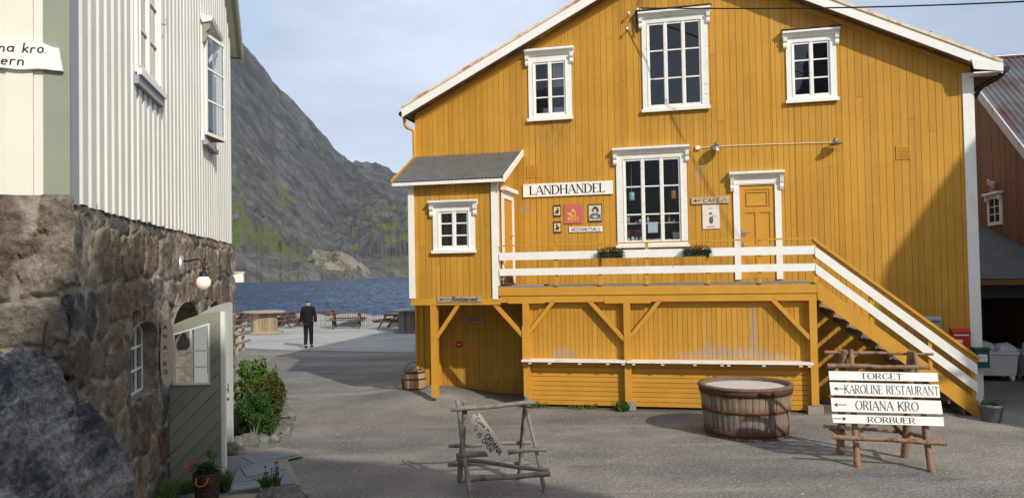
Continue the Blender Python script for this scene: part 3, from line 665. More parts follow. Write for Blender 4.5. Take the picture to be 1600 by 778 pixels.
# roof
M['roof_slate'] = surf('lichened_roof', (.20, .13, .09), .85, .2, 5, 30, second=(.45,.22,.08), s2=(.5,.6), s2sc=5)
mb = MB()
mb.prism([EL, RIDGE, (RIDGE[0], RIDGE[1]-.15), (EL[0], EL[1]-.13)], 'y', -.33, 12.3); mb.prism([RIDGE, ER, (ER[0], ER[1]-.13), (RIDGE[0], RIDGE[1]-.15)], 'y', -.33, 12.3)
roof = mb.build('roof', M['roof_slate'], YH)
def rake(mb, p, q, y0, y1, top, bot, extra=0):
    mb.prism([(p[0], p[1]+top), (q[0], q[1]+top), (q[0], q[1]+bot), (p[0], p[1]+bot)], 'y', y0, y1)
for p, q in ((EL, RIDGE), (RIDGE, ER)):
    mb = MB(); rake(mb, p, q, -.362, -.332, .012, -.19); mb.build('bargeboard', M['white'], roof)
    mb = MB(); k = 40
    for i in range(k):       # uneven rusty cap strip
        a = i/k; b_ = (i+1)/k; P_ = (p[0]+(q[0]-p[0])*a, p[1]+(q[1]-p[1])*a); Q_ = (p[0]+(q[0]-p[0])*b_, p[1]+(q[1]-p[1])*b_)
        h = .075+random.uniform(-.008, .008); mb.prism([(P_[0], P_[1]+.016), (Q_[0], Q_[1]+.016), (Q_[0], Q_[1]+h), (P_[0], P_[1]+h)], 'y', -.385, -.1)
    mb.build('verge_cap', M['verge'], roof)
mb = MB(); mb.prism([(11.50, 6.46), (12.0, 6.38), (12.0, 6.36), (12.0, 6.54), (11.46, 6.66)], 'y', -.385, -.363); mb.box(11.5, 12.0, -.36, -.01, 6.375, 6.40); mb.build('eave_return', M['white'], roof)
mb = MB()
for y in np.arange(-.3, 12.2, .6): pass
mb.tube([(12.06, -.36, 6.42), (12.06, 12.3, 6.42)], .06, 10)
mb.tube([(12.04, -.25, 6.36), (11.95, -.2, 6.28), (11.72, -.12, 6.16), (11.66, -.06, 6.08), (11.66, .1, 6.0)], .04, 8)
mb.build('gutter', M['metal_dark'], roof)
mb = MB(); mb.tube([(-.27, -.3, 6.36), (-.27, 12.3, 6.36)], .055, 10); mb.build('gutter', M['metal_dark'], roof)
mb = MB(); mb.tube([(-.26, -.12, 6.33), (-.24, -.12, 6.14), (-.2, -.1, 6.08), (-.05, -.04, 6.0), (-.05, -.04, 5.5), (-.05, -.04, .3)], .04, 8); mb.build('downpipe', M['yellow_trim'], YH)
mb = MB(); mb.box(11.40, 11.60, -.03, -.004, 0.02, 6.47); mb.box(11.565, 11.60, -.0035, .16, .02, 6.47); mb.build('corner_board', M['white'], YH)
mb = MB(); mb.box(-.03, .10, -.03, -.004, 0.1, 6.36); mb.box(-.03, -.002, -.0035, .14, .1, 6.3); mb.build('corner_board', M['yellow_trim'], YH, 'yellow corner board')
mb = MB(); mb.prism([(0, 6.31), (5.96, 9.33), (11.55, 6.57), (11.55, 6.50), (5.96, 9.22), (0, 6.22)], 'y', -.025, -.004); mb.build('frieze_board', M['yellow_trim'], YH)
for u, z in ((2.73, 4.93), (10.3, 4.96)):
    mb = MB()
    for k in range(7): mb.box(u-.11, u+.11, -.014, -.004, z-.13+k*.038, z-.13+k*.038+.026)
    mb.box(u-.13, u-.11, -.02, -.004, z-.14, z+.14); mb.box(u+.11, u+.13, -.02, -.004, z-.14, z+.14)
    mb.build('vent', M['yellow_trim'], YH)

add_window(YH, (2.79, 3.51, 6.18, 7.36), (2.67, 3.64, 6.08, 7.52), 0, 2, 3, 'white', .12)
add_window(YH, (8.25, 8.98, 6.22, 7.34), (8.13, 9.10, 6.12, 7.46), 0, 2, 3, 'white', .10, browncap=True)
add_window(YH, (5.31, 6.43, 6.20, 8.01), (5.19, 6.57, 6.12, 8.14), 0, 3, 3, 'white_worn', .10, browncap=True)
shopwin = add_window(YH, (4.74, 5.94, 3.30, 5.10), (4.58, 6.07, 3.22, 5.22), 0, 3, 3, 'white_worn', .12, depth=1.6, glass='glass_shop')
add_window(YH, (1.06, 1.70, 3.24, 3.99), (.93, 1.83, 3.16, 4.12), -1.6, 2, 3, 'white', .09, depth=.9)
# door
mb = MB(); y = -.035
mb.box(7.01, 7.135, y, .02, 2.47, 4.56); mb.box(7.835, 7.96, y, .02, 2.47, 4.56); mb.box(7.135, 7.835, y+.001, .02, 4.44, 4.56); mb.box(7.01, 7.96, y-.012, y-.0005, 4.46, 4.58)
dr = MB()
dr.box(7.14, 7.83, .02, .06, 2.50, 4.44)
for (a, b_, c0, c1) in ((7.14, 7.24, 2.5, 4.44), (7.73, 7.83, 2.5, 4.44), (7.44, 7.53, 2.5, 3.9)): dr.box(a, b_, .002, .0195, c0, c1)
for (c0, c1) in ((2.5, 2.66), (3.86, 3.96), (4.34, 4.44), (3.12, 3.20)): dr.box(7.24, 7.73, .003, .0195, c0, c1)
dr.box(7.27, 7.70, .0, .0195, 4.0, 4.02); dr.box(7.27, 7.70, .0, .0195, 4.28, 4.30); dr.box(7.27, 7.29, .0005, .0195, 4.02, 4.28); dr.box(7.68, 7.70, .0005, .0195, 4.02, 4.28)
door = dr.build('door', M['yellow_trim'], YH, 'yellow panelled door of the deck')
mb.build('frame', M['white'], door)
mb = MB(); mb.prism([(y-.013, 4.58), (y-.05, 4.60), (y-.12, 4.66), (y-.14, 4.66), (y-.14, 4.71), (.0, 4.73), (.0, 4.58)], 'x', 6.93, 8.03)
for s_, e_ in ((6.955, 7.03), (7.94, 8.015)): mb.prism([(y-.002, 4.579), (y-.095, 4.579), (y-.07, 4.48), (y-.05, 4.44), (y-.06, 4.38), (y-.03, 4.32), (y-.002, 4.30)], 'x', s_, e_)
mb.build('cornice', M['white_worn'], door)
mb = MB(); mb.tube([(7.19, .0, 3.45), (7.19, -.05, 3.45), (7.30, -.055, 3.45)], .012, 6); mb.box(7.165, 7.215, -.006, .001, 3.36, 3.52); mb.build('handle', M['galv'], door); mb = MB(); mb.tube([(7.19, .0, 3.25), (7.21, -.03, 3.22), (7.21, -.03, 3.14), (7.19, 0, 3.1)], .009, 6); mb.build('door_pull', M['galv'], door)

# ---- porch box
PW = 1.6
mb = MB()
clad(mb, .50, 2.20, 2.2, 4.60, -PW, openings=[(1.06, 1.70, 3.24, 3.99)], seed=12, wmin=.09, wmax=.15)
o = mb.build('porch_wall', M['yellow'], YH)
mb = MB(); t = MB(); pz = lambda y: 4.50+(y+1.6)*.43; side_clad(mb, .42, -1, -PW, 0.0, 2.2, pz, 14); side_clad(mb, 2.28, 1, -1.55, -.02, 2.2, pz, 15); mb.face([(.42, -PW+.02, 2.21), (2.28, -PW+.02, 2.21), (2.28, 0, 2.21), (.42, 0, 2.21)])
mb.build('porch_side_wall', M['yellow'], YH)
for a, b_ in ((.40, .515), (2.185, 2.30)):
    mb = MB(); mb.box(a, b_, -PW-.035, -PW-.006, 2.20 if a < 1 else 2.17, 4.58)
    if a < 1: mb.box(a-.012, a+.004, -PW-.034, -PW+.1, 2.20, 4.58)
    else: mb.box(b_-.002, b_+.014, -PW-.034, -PW+.1, 2.44, 4.58)
    mb.build('corner_board', M['white'], YH, 'white corner board of the porch')
mb = MB(); mb.box(.42, 2.34, -PW-.02, -PW+.12, 2.06, 2.197); mb.box(.46, .60, -PW+.12, 0, 2.06, 2.197); mb.box(2.2, 2.34, -PW+.12, 0, 2.06, 2.197); mb.build('sill_beam', M['yellow_trim'], YH)
M['tin'] = surf('grey_corrugated_tin', (.13, .135, .135), .55, .2, 3, 20, metal=.3, second=(.10,.075,.05), s2=(.55,.7), s2sc=4, streak=(6,1,1))
mb = MB(); pU = 5.40; pL = 4.62
corrugated(mb, (-.03, -.02, pU), (2.50, -.02, pU), (.13, -PW-.22, pL), (2.50, -PW-.22, pL), pitch=.085, amp=.011, rows=6)
proof = mb.build('porch_roof', M['tin'], YH)
mb = MB(); mb.prism([(-.02, pU-.03), (-PW-.20, pL-.03), (-PW-.20, pL-.06), (-.02, pU-.07)], 'x', .13, 2.49); mb.build('roof_deck', M['brown'], proof)
mb = MB(); mb.prism([(-.02, pU+.035), (-PW-.24, pL+.03), (-PW-.24, pL-.10), (-.02, pU-.10)], 'x', 2.50, 2.53); mb.box(.12, 2.50, -PW-.225, -PW-.205, pL-.085, pL-.02); mb.build('bargeboard', M['white'], proof)
mb = MB(); mb.beam((-.05, -.02, pU-.03), (.11, -PW-.235, pL-.03), .03, .13); mb.build('bargeboard', M['yellow_trim'], proof, 'yellow bargeboard with a white end')
# porch side door
dr = MB(); dr.box(2.302, 2.315, -1.12, -.34, 2.46, 4.25)
d2 = dr.build('porch_door', M['yellow_trim'], YH)
mb = MB(); mb.box(2.302, 2.335, -1.25, -1.125, 2.46, 4.42); mb.box(2.302, 2.335, -.335, -.21, 2.46, 4.42); mb.box(2.302, 2.334, -1.125, -.335, 4.26, 4.42); mb.prism([(-1.30, 4.42), (-1.30, 4.5), (-.14, 4.5), (-.14, 4.42)], 'x', 2.302, 2.42); mb.build('frame', M['white'], d2)
mb = MB(); mb.tube([(2.315, -.45, 3.5), (2.37, -.45, 3.5), (2.37, -.56, 3.5)], .012, 6); mb.build('handle', M['galv'], d2)
# far small bracket on the porch's sea side
mb = MB(); mb.tube([(.40, -PW+.2, 3.65), (.22, -PW+.15, 3.66)], .012, 6); mb.build('hook', M['galv'], YH)

# ---- deck
mb = MB(); yy = -PW+.03; k = 0
while yy < -.03:
    mb.box(2.32, 8.36, yy, yy+.125, 2.395, 2.43, random.uniform(-1, 1)); yy += .131
mb.build('deck_floor', M['deckwood'], YH)
mb = MB(); mb.box(2.31, 8.38, -PW-.02, -PW+.028, 2.24, 2.40); mb.build('deck_fascia', M['yellow_trim'], YH)
mb = MB(); mb.box(2.34, 8.40, -PW-.0, -PW+.12, 2.10, 2.235); mb.box(2.50, 3.25, -PW-.012, -PW-.0005, 2.08, 2.19)
mb.box(4.45, 5.35, -PW-.012, -PW-.0005, 2.07, 2.18)
mb.build('deck_beam', M['yellow_trim'], YH)
for u, zb in ((.90, .16), (2.86, .02), (4.88, .16), (8.30, .17)):
    mb = MB(); mb.box(u-.065, u+.065, -PW-.01, -PW+.12, zb, 2.099 if u > 1 else 2.06); mb.build('post', M['yellow_trim'], YH)
for u in (.42,):
    mb = MB(); mb.box(u+.0, u+.12, -.18, -.045, .1, 2.06); mb.build('post', M['yellow_trim'], YH)
for u in (4.88, 8.30):
    mb = MB(); mb.box(u-.14 if u > 6 else u-.02, u+.13, -PW-.08, -PW+.18, 0., .159); mb.build('footing', M['concrete_block'], YH)
for a, b_ in (((3.43, 2.12), (2.90, 1.48)), ((4.15, 2.12), (4.82, 1.36)), ((5.52, 2.12), (4.94, 1.42)), ((7.60, 2.12), (8.24, 1.40)), ((1.45, 2.08), (.95, 1.38)), ((2.18, 2.10), (2.80, 1.42))):
    mb = MB(); mb.beam((a[0], -PW+.045, a[1]), (b_[0], -PW+.045, b_[1]), .075, .09, (0, -1, 0)); mb.build('brace', M['yellow_trim'], YH)
mb = MB(); mb.beam((.95, -.11, 2.0), (.52, -.11, 1.3), .075, .09, (0, -1, 0)); mb.build('brace', M['yellow_trim'], YH)
yp = -PW+.14
mb = MB(); clad(mb, 2.90, 8.24, .93, 2.12, yp, wmin=.085, wmax=.10, seed=21, joints=0, sub=.08)
up = mb.build('deck_upper_panel', M['yellow'], YH)
def wfun(x, z):
    b0 = np.exp(-np.clip(z-.95, 0, 9)/.26)
    r = b0*(1.35*np.exp(-((x-6.9)/1.1)**2)+1.1*np.exp(-((x-3.6)/.35)**2)+.25*np.exp(-((x-5.6)/.3)**2))
    r = r+np.exp(-((x-6.35)/.045)**2)*.8*np.clip((z-.9)*.7, .3, 1)+np.exp(-((x-7.25)/.05)**2)*.85+np.exp(-((x-6.35)/.04)**2)*.2
    return r+.45*np.exp(-((z-2.05)/.04)**2)*((x > 5.3) & (x < 7.4))
set_worn(up, wfun)
mb = MB(); zz = .05
while zz < .90:
    mb.box(2.90, 8.24, yp-.012, yp+.02, zz, zz+.082, random.uniform(-1, 1)); mb.box(2.90, 8.24, yp+.0, yp+.02, zz+.082, zz+.094, -2.5); zz += .094
mb.build('deck_lower_panel', M['yellow_trim'], YH)
mb = MB(); mb.box(2.90, 8.24, yp-.012, yp+.03, 1.98, 2.10) ; mb.box(2.78, 2.83, -PW-.02, -PW+.1, .82, 1.62); mb.build('panel_trim', M['yellow_trim'], YH)
mb = MB()
for a, b_ in ((2.78, 4.85), (4.87, 8.27)): mb.box(a, b_, -PW-.14, yp-.013, .925, .962)
sh = mb.build('counter_shelf', M['white_worn'], YH)
mb = MB()
for u in (2.95, 3.35, 3.95, 4.5, 4.8, 5.0, 5.55, 6.15, 6.65, 6.77, 7.4, 8.05, 8.2): mb.box(u-.03, u+.03, -PW-.12, yp-.013, .885, .924)
mb.build('bracket', M['white_worn'], sh)
# railing
RY = -PW-.045
for z0, z1 in ((2.955, 3.11), (2.645, 2.785)):
    mb = MB(); mb.box(2.34, 8.35, RY, RY+.026, z0, z1); mb.build('railing_board', M['white'], YH)
mb = MB(); mb.box(2.34, 8.40, -PW-.03, -PW+.04, 3.235, 3.262); mb.build('handrail', M['yellow_trim'], YH)
for u in (3.50, 4.38, 5.29, 6.44, 7.38, 8.35):
    mb = MB(); mb.box(u-.03, u+.03, -PW-.018, -PW+.035, 2.43, 3.234); mb.build('railing_post', M['yellow_trim'], YH)
# stairs
SX0, SX1 = 8.40, 10.98; slope = -.815
def zline(u, z0): return z0+slope*(u-8.36)
for z0, z1 in ((2.91, 3.10), (2.60, 2.78)):
    mb = MB(); pts = [(8.36, z0), (10.99, zline(10.99, z0)), (10.99, zline(10.99, z1)), (8.36, z1)]; mb.prism(pts, 'y', RY, RY+.026); mb.build('railing_board', M['white'], YH, 'sloping white railing board of the stairs')
mb = MB(); mb.beam((8.34, -PW, 3.235), (11.04, -PW, zline(11.04, 3.235)), .09, .05); mb.beam((8.36, -PW+.03, 3.12), (11.0, -PW+.03, zline(11.0, 3.12)), .03, .11); mb.build('handrail', M['yellow_trim'], YH, 'sloping yellow handrail of the stairs')
for u in (9.30, 10.25, 10.93):
    mb = MB(); mb.box(u-.03, u+.03, -PW-.018, -PW+.03, zline(u, 2.25), zline(u, 3.1)); mb.build('railing_post', M['yellow_trim'], YH)
for y in (-PW-.015, -.07):
    mb = MB(); mb.prism([(8.385, 2.42), (8.42, 2.42), (11.1, zline(11.1, 2.46)), (11.1, .02), (10.95, .02), (8.385, 2.13)], 'y', y, y+.04); mb.build('stringer', M['yellow_trim'], YH)
nst = 11
for i in range(nst):
    u = 8.46+i*.235; z = zline(u, 2.36)-.0
    mb = MB(); mb.box(u-.04, u+.265, -PW+.026, -.075, z-.22, z-.185, random.uniform(-1, 1)); mb.box(u-.045, u-.015, -PW+.026, -.075, z-.30, z-.19, -1); mb.build('tread', M['deckwood'], YH)
# ------------------------------------------------------------ signs, lamps and goods on the yellow house (things of their own)
def H(u, w_, z): return HOUSE_O+HA*u+HN*w_+Vector((0, 0, z))
def on_house(name, u, w_, z, label, cat, group=None):
    e = empty(name, H(u, w_, z), HRZ); tag(e, label, cat, group); return e
X_ = (1, 0, 0); Z_ = (0, 0, 1)
s = on_house('shop_sign', 3.505, .01, 4.51, 'long white shop sign reading LANDHANDEL on the yellow wall', 'sign')
mb = MB(); mb.box(-1.0, 1.0, -.03, 0, -.145, .145); mb.build('sign_board', M['white'], s)
mb = MB(); text(mb, 'LANDHANDEL', (-.84, -.03, -.095), X_, Z_, .19, width=1.66, thick=.17, thin=.05, sp=.16); mb.build('lettering', M['black'], s)
M['post_red'] = surf('faded_red_enamel', (.52, .13, .10), .4, .12, 4)
M['enamel'] = surf('cream_enamel', (.62, .55, .42), .4, .2, 7, second=(.30,.12,.05), s2=(.56,.64), s2sc=7)
s = on_house('post_sign', 3.62, .01, 3.965, 'faded red square post sign with yellow horn and crown', 'sign')
mb = MB(); mb.box(-.205, .205, -.012, 0, -.215, .215); mb.build('sign_plate', M['post_red'], s)
mb = MB(); yq = -.014
def ring(mb, cx, cz, r, wd, y, a0=0, a1=360, n_=24):
    for i in range(n_):
        a = rad(a0+(a1-a0)*i/n_); b_ = rad(a0+(a1-a0)*(i+1)/n_)
        mb.face([(cx+(r+wd/2)*math.cos(a), y, cz+(r+wd/2)*math.sin(a)), (cx+(r-wd/2)*math.cos(a), y, cz+(r-wd/2)*math.sin(a)), (cx+(r-wd/2)*math.cos(b_), y, cz+(r-wd/2)*math.sin(b_)), (cx+(r+wd/2)*math.cos(b_), y, cz+(r+wd/2)*math.sin(b_))])
ring(mb, .0, -.0, .052, .018, yq)
mb.face([(-.125, yq-.0003, .045), (-.125, yq-.0003, -.005), (-.03, yq-.0003, -.055), (-.012, yq-.0003, -.045)]); mb.face([(-.03, yq-.0004, .058), (.03, yq-.0004, .058), (.04, yq-.0004, .075), (-.04, yq-.0004, .075)])
for dx in (-.035, -.012, .012, .035): mb.face([(dx-.006, yq-.0004, .08), (dx+.006, yq-.0004, .08), (dx+.004, yq-.0004, .115-abs(dx)*.5), (dx-.004, yq-.0004, .115-abs(dx)*.5)])
mb.face([(-.005, yq-.0004, .115), (.005, yq-.0004, .115), (.005, yq-.0004, .145), (-.005, yq-.0004, .145)])
mb.build('post_horn', M['gold'], s)
mb = MB(); text(mb, 'POST', (-.115, -.013, -.155), X_, Z_, .075, width=.23, thick=.2, thin=.2, serif=False, sp=.3); mb.build('lettering', M['gold'], s)
def oval(mb, cx, cz, rx, rz, y, n_=18): mb.face([(cx+rx*math.cos(2*math.pi*i/n_), y, cz+rz*math.sin(2*math.pi*i/n_)) for i in range(n_)])
M['ink_blue'] = surf('blue_print', (.07, .13, .20), .5); M['ink_dark'] = surf('dark_print', (.05, .05, .045), .5); M['ink_brown'] = surf('brown_print', (.22, .09, .04), .5); M['ink_skin'] = surf('pale_print', (.60, .45, .34), .5)
for (u, z, lab, kk) in ((3.26, 4.04, 'upper of two small rusty enamel plates left of the red post sign', 0), (3.26, 3.68, 'lower of two small rusty enamel plates, below the other left of the post sign', 1)):
    s = on_house('enamel_sign', u, .01, z, lab, 'enamel sign', 'small old enamel plates')
    mb = MB(); mb.box(-.085, .085, -.01, 0, -.13, .13); mb.build('sign_plate', M['rust'], s)
    mb = MB(); mb.box(-.07, .07, -.0115, -.0105, -.095, .085); mb.build('printed_field', M['enamel'], s)
    mb = MB(); oval(mb, -.01 if kk else .02, .04, .022, .024, -.0125); mb.face([(-.05, -.0126, -.06), (.03, -.0126, -.07), (.05, -.0126, .0), (.0, -.0126, .03), (-.03, -.0126, 0)]); mb.build('printed_figure', M['ink_dark'], s)
s = on_house('portrait_sign', 4.10, .01, 3.965, 'old enamel picture sign of a person in hat and blue coat beside the post sign', 'enamel sign')
mb = MB(); mb.box(-.15, .15, -.012, 0, -.195, .195); mb.build('sign_plate', M['rust'], s)
mb = MB(); mb.box(-.135, .135, -.0135, -.0125, -.13, .165); mb.build('printed_field', M['enamel'], s)
mb = MB(); mb.face([(-.12, -.0145, -.12), (.12, -.0145, -.12), (.125, -.0145, -.05), (.06, -.0145, -.01), (-.06, -.0145, -.01), (-.12, -.0145, -.05)]); mb.build('printed_coat', M['ink_blue'], s)
mb = MB(); oval(mb, 0.01, .06, .075, .065, -.015); oval(mb, .01, .105, .05, .035, -.0152); mb.build('printed_hat', M['ink_dark'], s)
mb = MB(); oval(mb, 0.0, .035, .038, .05, -.016); oval(mb, 0.0, -.08, .055, .025, -.016); mb.build('printed_face', M['ink_skin'], s)
mb = MB(); mb.box(-.13, .13, -.0135, -.0125, -.165, -.14); mb.build('caption_strip', M['enamel'], s)
s = on_house('medicine_sign', 3.89, .01, 3.615, 'narrow white sign reading MEDISINUTSALG under the post sign', 'sign')
mb = MB(); mb.box(-.365, .365, -.015, 0, -.055, .055); mb.build('sign_board', M['white'], s)
mb = MB(); text(mb, 'MEDISINUTSALG', (-.315, -.015, -.034), X_, Z_, .068, width=.63, thick=.17, thin=.16, serif=False, sp=.24); mb.build('lettering', M['black'], s)
M['sign_wood'] = surf('pale_sign_wood', (.50, .38, .26), .75, .12, 5, 40, (1,6,6), .3, .003)
s = on_house('cafe_sign', 6.54, .01, 4.15, 'narrow wooden sign with arrow reading CAFÉ left of the yellow door', 'sign')
mb = MB(); mb.box(-.385, .385, -.025, 0, -.07, .07); mb.build('sign_board', M['sign_wood'], s)
mb = MB(); arrow(mb, (-.35, -.025, 0), X_, Z_, .15, .06); mb.build('arrow', M['black'], s); mb = MB(); text(mb, 'CAFÉ', (-.14, -.025, -.042), X_, Z_, .075, width=.33, thick=.13, thin=.09, serif=False, sp=.25)
for i, (a, c) in enumerate(((.25, -.03), (.28, .02), (.32, -.01))): ring(mb, a, c, .018, .006, -.0285-.0004*i, n_=10)
mb.build('lettering', M['black'], s)
M['poster'] = surf('pale_enamel_poster', (.72, .66, .60), .35, .08, 6, second=(.40,.18,.10), s2=(.66,.74), s2sc=6)
s = on_house('poster_sign', 6.55, .01, 3.80, 'pale upright enamel plate with a small seated figure, below the CAFÉ sign', 'enamel sign')
mb = MB(); mb.box(-.175, .175, -.012, 0, -.25, .25); mb.build('sign_plate', M['poster'], s)
mb = MB(); oval(mb, 0, -.07, .045, .08, -.014); oval(mb, -.01, .07, .032, .025, -.0141); mb.face([(.02, -.0143, -.03), (.045, -.0143, -.0), (.05, -.0143, .04), (.03, -.0143, .02)]); mb.build('printed_figure', surf('grey_green_print', (.10,.13,.12), .5), s)
mb = MB(); ring(mb, .09, .0, .025, .004, -.014, n_=10); mb.box(-.10, .08, -.0135, -.0125, -.215, -.20); mb.box(-.05, .04, -.0135, -.0125, .17, .18); mb.build('lettering', M['ink_brown'], s)
M['sign_grey'] = surf('grey_sign_wood', (.34, .30, .25), .8, .2, 6, 40, (1,6,6), .4, .003)
s = on_house('restaurant_sign', 1.475, PW+.022, 2.175, 'dark wooden sign with left arrow reading Restaurant on the porch beam', 'sign')
mb = MB(); mb.box(-.47, .47, -.02, 0, -.055, .055); mb.build('sign_board', M['sign_grey'], s)
mb = MB(); arrow(mb, (-.43, -.02, 0), X_, Z_, .24, .06, thick=.09); mb.build('arrow', M['black'], s); mb = MB(); text(mb, 'Restaurant', (-.16, -.02, -.032), X_, Z_, .085, width=.54, thick=.2, thin=.14, serif=False, sp=.10, slant=.25); mb.build('lettering', M['black'], s)
s = on_house('wall_plate', 1.33, .012, 1.64, 'small grey plate on the shaded wall under the porch', 'sign')
mb = MB(); mb.box(-.19, .19, -.012, 0, -.05, .05); mb.build('sign_plate', M['sign_grey'], s)
mb = MB()
for i in range(7): mb.box(-.14+i*.042, -.115+i*.042, -.0135, -.0125, -.015, .018)
mb.build('lettering', M['black'], s)
s = on_house('round_sticker', .95, .012, 1.09, 'small round red sign on the wall under the porch', 'sign')
mb = MB(); mb.prism([(.075*math.cos(rad(k*20)), .075*math.sin(rad(k*20))) for k in range(18)], 'y', -.01, 0); mb.build('sign_plate', M['red'], s)
mb = MB(); mb.box(-.04, .04, -.012, -.011, -.008, .008); mb.build('white_bar', M['white'], s)

# wall lamps on a conduit
M['lampmetal'] = surf('worn_lamp_metal', (.22, .21, .19), .4, .3, 10, metal=.7)
def wall_lamp(u, z, label, tilt):
    e = on_house('wall_lamp', u, .0, z, label, 'wall lamp', 'metal shade lamps above the deck')
    mb = MB(); mb.tube([(0, 0, .02), (0, -.09, .04), (0, -.17, .03)], .012, 6); mb.tube([(0, -.015, .02), (0, 0, .02)], .04, 10); mb.build('arm', M['lampmetal'], e)
    mb = MB(); mb.lathe([(.0, .10), (.035, .10), (.045, .07), (.05, .03), (.07, .015), (.125, -.018), (.13, -.026), (.122, -.022), (.05, .012), (.0, .02)], (0, 0, 0), 22)
    o = mb.build('lamp_shade', M['lampmetal'], e); o.location = (0, -.18, -.0); o.rotation_euler = tilt
    return e
wall_lamp(6.68, 5.24, 'left of two metal shade lamps, above the CAFÉ sign, tilted down', (rad(28), rad(12), 0))
wall_lamp(9.02, 5.20, 'right of two metal shade lamps, on the wall to the right above the door', (0, rad(-4), 0))
s = on_house('junction_box', 6.31, .0, 5.27, 'small white junction box on the wall beside the shop window', 'junction box')
mb = MB(); mb.box(-.045, .045, -.05, 0, -.04, .04); mb.build('box_body', M['white'], s)
mb = MB(); mb.box(-.035, .035, -.054, -.0505, -.03, .03); mb.build('box_lid', M['white'], s)
mb = MB(); mb.tube([H(6.355, .02, 5.27), H(6.9, .02, 5.28), H(7.7, .02, 5.27), H(8.5, .02, 5.25), H(8.98, .02, 5.24)], .006, 6)
tag(retop(mb.build('conduit', M['white'])), 'thin pale conduit running between the two wall lamps', 'conduit')

# power line with its insulators
s = on_house('insulator_bracket', 5.02, .0, 8.1, 'iron bracket with white insulators left of the tall upper window', 'bracket')
mb = MB()
for dz, dx in ((.10, -.12), (.16, .05), (-.22, -.15), (-.12, .06), (.0, .08)):
    mb.tube([(dx, 0, dz), (dx, -.12, dz+.01), (dx+.03, -.14, dz+.04)], .01, 6)
mb.tube([(.08, -.05, .2), (.06, -.08, 0), (.07, -.06, -.28)], .018, 6); mb.tube([(.05, -.1, .16), (-.02, -.12, .0), (.04, -.1, -.2), (.1, -.06, -.32)], .007, 5)
mb.build('bracket_arm', M['metal_dark'], s)
for dz, dx in ((.14, -.09), (.2, .10), (.2, .16), (-.19, -.13)):
    mb = MB(); mb.lathe([(0, .03), (.02, .025), (.028, .0), (.02, -.01), (.028, -.03), (0, -.035)], (dx, -.14, dz), 10); mb.build('insulator', M['white'], s)
A_ = H(5.18, .30, 8.27); B_ = at(1600, 3, 11.5)+Vector((0, 0, .22)); E_ = A_+(B_-A_)*1.9
pts = [A_.lerp(E_, i/40)-Vector((0, 0, .22*math.sin(math.pi*i/40))) for i in range(41)]
mb = MB(); mb.tube(pts, .013, 6); tag(retop(mb.build('power_cable', M['black'])), 'black power cable strung across the sky to the yellow gable', 'cable')
e = empty('utility_pole', (E_.x, E_.y, 0)); tag(e, 'wooden utility pole carrying the black cable beyond the right edge', 'pole')
mb = MB(); mb.tube([(0, 0, -.2), (0, 0, E_.z+.6)], [.13, .10], 12); mb.build('pole_shaft', M['wood_grey'], e)
mb = MB(); mb.beam((-.5, 0, E_.z+.1), (.5, 0, E_.z+.1), .09, .09); mb.build('crossarm', M['wood_grey'], e)

# goods in the shop window
def thing1(mb, name, mat, label, cat, group=None): o = mb.build(name, M[mat] if isinstance(mat, str) else mat); tag(o, label, cat, group); o.matrix_world = Matrix.Translation(HOUSE_O) @ Matrix.Rotation(HRZ, 4, 'Z'); return o
def fix(o, c):
    me = o.data; k = len(me.vertices); co = np.empty(k*3, 'f'); me.vertices.foreach_get('co', co); co = co.reshape(-1, 3)-np.array(c, 'f'); me.vertices.foreach_set('co', co.ravel()); me.update()
    o.matrix_world = o.matrix_world @ Matrix.Translation(c); return o
mb = MB(); mb.box(4.76, 5.92, .10, .30, 3.70, 3.725); mb.build('window_shelf', M['white'], shopwin)
mb = MB(); mb.box(4.70, 5.98, .06, .5, 3.27, 3.31); mb.build('window_board', M['white'], shopwin)
M['mint'] = surf('mint_tin', (.42, .62, .50), .4); M['orange'] = surf('orange_tin', (.60, .25, .05), .4); M['paper'] = surf('pale_blue_paper', (.66, .76, .80), .7); M['cloth'] = surf('red_brown_cloth', (.16, .05, .04), .9); M['cream2'] = surf('cream_card', (.70, .58, .42), .7)
for u, mt, lb in ((4.89, 'mint', 'pale green tin lantern hanging in the left part of the shop window'), (5.79, 'orange', 'orange tin lantern hanging in the right part of the shop window')):
    mb = MB(); mb.lathe([(0, .09), (.06, .085), (.064, .08), (.064, -.08), (.06, -.09), (0, -.09)], (0, 0, 0), 16); mb.tube([(0, 0, .085), (0, 0, .70)], .003, 5)
    o = mb.build('tin_lantern', M[mt]); tag(o, lb, 'lantern'); o.location = H(u, -.12, 4.31)
mb = MB(); mb.box(5.23, 5.44, .018, .021, 3.50, 3.73); fix(thing1(mb, 'paper_notice', 'paper', 'pale blue paper notice taped inside the shop window', 'notice'), (5.33, .02, 3.5))
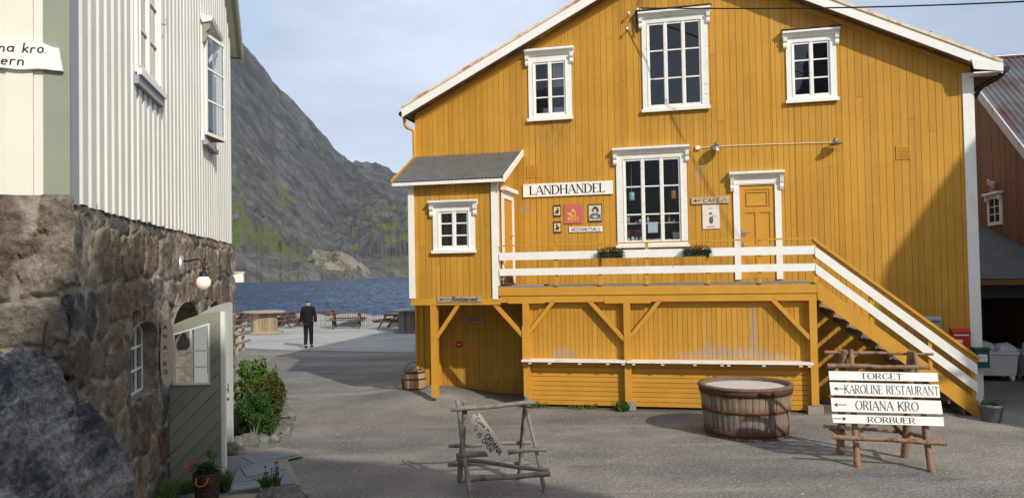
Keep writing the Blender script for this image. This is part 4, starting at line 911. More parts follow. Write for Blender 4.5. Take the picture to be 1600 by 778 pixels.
for (u, zz, r_, h, mt, lb) in ((4.79, 3.725, .035, .14, 'cream2', 'tall cream box at the left end of the window shelf'), (4.97, 3.725, .02, .05, 'white', 'tiny white cup on the window shelf, left pane'), (5.05, 3.725, .035, .08, 'white', 'white pot on the window shelf beside the mullion'),
        (5.22, 3.725, .03, .13, 'cream2', 'cream tin on the window shelf behind the notice'), (5.68, 3.725, .045, .15, 'orange', 'pointed figurine on the window shelf, right pane'), (5.78, 3.725, .02, .05, 'white', 'tiny white cup on the window shelf, right pane')):
    mb = MB()
    if 'figurine' in lb: mb.lathe([(r_, 0), (r_*.7, h*.4), (r_*.25, h*.7), (r_*.35, h*.8), (0, h)], (0, 0, 0), 12)
    elif 'box' in lb: mb.box(-r_, r_, -r_, r_, 0, h*.98); mb.box(-r_*1.04, r_*1.04, -r_*1.04, r_*1.04, h*.75, h)
    else: mb.lathe([(0, 0), (r_*.85, 0), (r_, h*.3), (r_, h*.8), (r_*.7, h*.9), (r_*.75, h), (0, h*.97)], (0, 0, 0), 14)
    nm = 'figurine' if 'figurine' in lb else ('cardboard_box' if 'box' in lb else ('tin' if 'cream tin' in lb else 'cup'))
    o = mb.build(nm, M[mt]); tag(o, lb, nm.replace('_', ' ')); o.location = H(u, -.2, zz)
for i, (u, r_, h) in enumerate(((4.80, .03, .09), (4.89, .035, .12), (4.98, .035, .10), (5.07, .03, .11))):
    mb = MB(); mb.lathe([(0, 0), (r_, 0), (r_, h*.75), (r_*.8, h*.85), (r_*.8, h), (0, h)], (0, 0, 0), 14); o = mb.build('jar', M['white']); tag(o, 'small white jar standing in the row at the bottom left of the shop window', 'jar', 'white jars in the shop window'); o.location = H(u, -.13, 3.31)
for (u, w_, d_, h, mt, lb, nm) in ((4.95, .34, .12, .28, 'cloth', 'dark red padded box behind the white jars in the shop window', 'padded_box'), (5.83, .17, .1, .20, 'cream2', 'cream cardboard box at the bottom right of the shop window', 'cardboard_box'), (5.33, .30, .14, .07, 'cream2', 'flat stack of cards below the paper notice', 'card_stack')):
    mb = MB(); mb.box(-w_/2, w_/2, -d_/2, d_/2, 0, h*.86); mb.box(-w_/2-.004, w_/2+.004, -d_/2-.004, d_/2+.004, h*.8, h); o = mb.build(nm, M[mt]); tag(o, lb, nm.replace('_', ' ')); o.location = H(u, -.30, 3.31); o.rotation_euler = (0, 0, HRZ)
mb = MB(); mb.lathe([(0, 0), (.05, .01), (.085, .045), (.09, .055), (.08, .05), (0, .03)], (0, 0, 0), 16); o = mb.build('glass_bowl', M['galv']); tag(o, 'shiny bowl at the bottom of the right hand shop window pane', 'bowl'); o.location = H(5.65, -.15, 3.31)

up_ = bpy.data.objects['window']
mb = MB()
for i in range(9):
    x0 = 3.20+i*.035; mb.mesh([(x0, .07+.012*(i % 2), 6.80), (x0+.035, .07+.012*((i+1) % 2), 6.80), (x0+.035, .07+.012*((i+1) % 2), 7.38), (x0, .07+.012*(i % 2), 7.38)], [(0, 1, 2, 3)])
mb.build('curtain', M['white_boards'], up_)
for u, w_, h, lb in ((3.05, .15, .16, 'left of two white boxes standing inside the upper left window'), (3.33, .24, .17, 'right, wider one of two white boxes standing inside the upper left window')):
    mb = MB(); mb.box(-w_/2, w_/2, -.05, .05, 0, h*.84); mb.box(-w_/2-.004, w_/2+.004, -.054, .054, h*.78, h); o = mb.build('white_box', M['white']); tag(o, lb, 'box'); o.location = H(u, -.16, 6.19); o.rotation_euler = (0, 0, HRZ)
# flower boxes on the railing
def foliage(name, mat, n_, pos, size, parent=None, flat=.3, up=.3, jit=.5):
    """n_ leaf-shaped faces at positions given by pos(rng) -> (p, outward normal)"""
    vs = []; fs = []; tt = []
    for i in range(n_):
        p, nd = pos(); p = Vector(p); nd = Vector(nd)
        nd = (nd.normalized()+Vector([random.gauss(0, jit) for _ in range(3)])+Vector((0, 0, up))).normalized()
        a = nd.cross(Vector([random.gauss(0, 1) for _ in range(3)])).normalized(); b_ = nd.cross(a)
        s_ = size*random.uniform(.6, 1.35); wd = s_*random.uniform(.38, .55)
        k = len(vs); vs += [tuple(p), tuple(p+b_*wd*.5+a*s_*.45+nd*s_*.08), tuple(p+a*s_), tuple(p-b_*wd*.5+a*s_*.45+nd*s_*.08)]; fs.append((k, k+1, k+2, k+3)); tt.append(random.uniform(-1, 1))
    me = bpy.data.meshes.new(name); me.from_pydata(vs, [], fs); at_ = me.attributes.new('tint', 'FLOAT', 'FACE'); at_.data.foreach_set('value', tt); me.materials.append(M[mat])
    o = bpy.data.objects.new(name, me); C.objects.link(o); o.parent = parent; return o
for u, lb in ((4.605, 'left of two flower boxes on the deck railing, below the shop window'), (6.245, 'right of two flower boxes on the deck railing, left of the yellow door')):
    e = on_house('flower_box', u, PW+.11, 2.96, lb, 'flower box', 'flower boxes hung on the deck railing')
    mb = MB(); mb.prism([(-.21, 0), (.21, 0), (.235, .12), (-.235, .12)], 'y', -.07, .05); mb.build('trough', surf('dark_trough', (.05,.03,.02), .8) if u < 5 else bpy.data.materials['dark_trough'], e)
    def pos():
        a = random.uniform(-.26, .26); return (a, random.uniform(-.13, .05), random.uniform(.04, .21)-abs(a)*.15), (a, -.5, 1)
    foliage('foliage', 'leaf_dark', 800, pos, .04, e)
    def pos(): return (random.gauss(.02, .05), random.uniform(-.11, .02), random.uniform(.12, .22)), (0, -1, .5)
    foliage('blossoms', 'redpet', 60, pos, .035, e)
e = on_house('door_mat', 2.88, PW-.35, 2.432, 'grey mat lying on the deck beside the porch', 'mat')
mb = MB(); mb.box(-.35, .35, -.2, .2, 0, .018); mb.build('mat_body', M['bluegrey'], e); mb = MB(); mb.box(-.36, -.34, -.21, .21, 0, .022); mb.box(.34, .36, -.21, .21, 0, .022); mb.build('mat_edge', M['dark'], e)
mb = MB()
pts = [(.11*math.cos(i*.5)*(1-.004*i), .11*math.sin(i*.5)*(1-.004*i), .015+.0035*i) for i in range(60)]
mb.tube(pts, .014, 6); o = mb.build('rope_coil', surf('brown_rope', (.14,.08,.045), .9)); tag(o, 'brown coil of rope on the deck beside the porch door', 'rope'); o.location = H(2.48, PW-.2, 2.43)

# mailboxes at the right
e = on_house('mailbox', 11.20, .0, 1.13, 'red mailbox on the yellow wall behind the stair foot', 'mailbox')
mb = MB(); mb.prism([(0, 0), (-.14, 0), (-.17, .27), (-.10, .33), (0, .33)], 'x', -.16, .16); mb.build('box_body', M['red'], e)
mb = MB(); mb.box(-.13, .13, -.166, -.16, .20, .222); mb.box(-.10, .02, -.158, -.15, .06, .12); mb.build('box_label', M['white'], e)
e = on_house('mailbox', 10.72, .0, 1.40, 'grey mailbox on the yellow wall behind the sloping handrail', 'mailbox')
mb = MB(); mb.prism([(0, 0), (-.12, 0), (-.14, .25), (-.08, .30), (0, .30)], 'x', -.15, .15); mb.build('box_body', M['bluegrey'], e)
mb = MB(); mb.box(-.12, .12, -.138, -.13, .19, .21); mb.build('box_slot', M['dark'], e)
M['green_box'] = surf('dark_green_box', (.012, .07, .05), .4, .05)
e = empty('mailbox', H(11.53, .14, .72), HRZ); tag(e, 'dark green post box with a white label fixed to the white corner board', 'mailbox')
mb = MB(); mb.box(-.12, .12, -.10, .10, 0, .34); mb.build('box_body', M['green_box'], e)
mb = MB(); mb.box(-.14, .14, -.13, .11, .34, .38); mb.build('box_lid', M['green_box'], e)
mb = MB(); mb.box(-.07, .08, -.104, -.1005, .12, .26); mb.build('box_label', M['white'], e)
mb = MB()
for k in range(3): mb.box(-.05, .05, -.1055, -.1045, .15+k*.03, .156+k*.03)
mb.build('lettering', M['black'], e)
mb = MB(); mb.box(-.02, .02, .10, .14, .0, .3); mb.build('box_mount', M['metal_dark'], e)
# planter pot at the corner
e = empty('planter_pot', (8.17, 13.25, .02)); tag(e, 'round grey planter pot with low green plant at the corner of the yellow house', 'planter')
mb = MB(); mb.lathe([(0, 0), (.13, 0), (.145, .02), (.185, .25), (.20, .255), (.20, .30), (.18, .30), (.17, .26), (0, .25)], (0, 0, 0), 22); mb.build('pot', surf('grey_stoneware', (.13,.135,.14), .8, .2), e)
foliage('foliage', 'leaf_dark', 260, lambda: ((random.gauss(0, .08), random.gauss(0, .08), random.uniform(.25, .36)), (0, 0, 1)), .05, e)
# ------------------------------------------------------------ the white house on its stone basement (left)
BA = math.atan(.228); WC = Vector((-3.73, 6.56, 0)); WRZ = math.pi/2+BA
WB_ = Vector((-math.sin(BA), math.cos(BA), 0)); WN_ = Vector((math.cos(BA), math.sin(BA), 0))
def Wp(u, w_, z): return WC+WB_*u+WN_*w_+Vector((0, 0, z))
WH = empty('white_house', WC, WRZ)
tag(WH, 'tall white boarded house on a rough stone basement at the left edge', 'house')
M['stone_core'] = surf('mortar_core', (.16,.14,.11), .9, .2, 4, 20, bmp=.6, bd=.01)
# local axes: x along the alley wall, -y outward
WIN1 = (2.02, 3.02, 5.14, 7.0); WIN2 = (6.37, 7.22, 5.10, 6.85)
def wtop(u): return 12.4-abs(u-5.1)*1.0
RR = random.Random(4)
mb = MB()
def wclad(mb, u0, u1, ops):
    u = u0
    mb2 = []
    while u < u1-.01:
        e_ = min(u+.128, u1); mid_ = (u+e_)/2
        for (a, b_, yf, tint) in ((u, e_, -.001, RR.uniform(-1, 1)),): mb2.append((a, b_, yf, tint))
        if e_+.118 <= u1+.05: mb2.append((e_-.012, min(e_+.130, u1), -.026, RR.uniform(-1, 1)))
        u = e_+.118
    for a, b_, yf, tint in mb2:
        cuts = [3.41+.004*RR.uniform(-3, 3)]
        blk = [(o[2], o[3]) for o in ops if a < o[1] and b_ > o[0]]
        z = cuts[0]; top = wtop((a+b_)/2)
        for q0, q1 in blk: mb.box(a, b_, yf, .0 if yf < -.01 else .02, z, q0, tint); z = q1
        mb.box(a, b_, yf, .0 if yf < -.01 else .02, z, top, tint)
wclad(mb, 0.0, 10.02, [WIN1, WIN2])
mb.build('alley_wall', M['white_boards'], WH)
mb = MB(); mb.box(-.20, .0, -.03, -.001, 3.40, 9, 0); mb.build('corner_board', M['bluegrey'], WH, 'blue grey corner board')
# wall A (faces the street): plane x = -.2, runs along +y
mb = MB(); yb = -.02
mb.box(-.225, -.20, -.03, .17, 3.41, 9.0); mb.build('corner_board', M['sage'], WH, 'sage green corner board')
mb = MB(); yy = .172; k = 0
while yy < 6:
    wd = .07 if k == 0 else .2; mb.box(-.215-(k % 2)*.016, -.19, yy, yy+wd, 3.42+.003*(k % 3), 9.5, RR.uniform(-1, 1)); yy += wd+.002; k += 1
mb.build('street_wall', M['cream'], WH)
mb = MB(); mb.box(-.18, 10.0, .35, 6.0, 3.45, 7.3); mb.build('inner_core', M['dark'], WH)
mb = MB(); mb.box(-.215, 1.4, .035, 6.0, -.1, 3.40); mb.build('wall_core', M['stone_core'], WH)
# roof verge and eave at the far end
mb = MB()
for sgn in (1, -1):
    xe = 5.1+sgn*5.0
    mb.prism([(5.1, 12.55), (xe, 12.55-5.0), (xe, 12.42-5.0), (5.1, 12.4)], 'y', -.22, 12)
wroof = mb.build('roof', M['tin'], WH)
mb = MB()
for sgn in (1, -1):
    xe = 5.1+sgn*5.0
    mb.prism([(5.1, 12.60), (xe, 12.60-5.0), (xe, 12.30-5.0), (5.1, 12.30)], 'y', -.26, -.222)
mb.build('bargeboard', M['sage'], wroof)
mb = MB(); mb.prism([(5.1, 12.39), (10.05, 7.44), (10.05, 7.42), (5.1, 12.37)], 'y', -.22, 0); mb.build('soffit', M['sage'], wroof)
mb = MB(); mb.tube([(10.16, -.22, 7.46), (10.16, 8, 7.46)], .05, 8); mb.build('gutter', M['bluegrey'], wroof)
w1 = add_window(WH, WIN1, (1.91, 3.13, 5.04, 7.12), -.02, 2, 4, 'white', .10, depth=.34, room=False)
mb = MB(); mb.box(1.86, 3.17, -.075, -.03, 4.90, 5.0); mb.build('sill_flashing', M['bluegrey'], w1)
mb = MB()
for k in (0, 1): mb.tube([(3.12, -.05, 5.95+k*.9), (3.16, -.09, 5.95+k*.9), (3.15, -.10, 6.02+k*.9)], .01, 6)
mb.build('window_hook', M['galv'], w1)
# second window: casement swung open
mb = MB(); mb.box(6.25, 6.37, -.05, .02, 5.0, 6.95); mb.box(7.22, 7.34, -.05, .02, 5.0, 6.95); mb.box(6.37, 7.22, -.049, .02, 6.85, 6.95); mb.box(6.37, 7.22, -.049, .02, 5.0, 5.10)
w2 = mb.build('window', M['white'], WH)
mb = MB(); mb.box(6.20, 7.39, -.12, -.052, 4.93, 5.0); mb.build('sill', M['bluegrey'], w2)
mb = MB(); mb.prism([(-.052, 6.95), (-.20, 6.99), (-.22, 7.05), (.0, 7.10)], 'x', 6.19, 7.40)
mb.build('cornice', M['white_worn'], w2)
for a in (6.22, 7.30):
    mb = MB(); mb.prism([(-.052, 6.94), (-.17, 6.94), (-.16, 6.86), (-.10, 6.80), (-.13, 6.74), (-.10, 6.66), (-.06, 6.62), (-.052, 6.62)], 'x', a, a+.07); mb.build('scroll_bracket', M['sage'], w2)
mb = MB(); mb.face([(6.37, .008, 5.10), (7.22, .008, 5.10), (7.22, .008, 6.85), (6.37, .008, 6.85)]); mb.build('pane', M['dark'], w2)
def leaf(w_, h, cols, rows, fr, name, mat, parent, org, ang, th=.035):
    e = MB(); e.box(0, fr, -th/2, th/2, 0, h); e.box(w_-fr, w_, -th/2, th/2, 0, h); e.box(fr, w_-fr, -th/2+.001, th/2-.001, 0, fr); e.box(fr, w_-fr, -th/2+.001, th/2-.001, h-fr, h)
    for j in range(1, rows): zz = fr+(h-2*fr)*j/rows; e.box(fr, w_-fr, -th/2+.004, th/2-.004, zz-.017, zz+.017)
    for i in range(1, cols): xx = fr+(w_-2*fr)*i/cols; e.box(xx-.015, xx+.015, -th/2+.003, th/2-.003, fr, h-fr)
    o = e.build(name, mat, parent); o.location = org; o.rotation_euler = (0, 0, ang)
    g = MB(); g.face([(fr, 0, fr), (w_-fr, 0, fr), (w_-fr, 0, h-fr), (fr, 0, h-fr)]); g.build('pane', M['glass'], o); return o
leaf(.78, 1.72, 1, 3, .055, 'open_casement', M['white'], WH, (6.37, -.065, 5.12), -rad(15))
mb = MB(); mb.prism([(6.37, -.06), (7.11, -.25), (7.11, -.06)], 'z', 5.105, 5.12); mb.build('casement_stay', M['wood_warm'], WH)

# stone basement: rough stones in mortar, modelled relief
ARCH = (3.66, 5.62, 0.0, 2.0, 2.40)          # door opening  u0,u1,z0,zspring,ztop
AR2 = (6.55, 7.75, 1.0, 2.1, 2.30)
SW_ = (1.54, 2.80, 1.42, 2.08, 2.27)
def inside_open(u, z, o):
    u0, u1, z0, zs, zt = o; c_ = (u0+u1)/2; r_ = (u1-u0)/2
    return (u > u0) & (u < u1) & (z > z0) & (z < zs+(zt-zs)*np.sqrt(np.clip(1-((u-c_)/r_)**2, 0, 1)))
def stonework(u, z, seed=3):
    """voronoi of irregular blocks: returns relief, mortar mask, stone id"""
    r = np.random.default_rng(seed); pts = []
    zz = 0.0
    while zz < 3.8:
        rowh = r.uniform(.32, .68); uu = -3+r.uniform(0, .4)
        while uu < 11:
            wd = r.uniform(.25, .85); pts.append((uu+wd/2, zz+rowh/2+r.uniform(-.07, .07), wd, rowh)); uu += wd
            if r.random() < .35: pts.append((uu+r.uniform(-.05,.05), zz+r.uniform(0, rowh), .16, .2)); uu += .08
        zz += rowh
    pts = np.array(pts); wu = u+(fbm(u*1.8, z*1.8, 5, 201)-.5)*.42; wz = z+(fbm(u*1.8+9, z*1.8, 5, 211)-.5)*.36
    d1 = np.full(u.shape, 9.); d2 = np.full(u.shape, 9.); idx = np.zeros(u.shape, int)
    for i, (pu, pz, wd, rh) in enumerate(pts):
        sel = (np.abs(wu-pu) < 1.2)
        if not sel.any(): continue
        d = np.full(u.shape, 9.); d[sel] = np.power(np.abs((wu[sel]-pu)/(wd*.5))**2.6+np.abs((wz[sel]-pz)/(rh*.5))**2.6, 1/2.6)
        near = d < d1; d2 = np.where(near, d1, np.minimum(d2, d)); idx = np.where(near, i, idx); d1 = np.where(near, d, d1)
    e = (d2-d1)*.5; rnd = r.random(len(pts)+1)[idx]; rnd2 = r.random(len(pts)+1)[idx]
    mort = np.clip(1-(e-.05-.16*(fbm(u*1.3, z*1.3, 3, 231)-.25))/.05, 0, 1)
    smear = np.clip((fbm(u*.9+4, z*.9, 5, 241)-.53)*9, 0, 1); mort = np.clip(np.maximum(mort, smear*.8*np.clip((fbm(u*5, z*5, 4, 251)-.35)*5, 0, 1)), 0, 1)
    rel = (1-mort)*(.022+.022*rnd2+.018*(fbm(u*5, z*5, 5, 261)-.5)*2)+.020*(fbm(u*14, z*14, 4, 271)-.5)*2+.012*(fbm(u*3, z*3, 5, 291, True)-.5)+.03*(fbm(u*.8, z*.8, 3, 281)-.5)
    return rel, mort, rnd
def rock_material():
    m_, n, b = new_mat('basement_stone'); v = coords(n)
    id_ = attr(n, 'stone').outputs['Fac']; mo = attr(n, 'mortar').outputs['Fac']
    cr = n.nodes.new('ShaderNodeValToRGB'); el = cr.color_ramp.elements; cr.color_ramp.interpolation = 'CONSTANT'
    cols = [(.0, (.14,.11,.088)), (.18, (.18,.145,.11)), (.34, (.11,.11,.112)), (.46, (.21,.175,.135)), (.60, (.085,.088,.095)), (.70, (.17,.15,.125)), (.84, (.23,.195,.155)), (.985, (.14,.075,.05))]
    el[0].position = 0; el[0].color = cols[0][1]+(1,); el[1].position = cols[1][0]; el[1].color = cols[1][1]+(1,)
    for p_, c_ in cols[2:]: q = el.new(p_); q.color = c_+(1,)
    n.links.new(id_, cr.inputs['Fac'])
    c = mixc(n, 1., cr.outputs['Color'], ramp(n, noise(n, v, 5, 8, .7), .3, .7, (.50,.50,.50,1), (1.55,1.5,1.45,1)), 'MULTIPLY')
    c = mixc(n, 1., c, ramp(n, noise(n, v, 30, 8, .8), .38, .62, (.62,.62,.62,1), (1.4,1.4,1.38,1)), 'MULTIPLY')
    c = mixc(n, ramp(n, noise(n, v, 11, 7, .7), .56, .66), c, (.20, .17, .13))
    mc = mixc(n, ramp(n, noise(n, v, 3.5, 7, .7), .4, .62), (.24, .205, .16), (.52, .47, .38))
    c = mixc(n, mo, c, mc)
    li = ramp(n, noise(n, v, 8, 8, .75), .66, .69); c = mixc(n, mth(n, 'MULTIPLY', li, .6), c, (.42, .41, .37))
    c = mixc(n, ramp(n, noise(n, coords(n, (1,1,.5)), 1.6, 5, .6), .62, .75), c, (.07, .068, .06))
    n.links.new(c, b.inputs['Base Color']); b.inputs['Roughness'].default_value = .92; b.inputs['Specular IOR Level'].default_value = .2
    k1 = bump(n, noise(n, v, 9, 9, .7), 1., .06, b); bump(n, noise(n, v, 45, 4, .7), .8, .015, b, k1); return m_
M['stone'] = rock_material()
us = np.arange(-.30, 10.16, .022); zs = np.arange(-.1, 3.47, .022); UU, ZZ = np.meshgrid(us, zs)
rel, mort, sid = stonework(UU, ZZ)
cut = np.zeros(UU.shape, bool)
for o_ in (ARCH, AR2, SW_): cut |= inside_open(UU, ZZ, o_)
brick = np.zeros(UU.shape, bool)
def ringmask(o_, t_): 
    big_ = (o_[0]-t_, o_[1]+t_, o_[3], o_[3], o_[4]+t_); return inside_open(UU, ZZ, big_) & ~inside_open(UU, ZZ, o_)
for o_, t_ in ((ARCH, .30), (SW_, .2)):
    rm = ringmask(o_, t_); mort = np.where(rm, .55*(fbm(UU*9, ZZ*3, 3, 301) > .5), mort); sid = np.where(rm, np.where(fbm(UU*6, ZZ*2, 2, 303) > .5, .99, .5), sid)
sm = ringmask((SW_[0], SW_[1], SW_[2]-.2, SW_[3], SW_[4]), .0)
plz = ((UU > SW_[1]) & (UU < SW_[1]+.16) & (ZZ > SW_[2]-.15) & (ZZ < SW_[3]+.1)); mort = np.where(plz, 1, mort)
top_in = np.clip((ZZ-3.30)/.12, 0, 1)*.05
Yg = -(rel+.005)+top_in; face_cut = cut[:-1, :-1] & cut[1:, 1:] & cut[1:, :-1] & cut[:-1, 1:]
grid_obj('stone_basement', UU, Yg, ZZ, M['stone'], {'mortar': mort, 'stone': sid}, WH, True, ~face_cut)
# street-side basement
vs_ = np.arange(-.06, 4.2, .025); VV, Z3 = np.meshgrid(vs_, zs); rel2, mort2, sid2 = stonework(VV*1.25+5, Z3*1.25, 9); mort2 = mort2*.6; rel2 = rel2*1.5
o = grid_obj('stone_basement', -.25-rel2, VV-.03, Z3, M['stone'], {'mortar': mort2, 'stone': sid2}, WH, True)
o.data.flip_normals(); o['label'] = 'street side of the stone basement with a white paint spill'
# reveals of the openings
def reveal(o_, depth, mat, name):
    u0, u1, z0, zs_, zt = o_; c_ = (u0+u1)/2; r_ = (u1-u0)/2
    pr = [(u0, z0), (u0, zs_)]+[(c_-r_*math.cos(rad(a)), zs_+(zt-zs_)*math.sin(rad(a))) for a in range(10, 180, 10)]+[(u1, zs_), (u1, z0)]
    mb = MB()
    for (a, b_) in zip(pr, pr[1:]+pr[:1]): mb.face([(a[0], -.06, a[1]), (b_[0], -.06, b_[1]), (b_[0], depth, b_[1]), (a[0], depth, a[1])])
    return mb.build(name, mat, WH), pr
M['plaster'] = surf('old_lime_plaster', (.27, .24, .19), .9, .25, 6, 30, bmp=.7, bd=.012, second=(.13,.115,.09), s2=(.48,.62), s2sc=5)
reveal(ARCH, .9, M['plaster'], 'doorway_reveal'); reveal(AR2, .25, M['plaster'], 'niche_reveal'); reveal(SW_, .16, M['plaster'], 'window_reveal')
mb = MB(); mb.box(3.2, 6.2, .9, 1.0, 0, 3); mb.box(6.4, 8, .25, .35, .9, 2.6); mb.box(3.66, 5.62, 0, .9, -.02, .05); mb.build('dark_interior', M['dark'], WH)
mb = MB(); y = .13; a, b_, c0, c1 = 1.56, 2.78, 1.44, 2.02; 
for i in range(5): x = a+(b_-a)*i/4; mb.box(x-.012, x+.012, y-.02, y, c0, 2.06+.19*math.sin(math.pi*min(max((x-1.54)/1.26, 0), 1)))
for z in (c0, 1.70, 1.96): mb.box(a, b_, y-.018, y-.002, z-.013, z+.013)
for a0 in range(0, 180, 12):
    P_ = lambda t: (2.17-.62*math.cos(rad(t)), y-.01, 2.07+.19*math.sin(rad(t))); mb.beam(P_(a0), P_(a0+12), .02, .024, (0, -1, 0))
bw = mb.build('window', M['white'], WH, 'small arched basement window with thin white bars')
mb = MB(); mb.face([(1.5, .135, 1.4), (2.85, .135, 1.4), (2.85, .135, 2.3), (1.5, .135, 2.3)]); mb.build('pane', M['glass'], bw)
mb = MB(); mb.face([(1.5, .60, 1.2), (3.1, .60, 1.2), (3.1, .60, 2.4), (1.5, .60, 2.4)]); mb.build('room_wall', M['dark'], bw)

# the two open door leaves (local frame of the white house)
def wl(P_):    # world -> white-house local
    d = P_-WC; return Vector((d.dot(WB_), -d.dot(WN_), P_.z))
def door_leaf(hinge, vec, width, z0, h, rise, mat, name, label, glass_rect, diag=True, edge=None):
    """arched-top leaf; vec = world direction from hinge to free edge"""
    hl = wl(hinge); tip = wl(hinge+vec); ang = math.atan2(tip.y-hl.y, tip.x-hl.x)
    top = lambda x: h+rise*math.sin(.5*math.pi*min(1, max(0, x/width)))
    g0, g1, gz0, gz1 = glass_rect; th = .05
    mb = MB(); xs_ = [0, g0]+list(np.linspace(g0, g1, 8)[1:-1])+[g1]+list(np.linspace(g1, width, 4)[1:])
    for a, b_ in zip(xs_[:-1], xs_[1:]):
        mid_ = (a+b_)/2
        if g0 < mid_ < g1:
            mb.prism([(a, z0), (b_, z0), (b_, gz0), (a, gz0)], 'y', -th/2, th/2); gt = lambda x: gz1+rise*.9*(math.sin(.5*math.pi*x/width)-math.sin(.5*math.pi*g0/width))
            mb.prism([(a, gt(a)), (b_, gt(b_)), (b_, top(b_)), (a, top(a))], 'y', -th/2, th/2)
        else: mb.prism([(a, z0), (b_, z0), (b_, top(b_)), (a, top(a))], 'y', -th/2, th/2)
    o = mb.build(name, mat, WH, label); o.location = (hl.x, hl.y, 0); o.rotation_euler = (0, 0, ang)
    return o, top
hG = gp(262, 760, .05); hinge = Vector((hG.x, hG.y, 0)); tipG = gp(345, 752, .06); vecG = Vector((.70, .03, 0))
gd, topG = door_leaf(hinge, vecG, .70, .06, 2.10, .20, M['door_green'], 'green_door', 'olive green door leaf with diagonal boards, swung open', (.10, .55, 1.38, 2.00))
# diagonal board grooves as raised boards
mb = MB()
def clip_poly(poly, x0, x1, z0, z1):
    def cl(P_, f, inter):
        out = []
        for i in range(len(P_)):
            a, b_ = P_[i], P_[(i+1) % len(P_)]
            if f(a): out.append(a)
            if f(a) != f(b_): out.append(inter(a, b_))
        return out
    for ax, lim, sg in ((0, x0, 1), (0, x1, -1), (1, z0, 1), (1, z1, -1)):
        if len(poly) < 3: return []
        poly = cl(poly, lambda p, ax=ax, lim=lim, sg=sg: (p[ax]-lim)*sg >= -1e-9, lambda a, b_, ax=ax, lim=lim: tuple(a[k]+(b_[k]-a[k])*((lim-a[ax])/(b_[ax]-a[ax])) for k in (0, 1)))
    return poly
for i in range(-8, 26):
    c0 = i*.21; q = [(-.5, c0-.5), (1.5, c0+1.5), (1.5, c0+1.5+.195), (-.5, c0-.5+.195)]
    for (x0, x1, z0_, z1_) in ((.012, .69, .07, 1.33), (.012, .09, 1.33, 2.08), (.56, .69, 1.33, 2.2)):
        pp = clip_poly(q, x0, x1, z0_, z1_)
        if len(pp) >= 3: mb.prism(pp, 'y', -.040, -.0252, RR.uniform(-1, 1))
mb.build('diagonal_board', M['door_green'], gd)
mb = MB(); mb.box(.70, .75, -.03, .035, .06, 2.30); mb.box(.745, .752, -.012, .012, .9, 1.35); mb.build('edge_strip', M['white_worn'], gd)
mb = MB(); y0_, y1_ = -.045, -.026
mb.box(.085, .11, y0_, y1_, 1.36, 2.02); mb.box(.54, .565, y0_, y1_, 1.36, 2.15); mb.box(.11, .54, y0_, y1_, 1.36, 1.385)
mb.beam((.085, -.0355, 2.01), (.565, -.0355, 2.145), .02, .025, (0, -1, 0)); mb.box(.315, .335, y0_, y1_, 1.385, 2.07)
for z in (1.59, 1.80): mb.box(.11, .54, y0_+.002, y1_, z-.01, z+.01)
mb.build('glazing_bar', M['white_worn'], gd)
mb = MB(); mb.face([(.1, -.0, 1.37), (.55, -.0, 1.37), (.55, -.0, 2.15), (.1, -.0, 2.02)]); mb.build('pane', M['glass'], gd)
hY = gp(364, 705, .05); tip2 = Vector((hY.x, hY.y, 0)); uH = 5.58; h2_ = Wp(uH, .0, 0); v2 = (tip2-h2_); wd2 = v2.length
yd, topY = door_leaf(h2_, v2, wd2, .08, 2.12, .22, M['door_grey'], 'grey_door', 'pale grey door leaf with narrow panes and lever handle, swung open', (.20, wd2-.16, 1.25, 2.05))
mb = MB()
mb.box(wd2-.155, wd2-.14, -.04, -.026, 1.25, 2.12); mb.box(wd2-.08, wd2-.065, -.04, -.026, .2, 2.2)
mb.build('panel_moulding', M['door_grey'], yd)
mb = MB(); mb.face([(.2, 0, 1.25), (wd2-.16, 0, 1.25), (wd2-.16, 0, 2.2), (.2, 0, 2.1)]); mb.build('pane', M['glass'], yd)
mb = MB(); mb.tube([(wd2-.06, -.025, 1.03), (wd2-.06, -.08, 1.03), (wd2-.17, -.085, 1.02)], .011, 6); mb.box(wd2-.08, wd2-.04, -.033, -.025, .96, 1.1); mb.build('handle', M['galv'], yd)
mb = MB(); mb.tube([(wd2-.06, -.025, .86), (wd2-.06, -.04, .86)], .022, 8); mb.build('lock', M['rust'], yd)

# fittings on the white house (things)
M['globe'] = surf('opal_globe', (.80, .74, .64), .25, .02, bmp=.02)
nn_ = M['globe'].node_tree; nn_.nodes['Principled BSDF'].inputs['Emission Color'].default_value = (1, .62, .38, 1); nn_.nodes['Principled BSDF'].inputs['Emission Strength'].default_value = .35
base = Wp(4.25, .04, 2.92); gl = at(318, 441, 10.75)
e = empty('globe_lamp', base, 0); tag(e, 'lit white globe lamp on a curved black arm fixed to the stone wall', 'wall lamp')
L_ = gl-base
mb = MB(); mb.lathe([(0, .14), (.05, .13), (.055, 0), (.06, -.10), (.04, -.13), (0, -.135)], (0, 0, 0), 14); mb.build('mounting_box', M['galv'], e)
mb = MB(); mb.tube([(0, 0, .06), L_*.35+Vector((0, 0, .08+.06)), L_*.8+Vector((0, 0, .28)), L_*.97+Vector((0, 0, .26)), L_+Vector((0, 0, .2)), L_+Vector((0, 0, .11))], .014, 8); mb.lathe([(0, .15), (.04, .145), (.055, .10), (.06, .07), (0, .07)], L_, 14); mb.build('arm', M['metal_dark'], e)
mb = MB(); mb.lathe([(max(.001, .098*math.sin(rad(a))), -.098*math.cos(rad(a))) for a in range(0, 181, 12)], L_, 20); mb.build('globe', M['globe'], e)
e = empty('oval_sign', Wp(3.0, .16, 1.78), 0); tag(e, 'upright oval wooden sign with dark letters leaning beside the green door', 'sign')
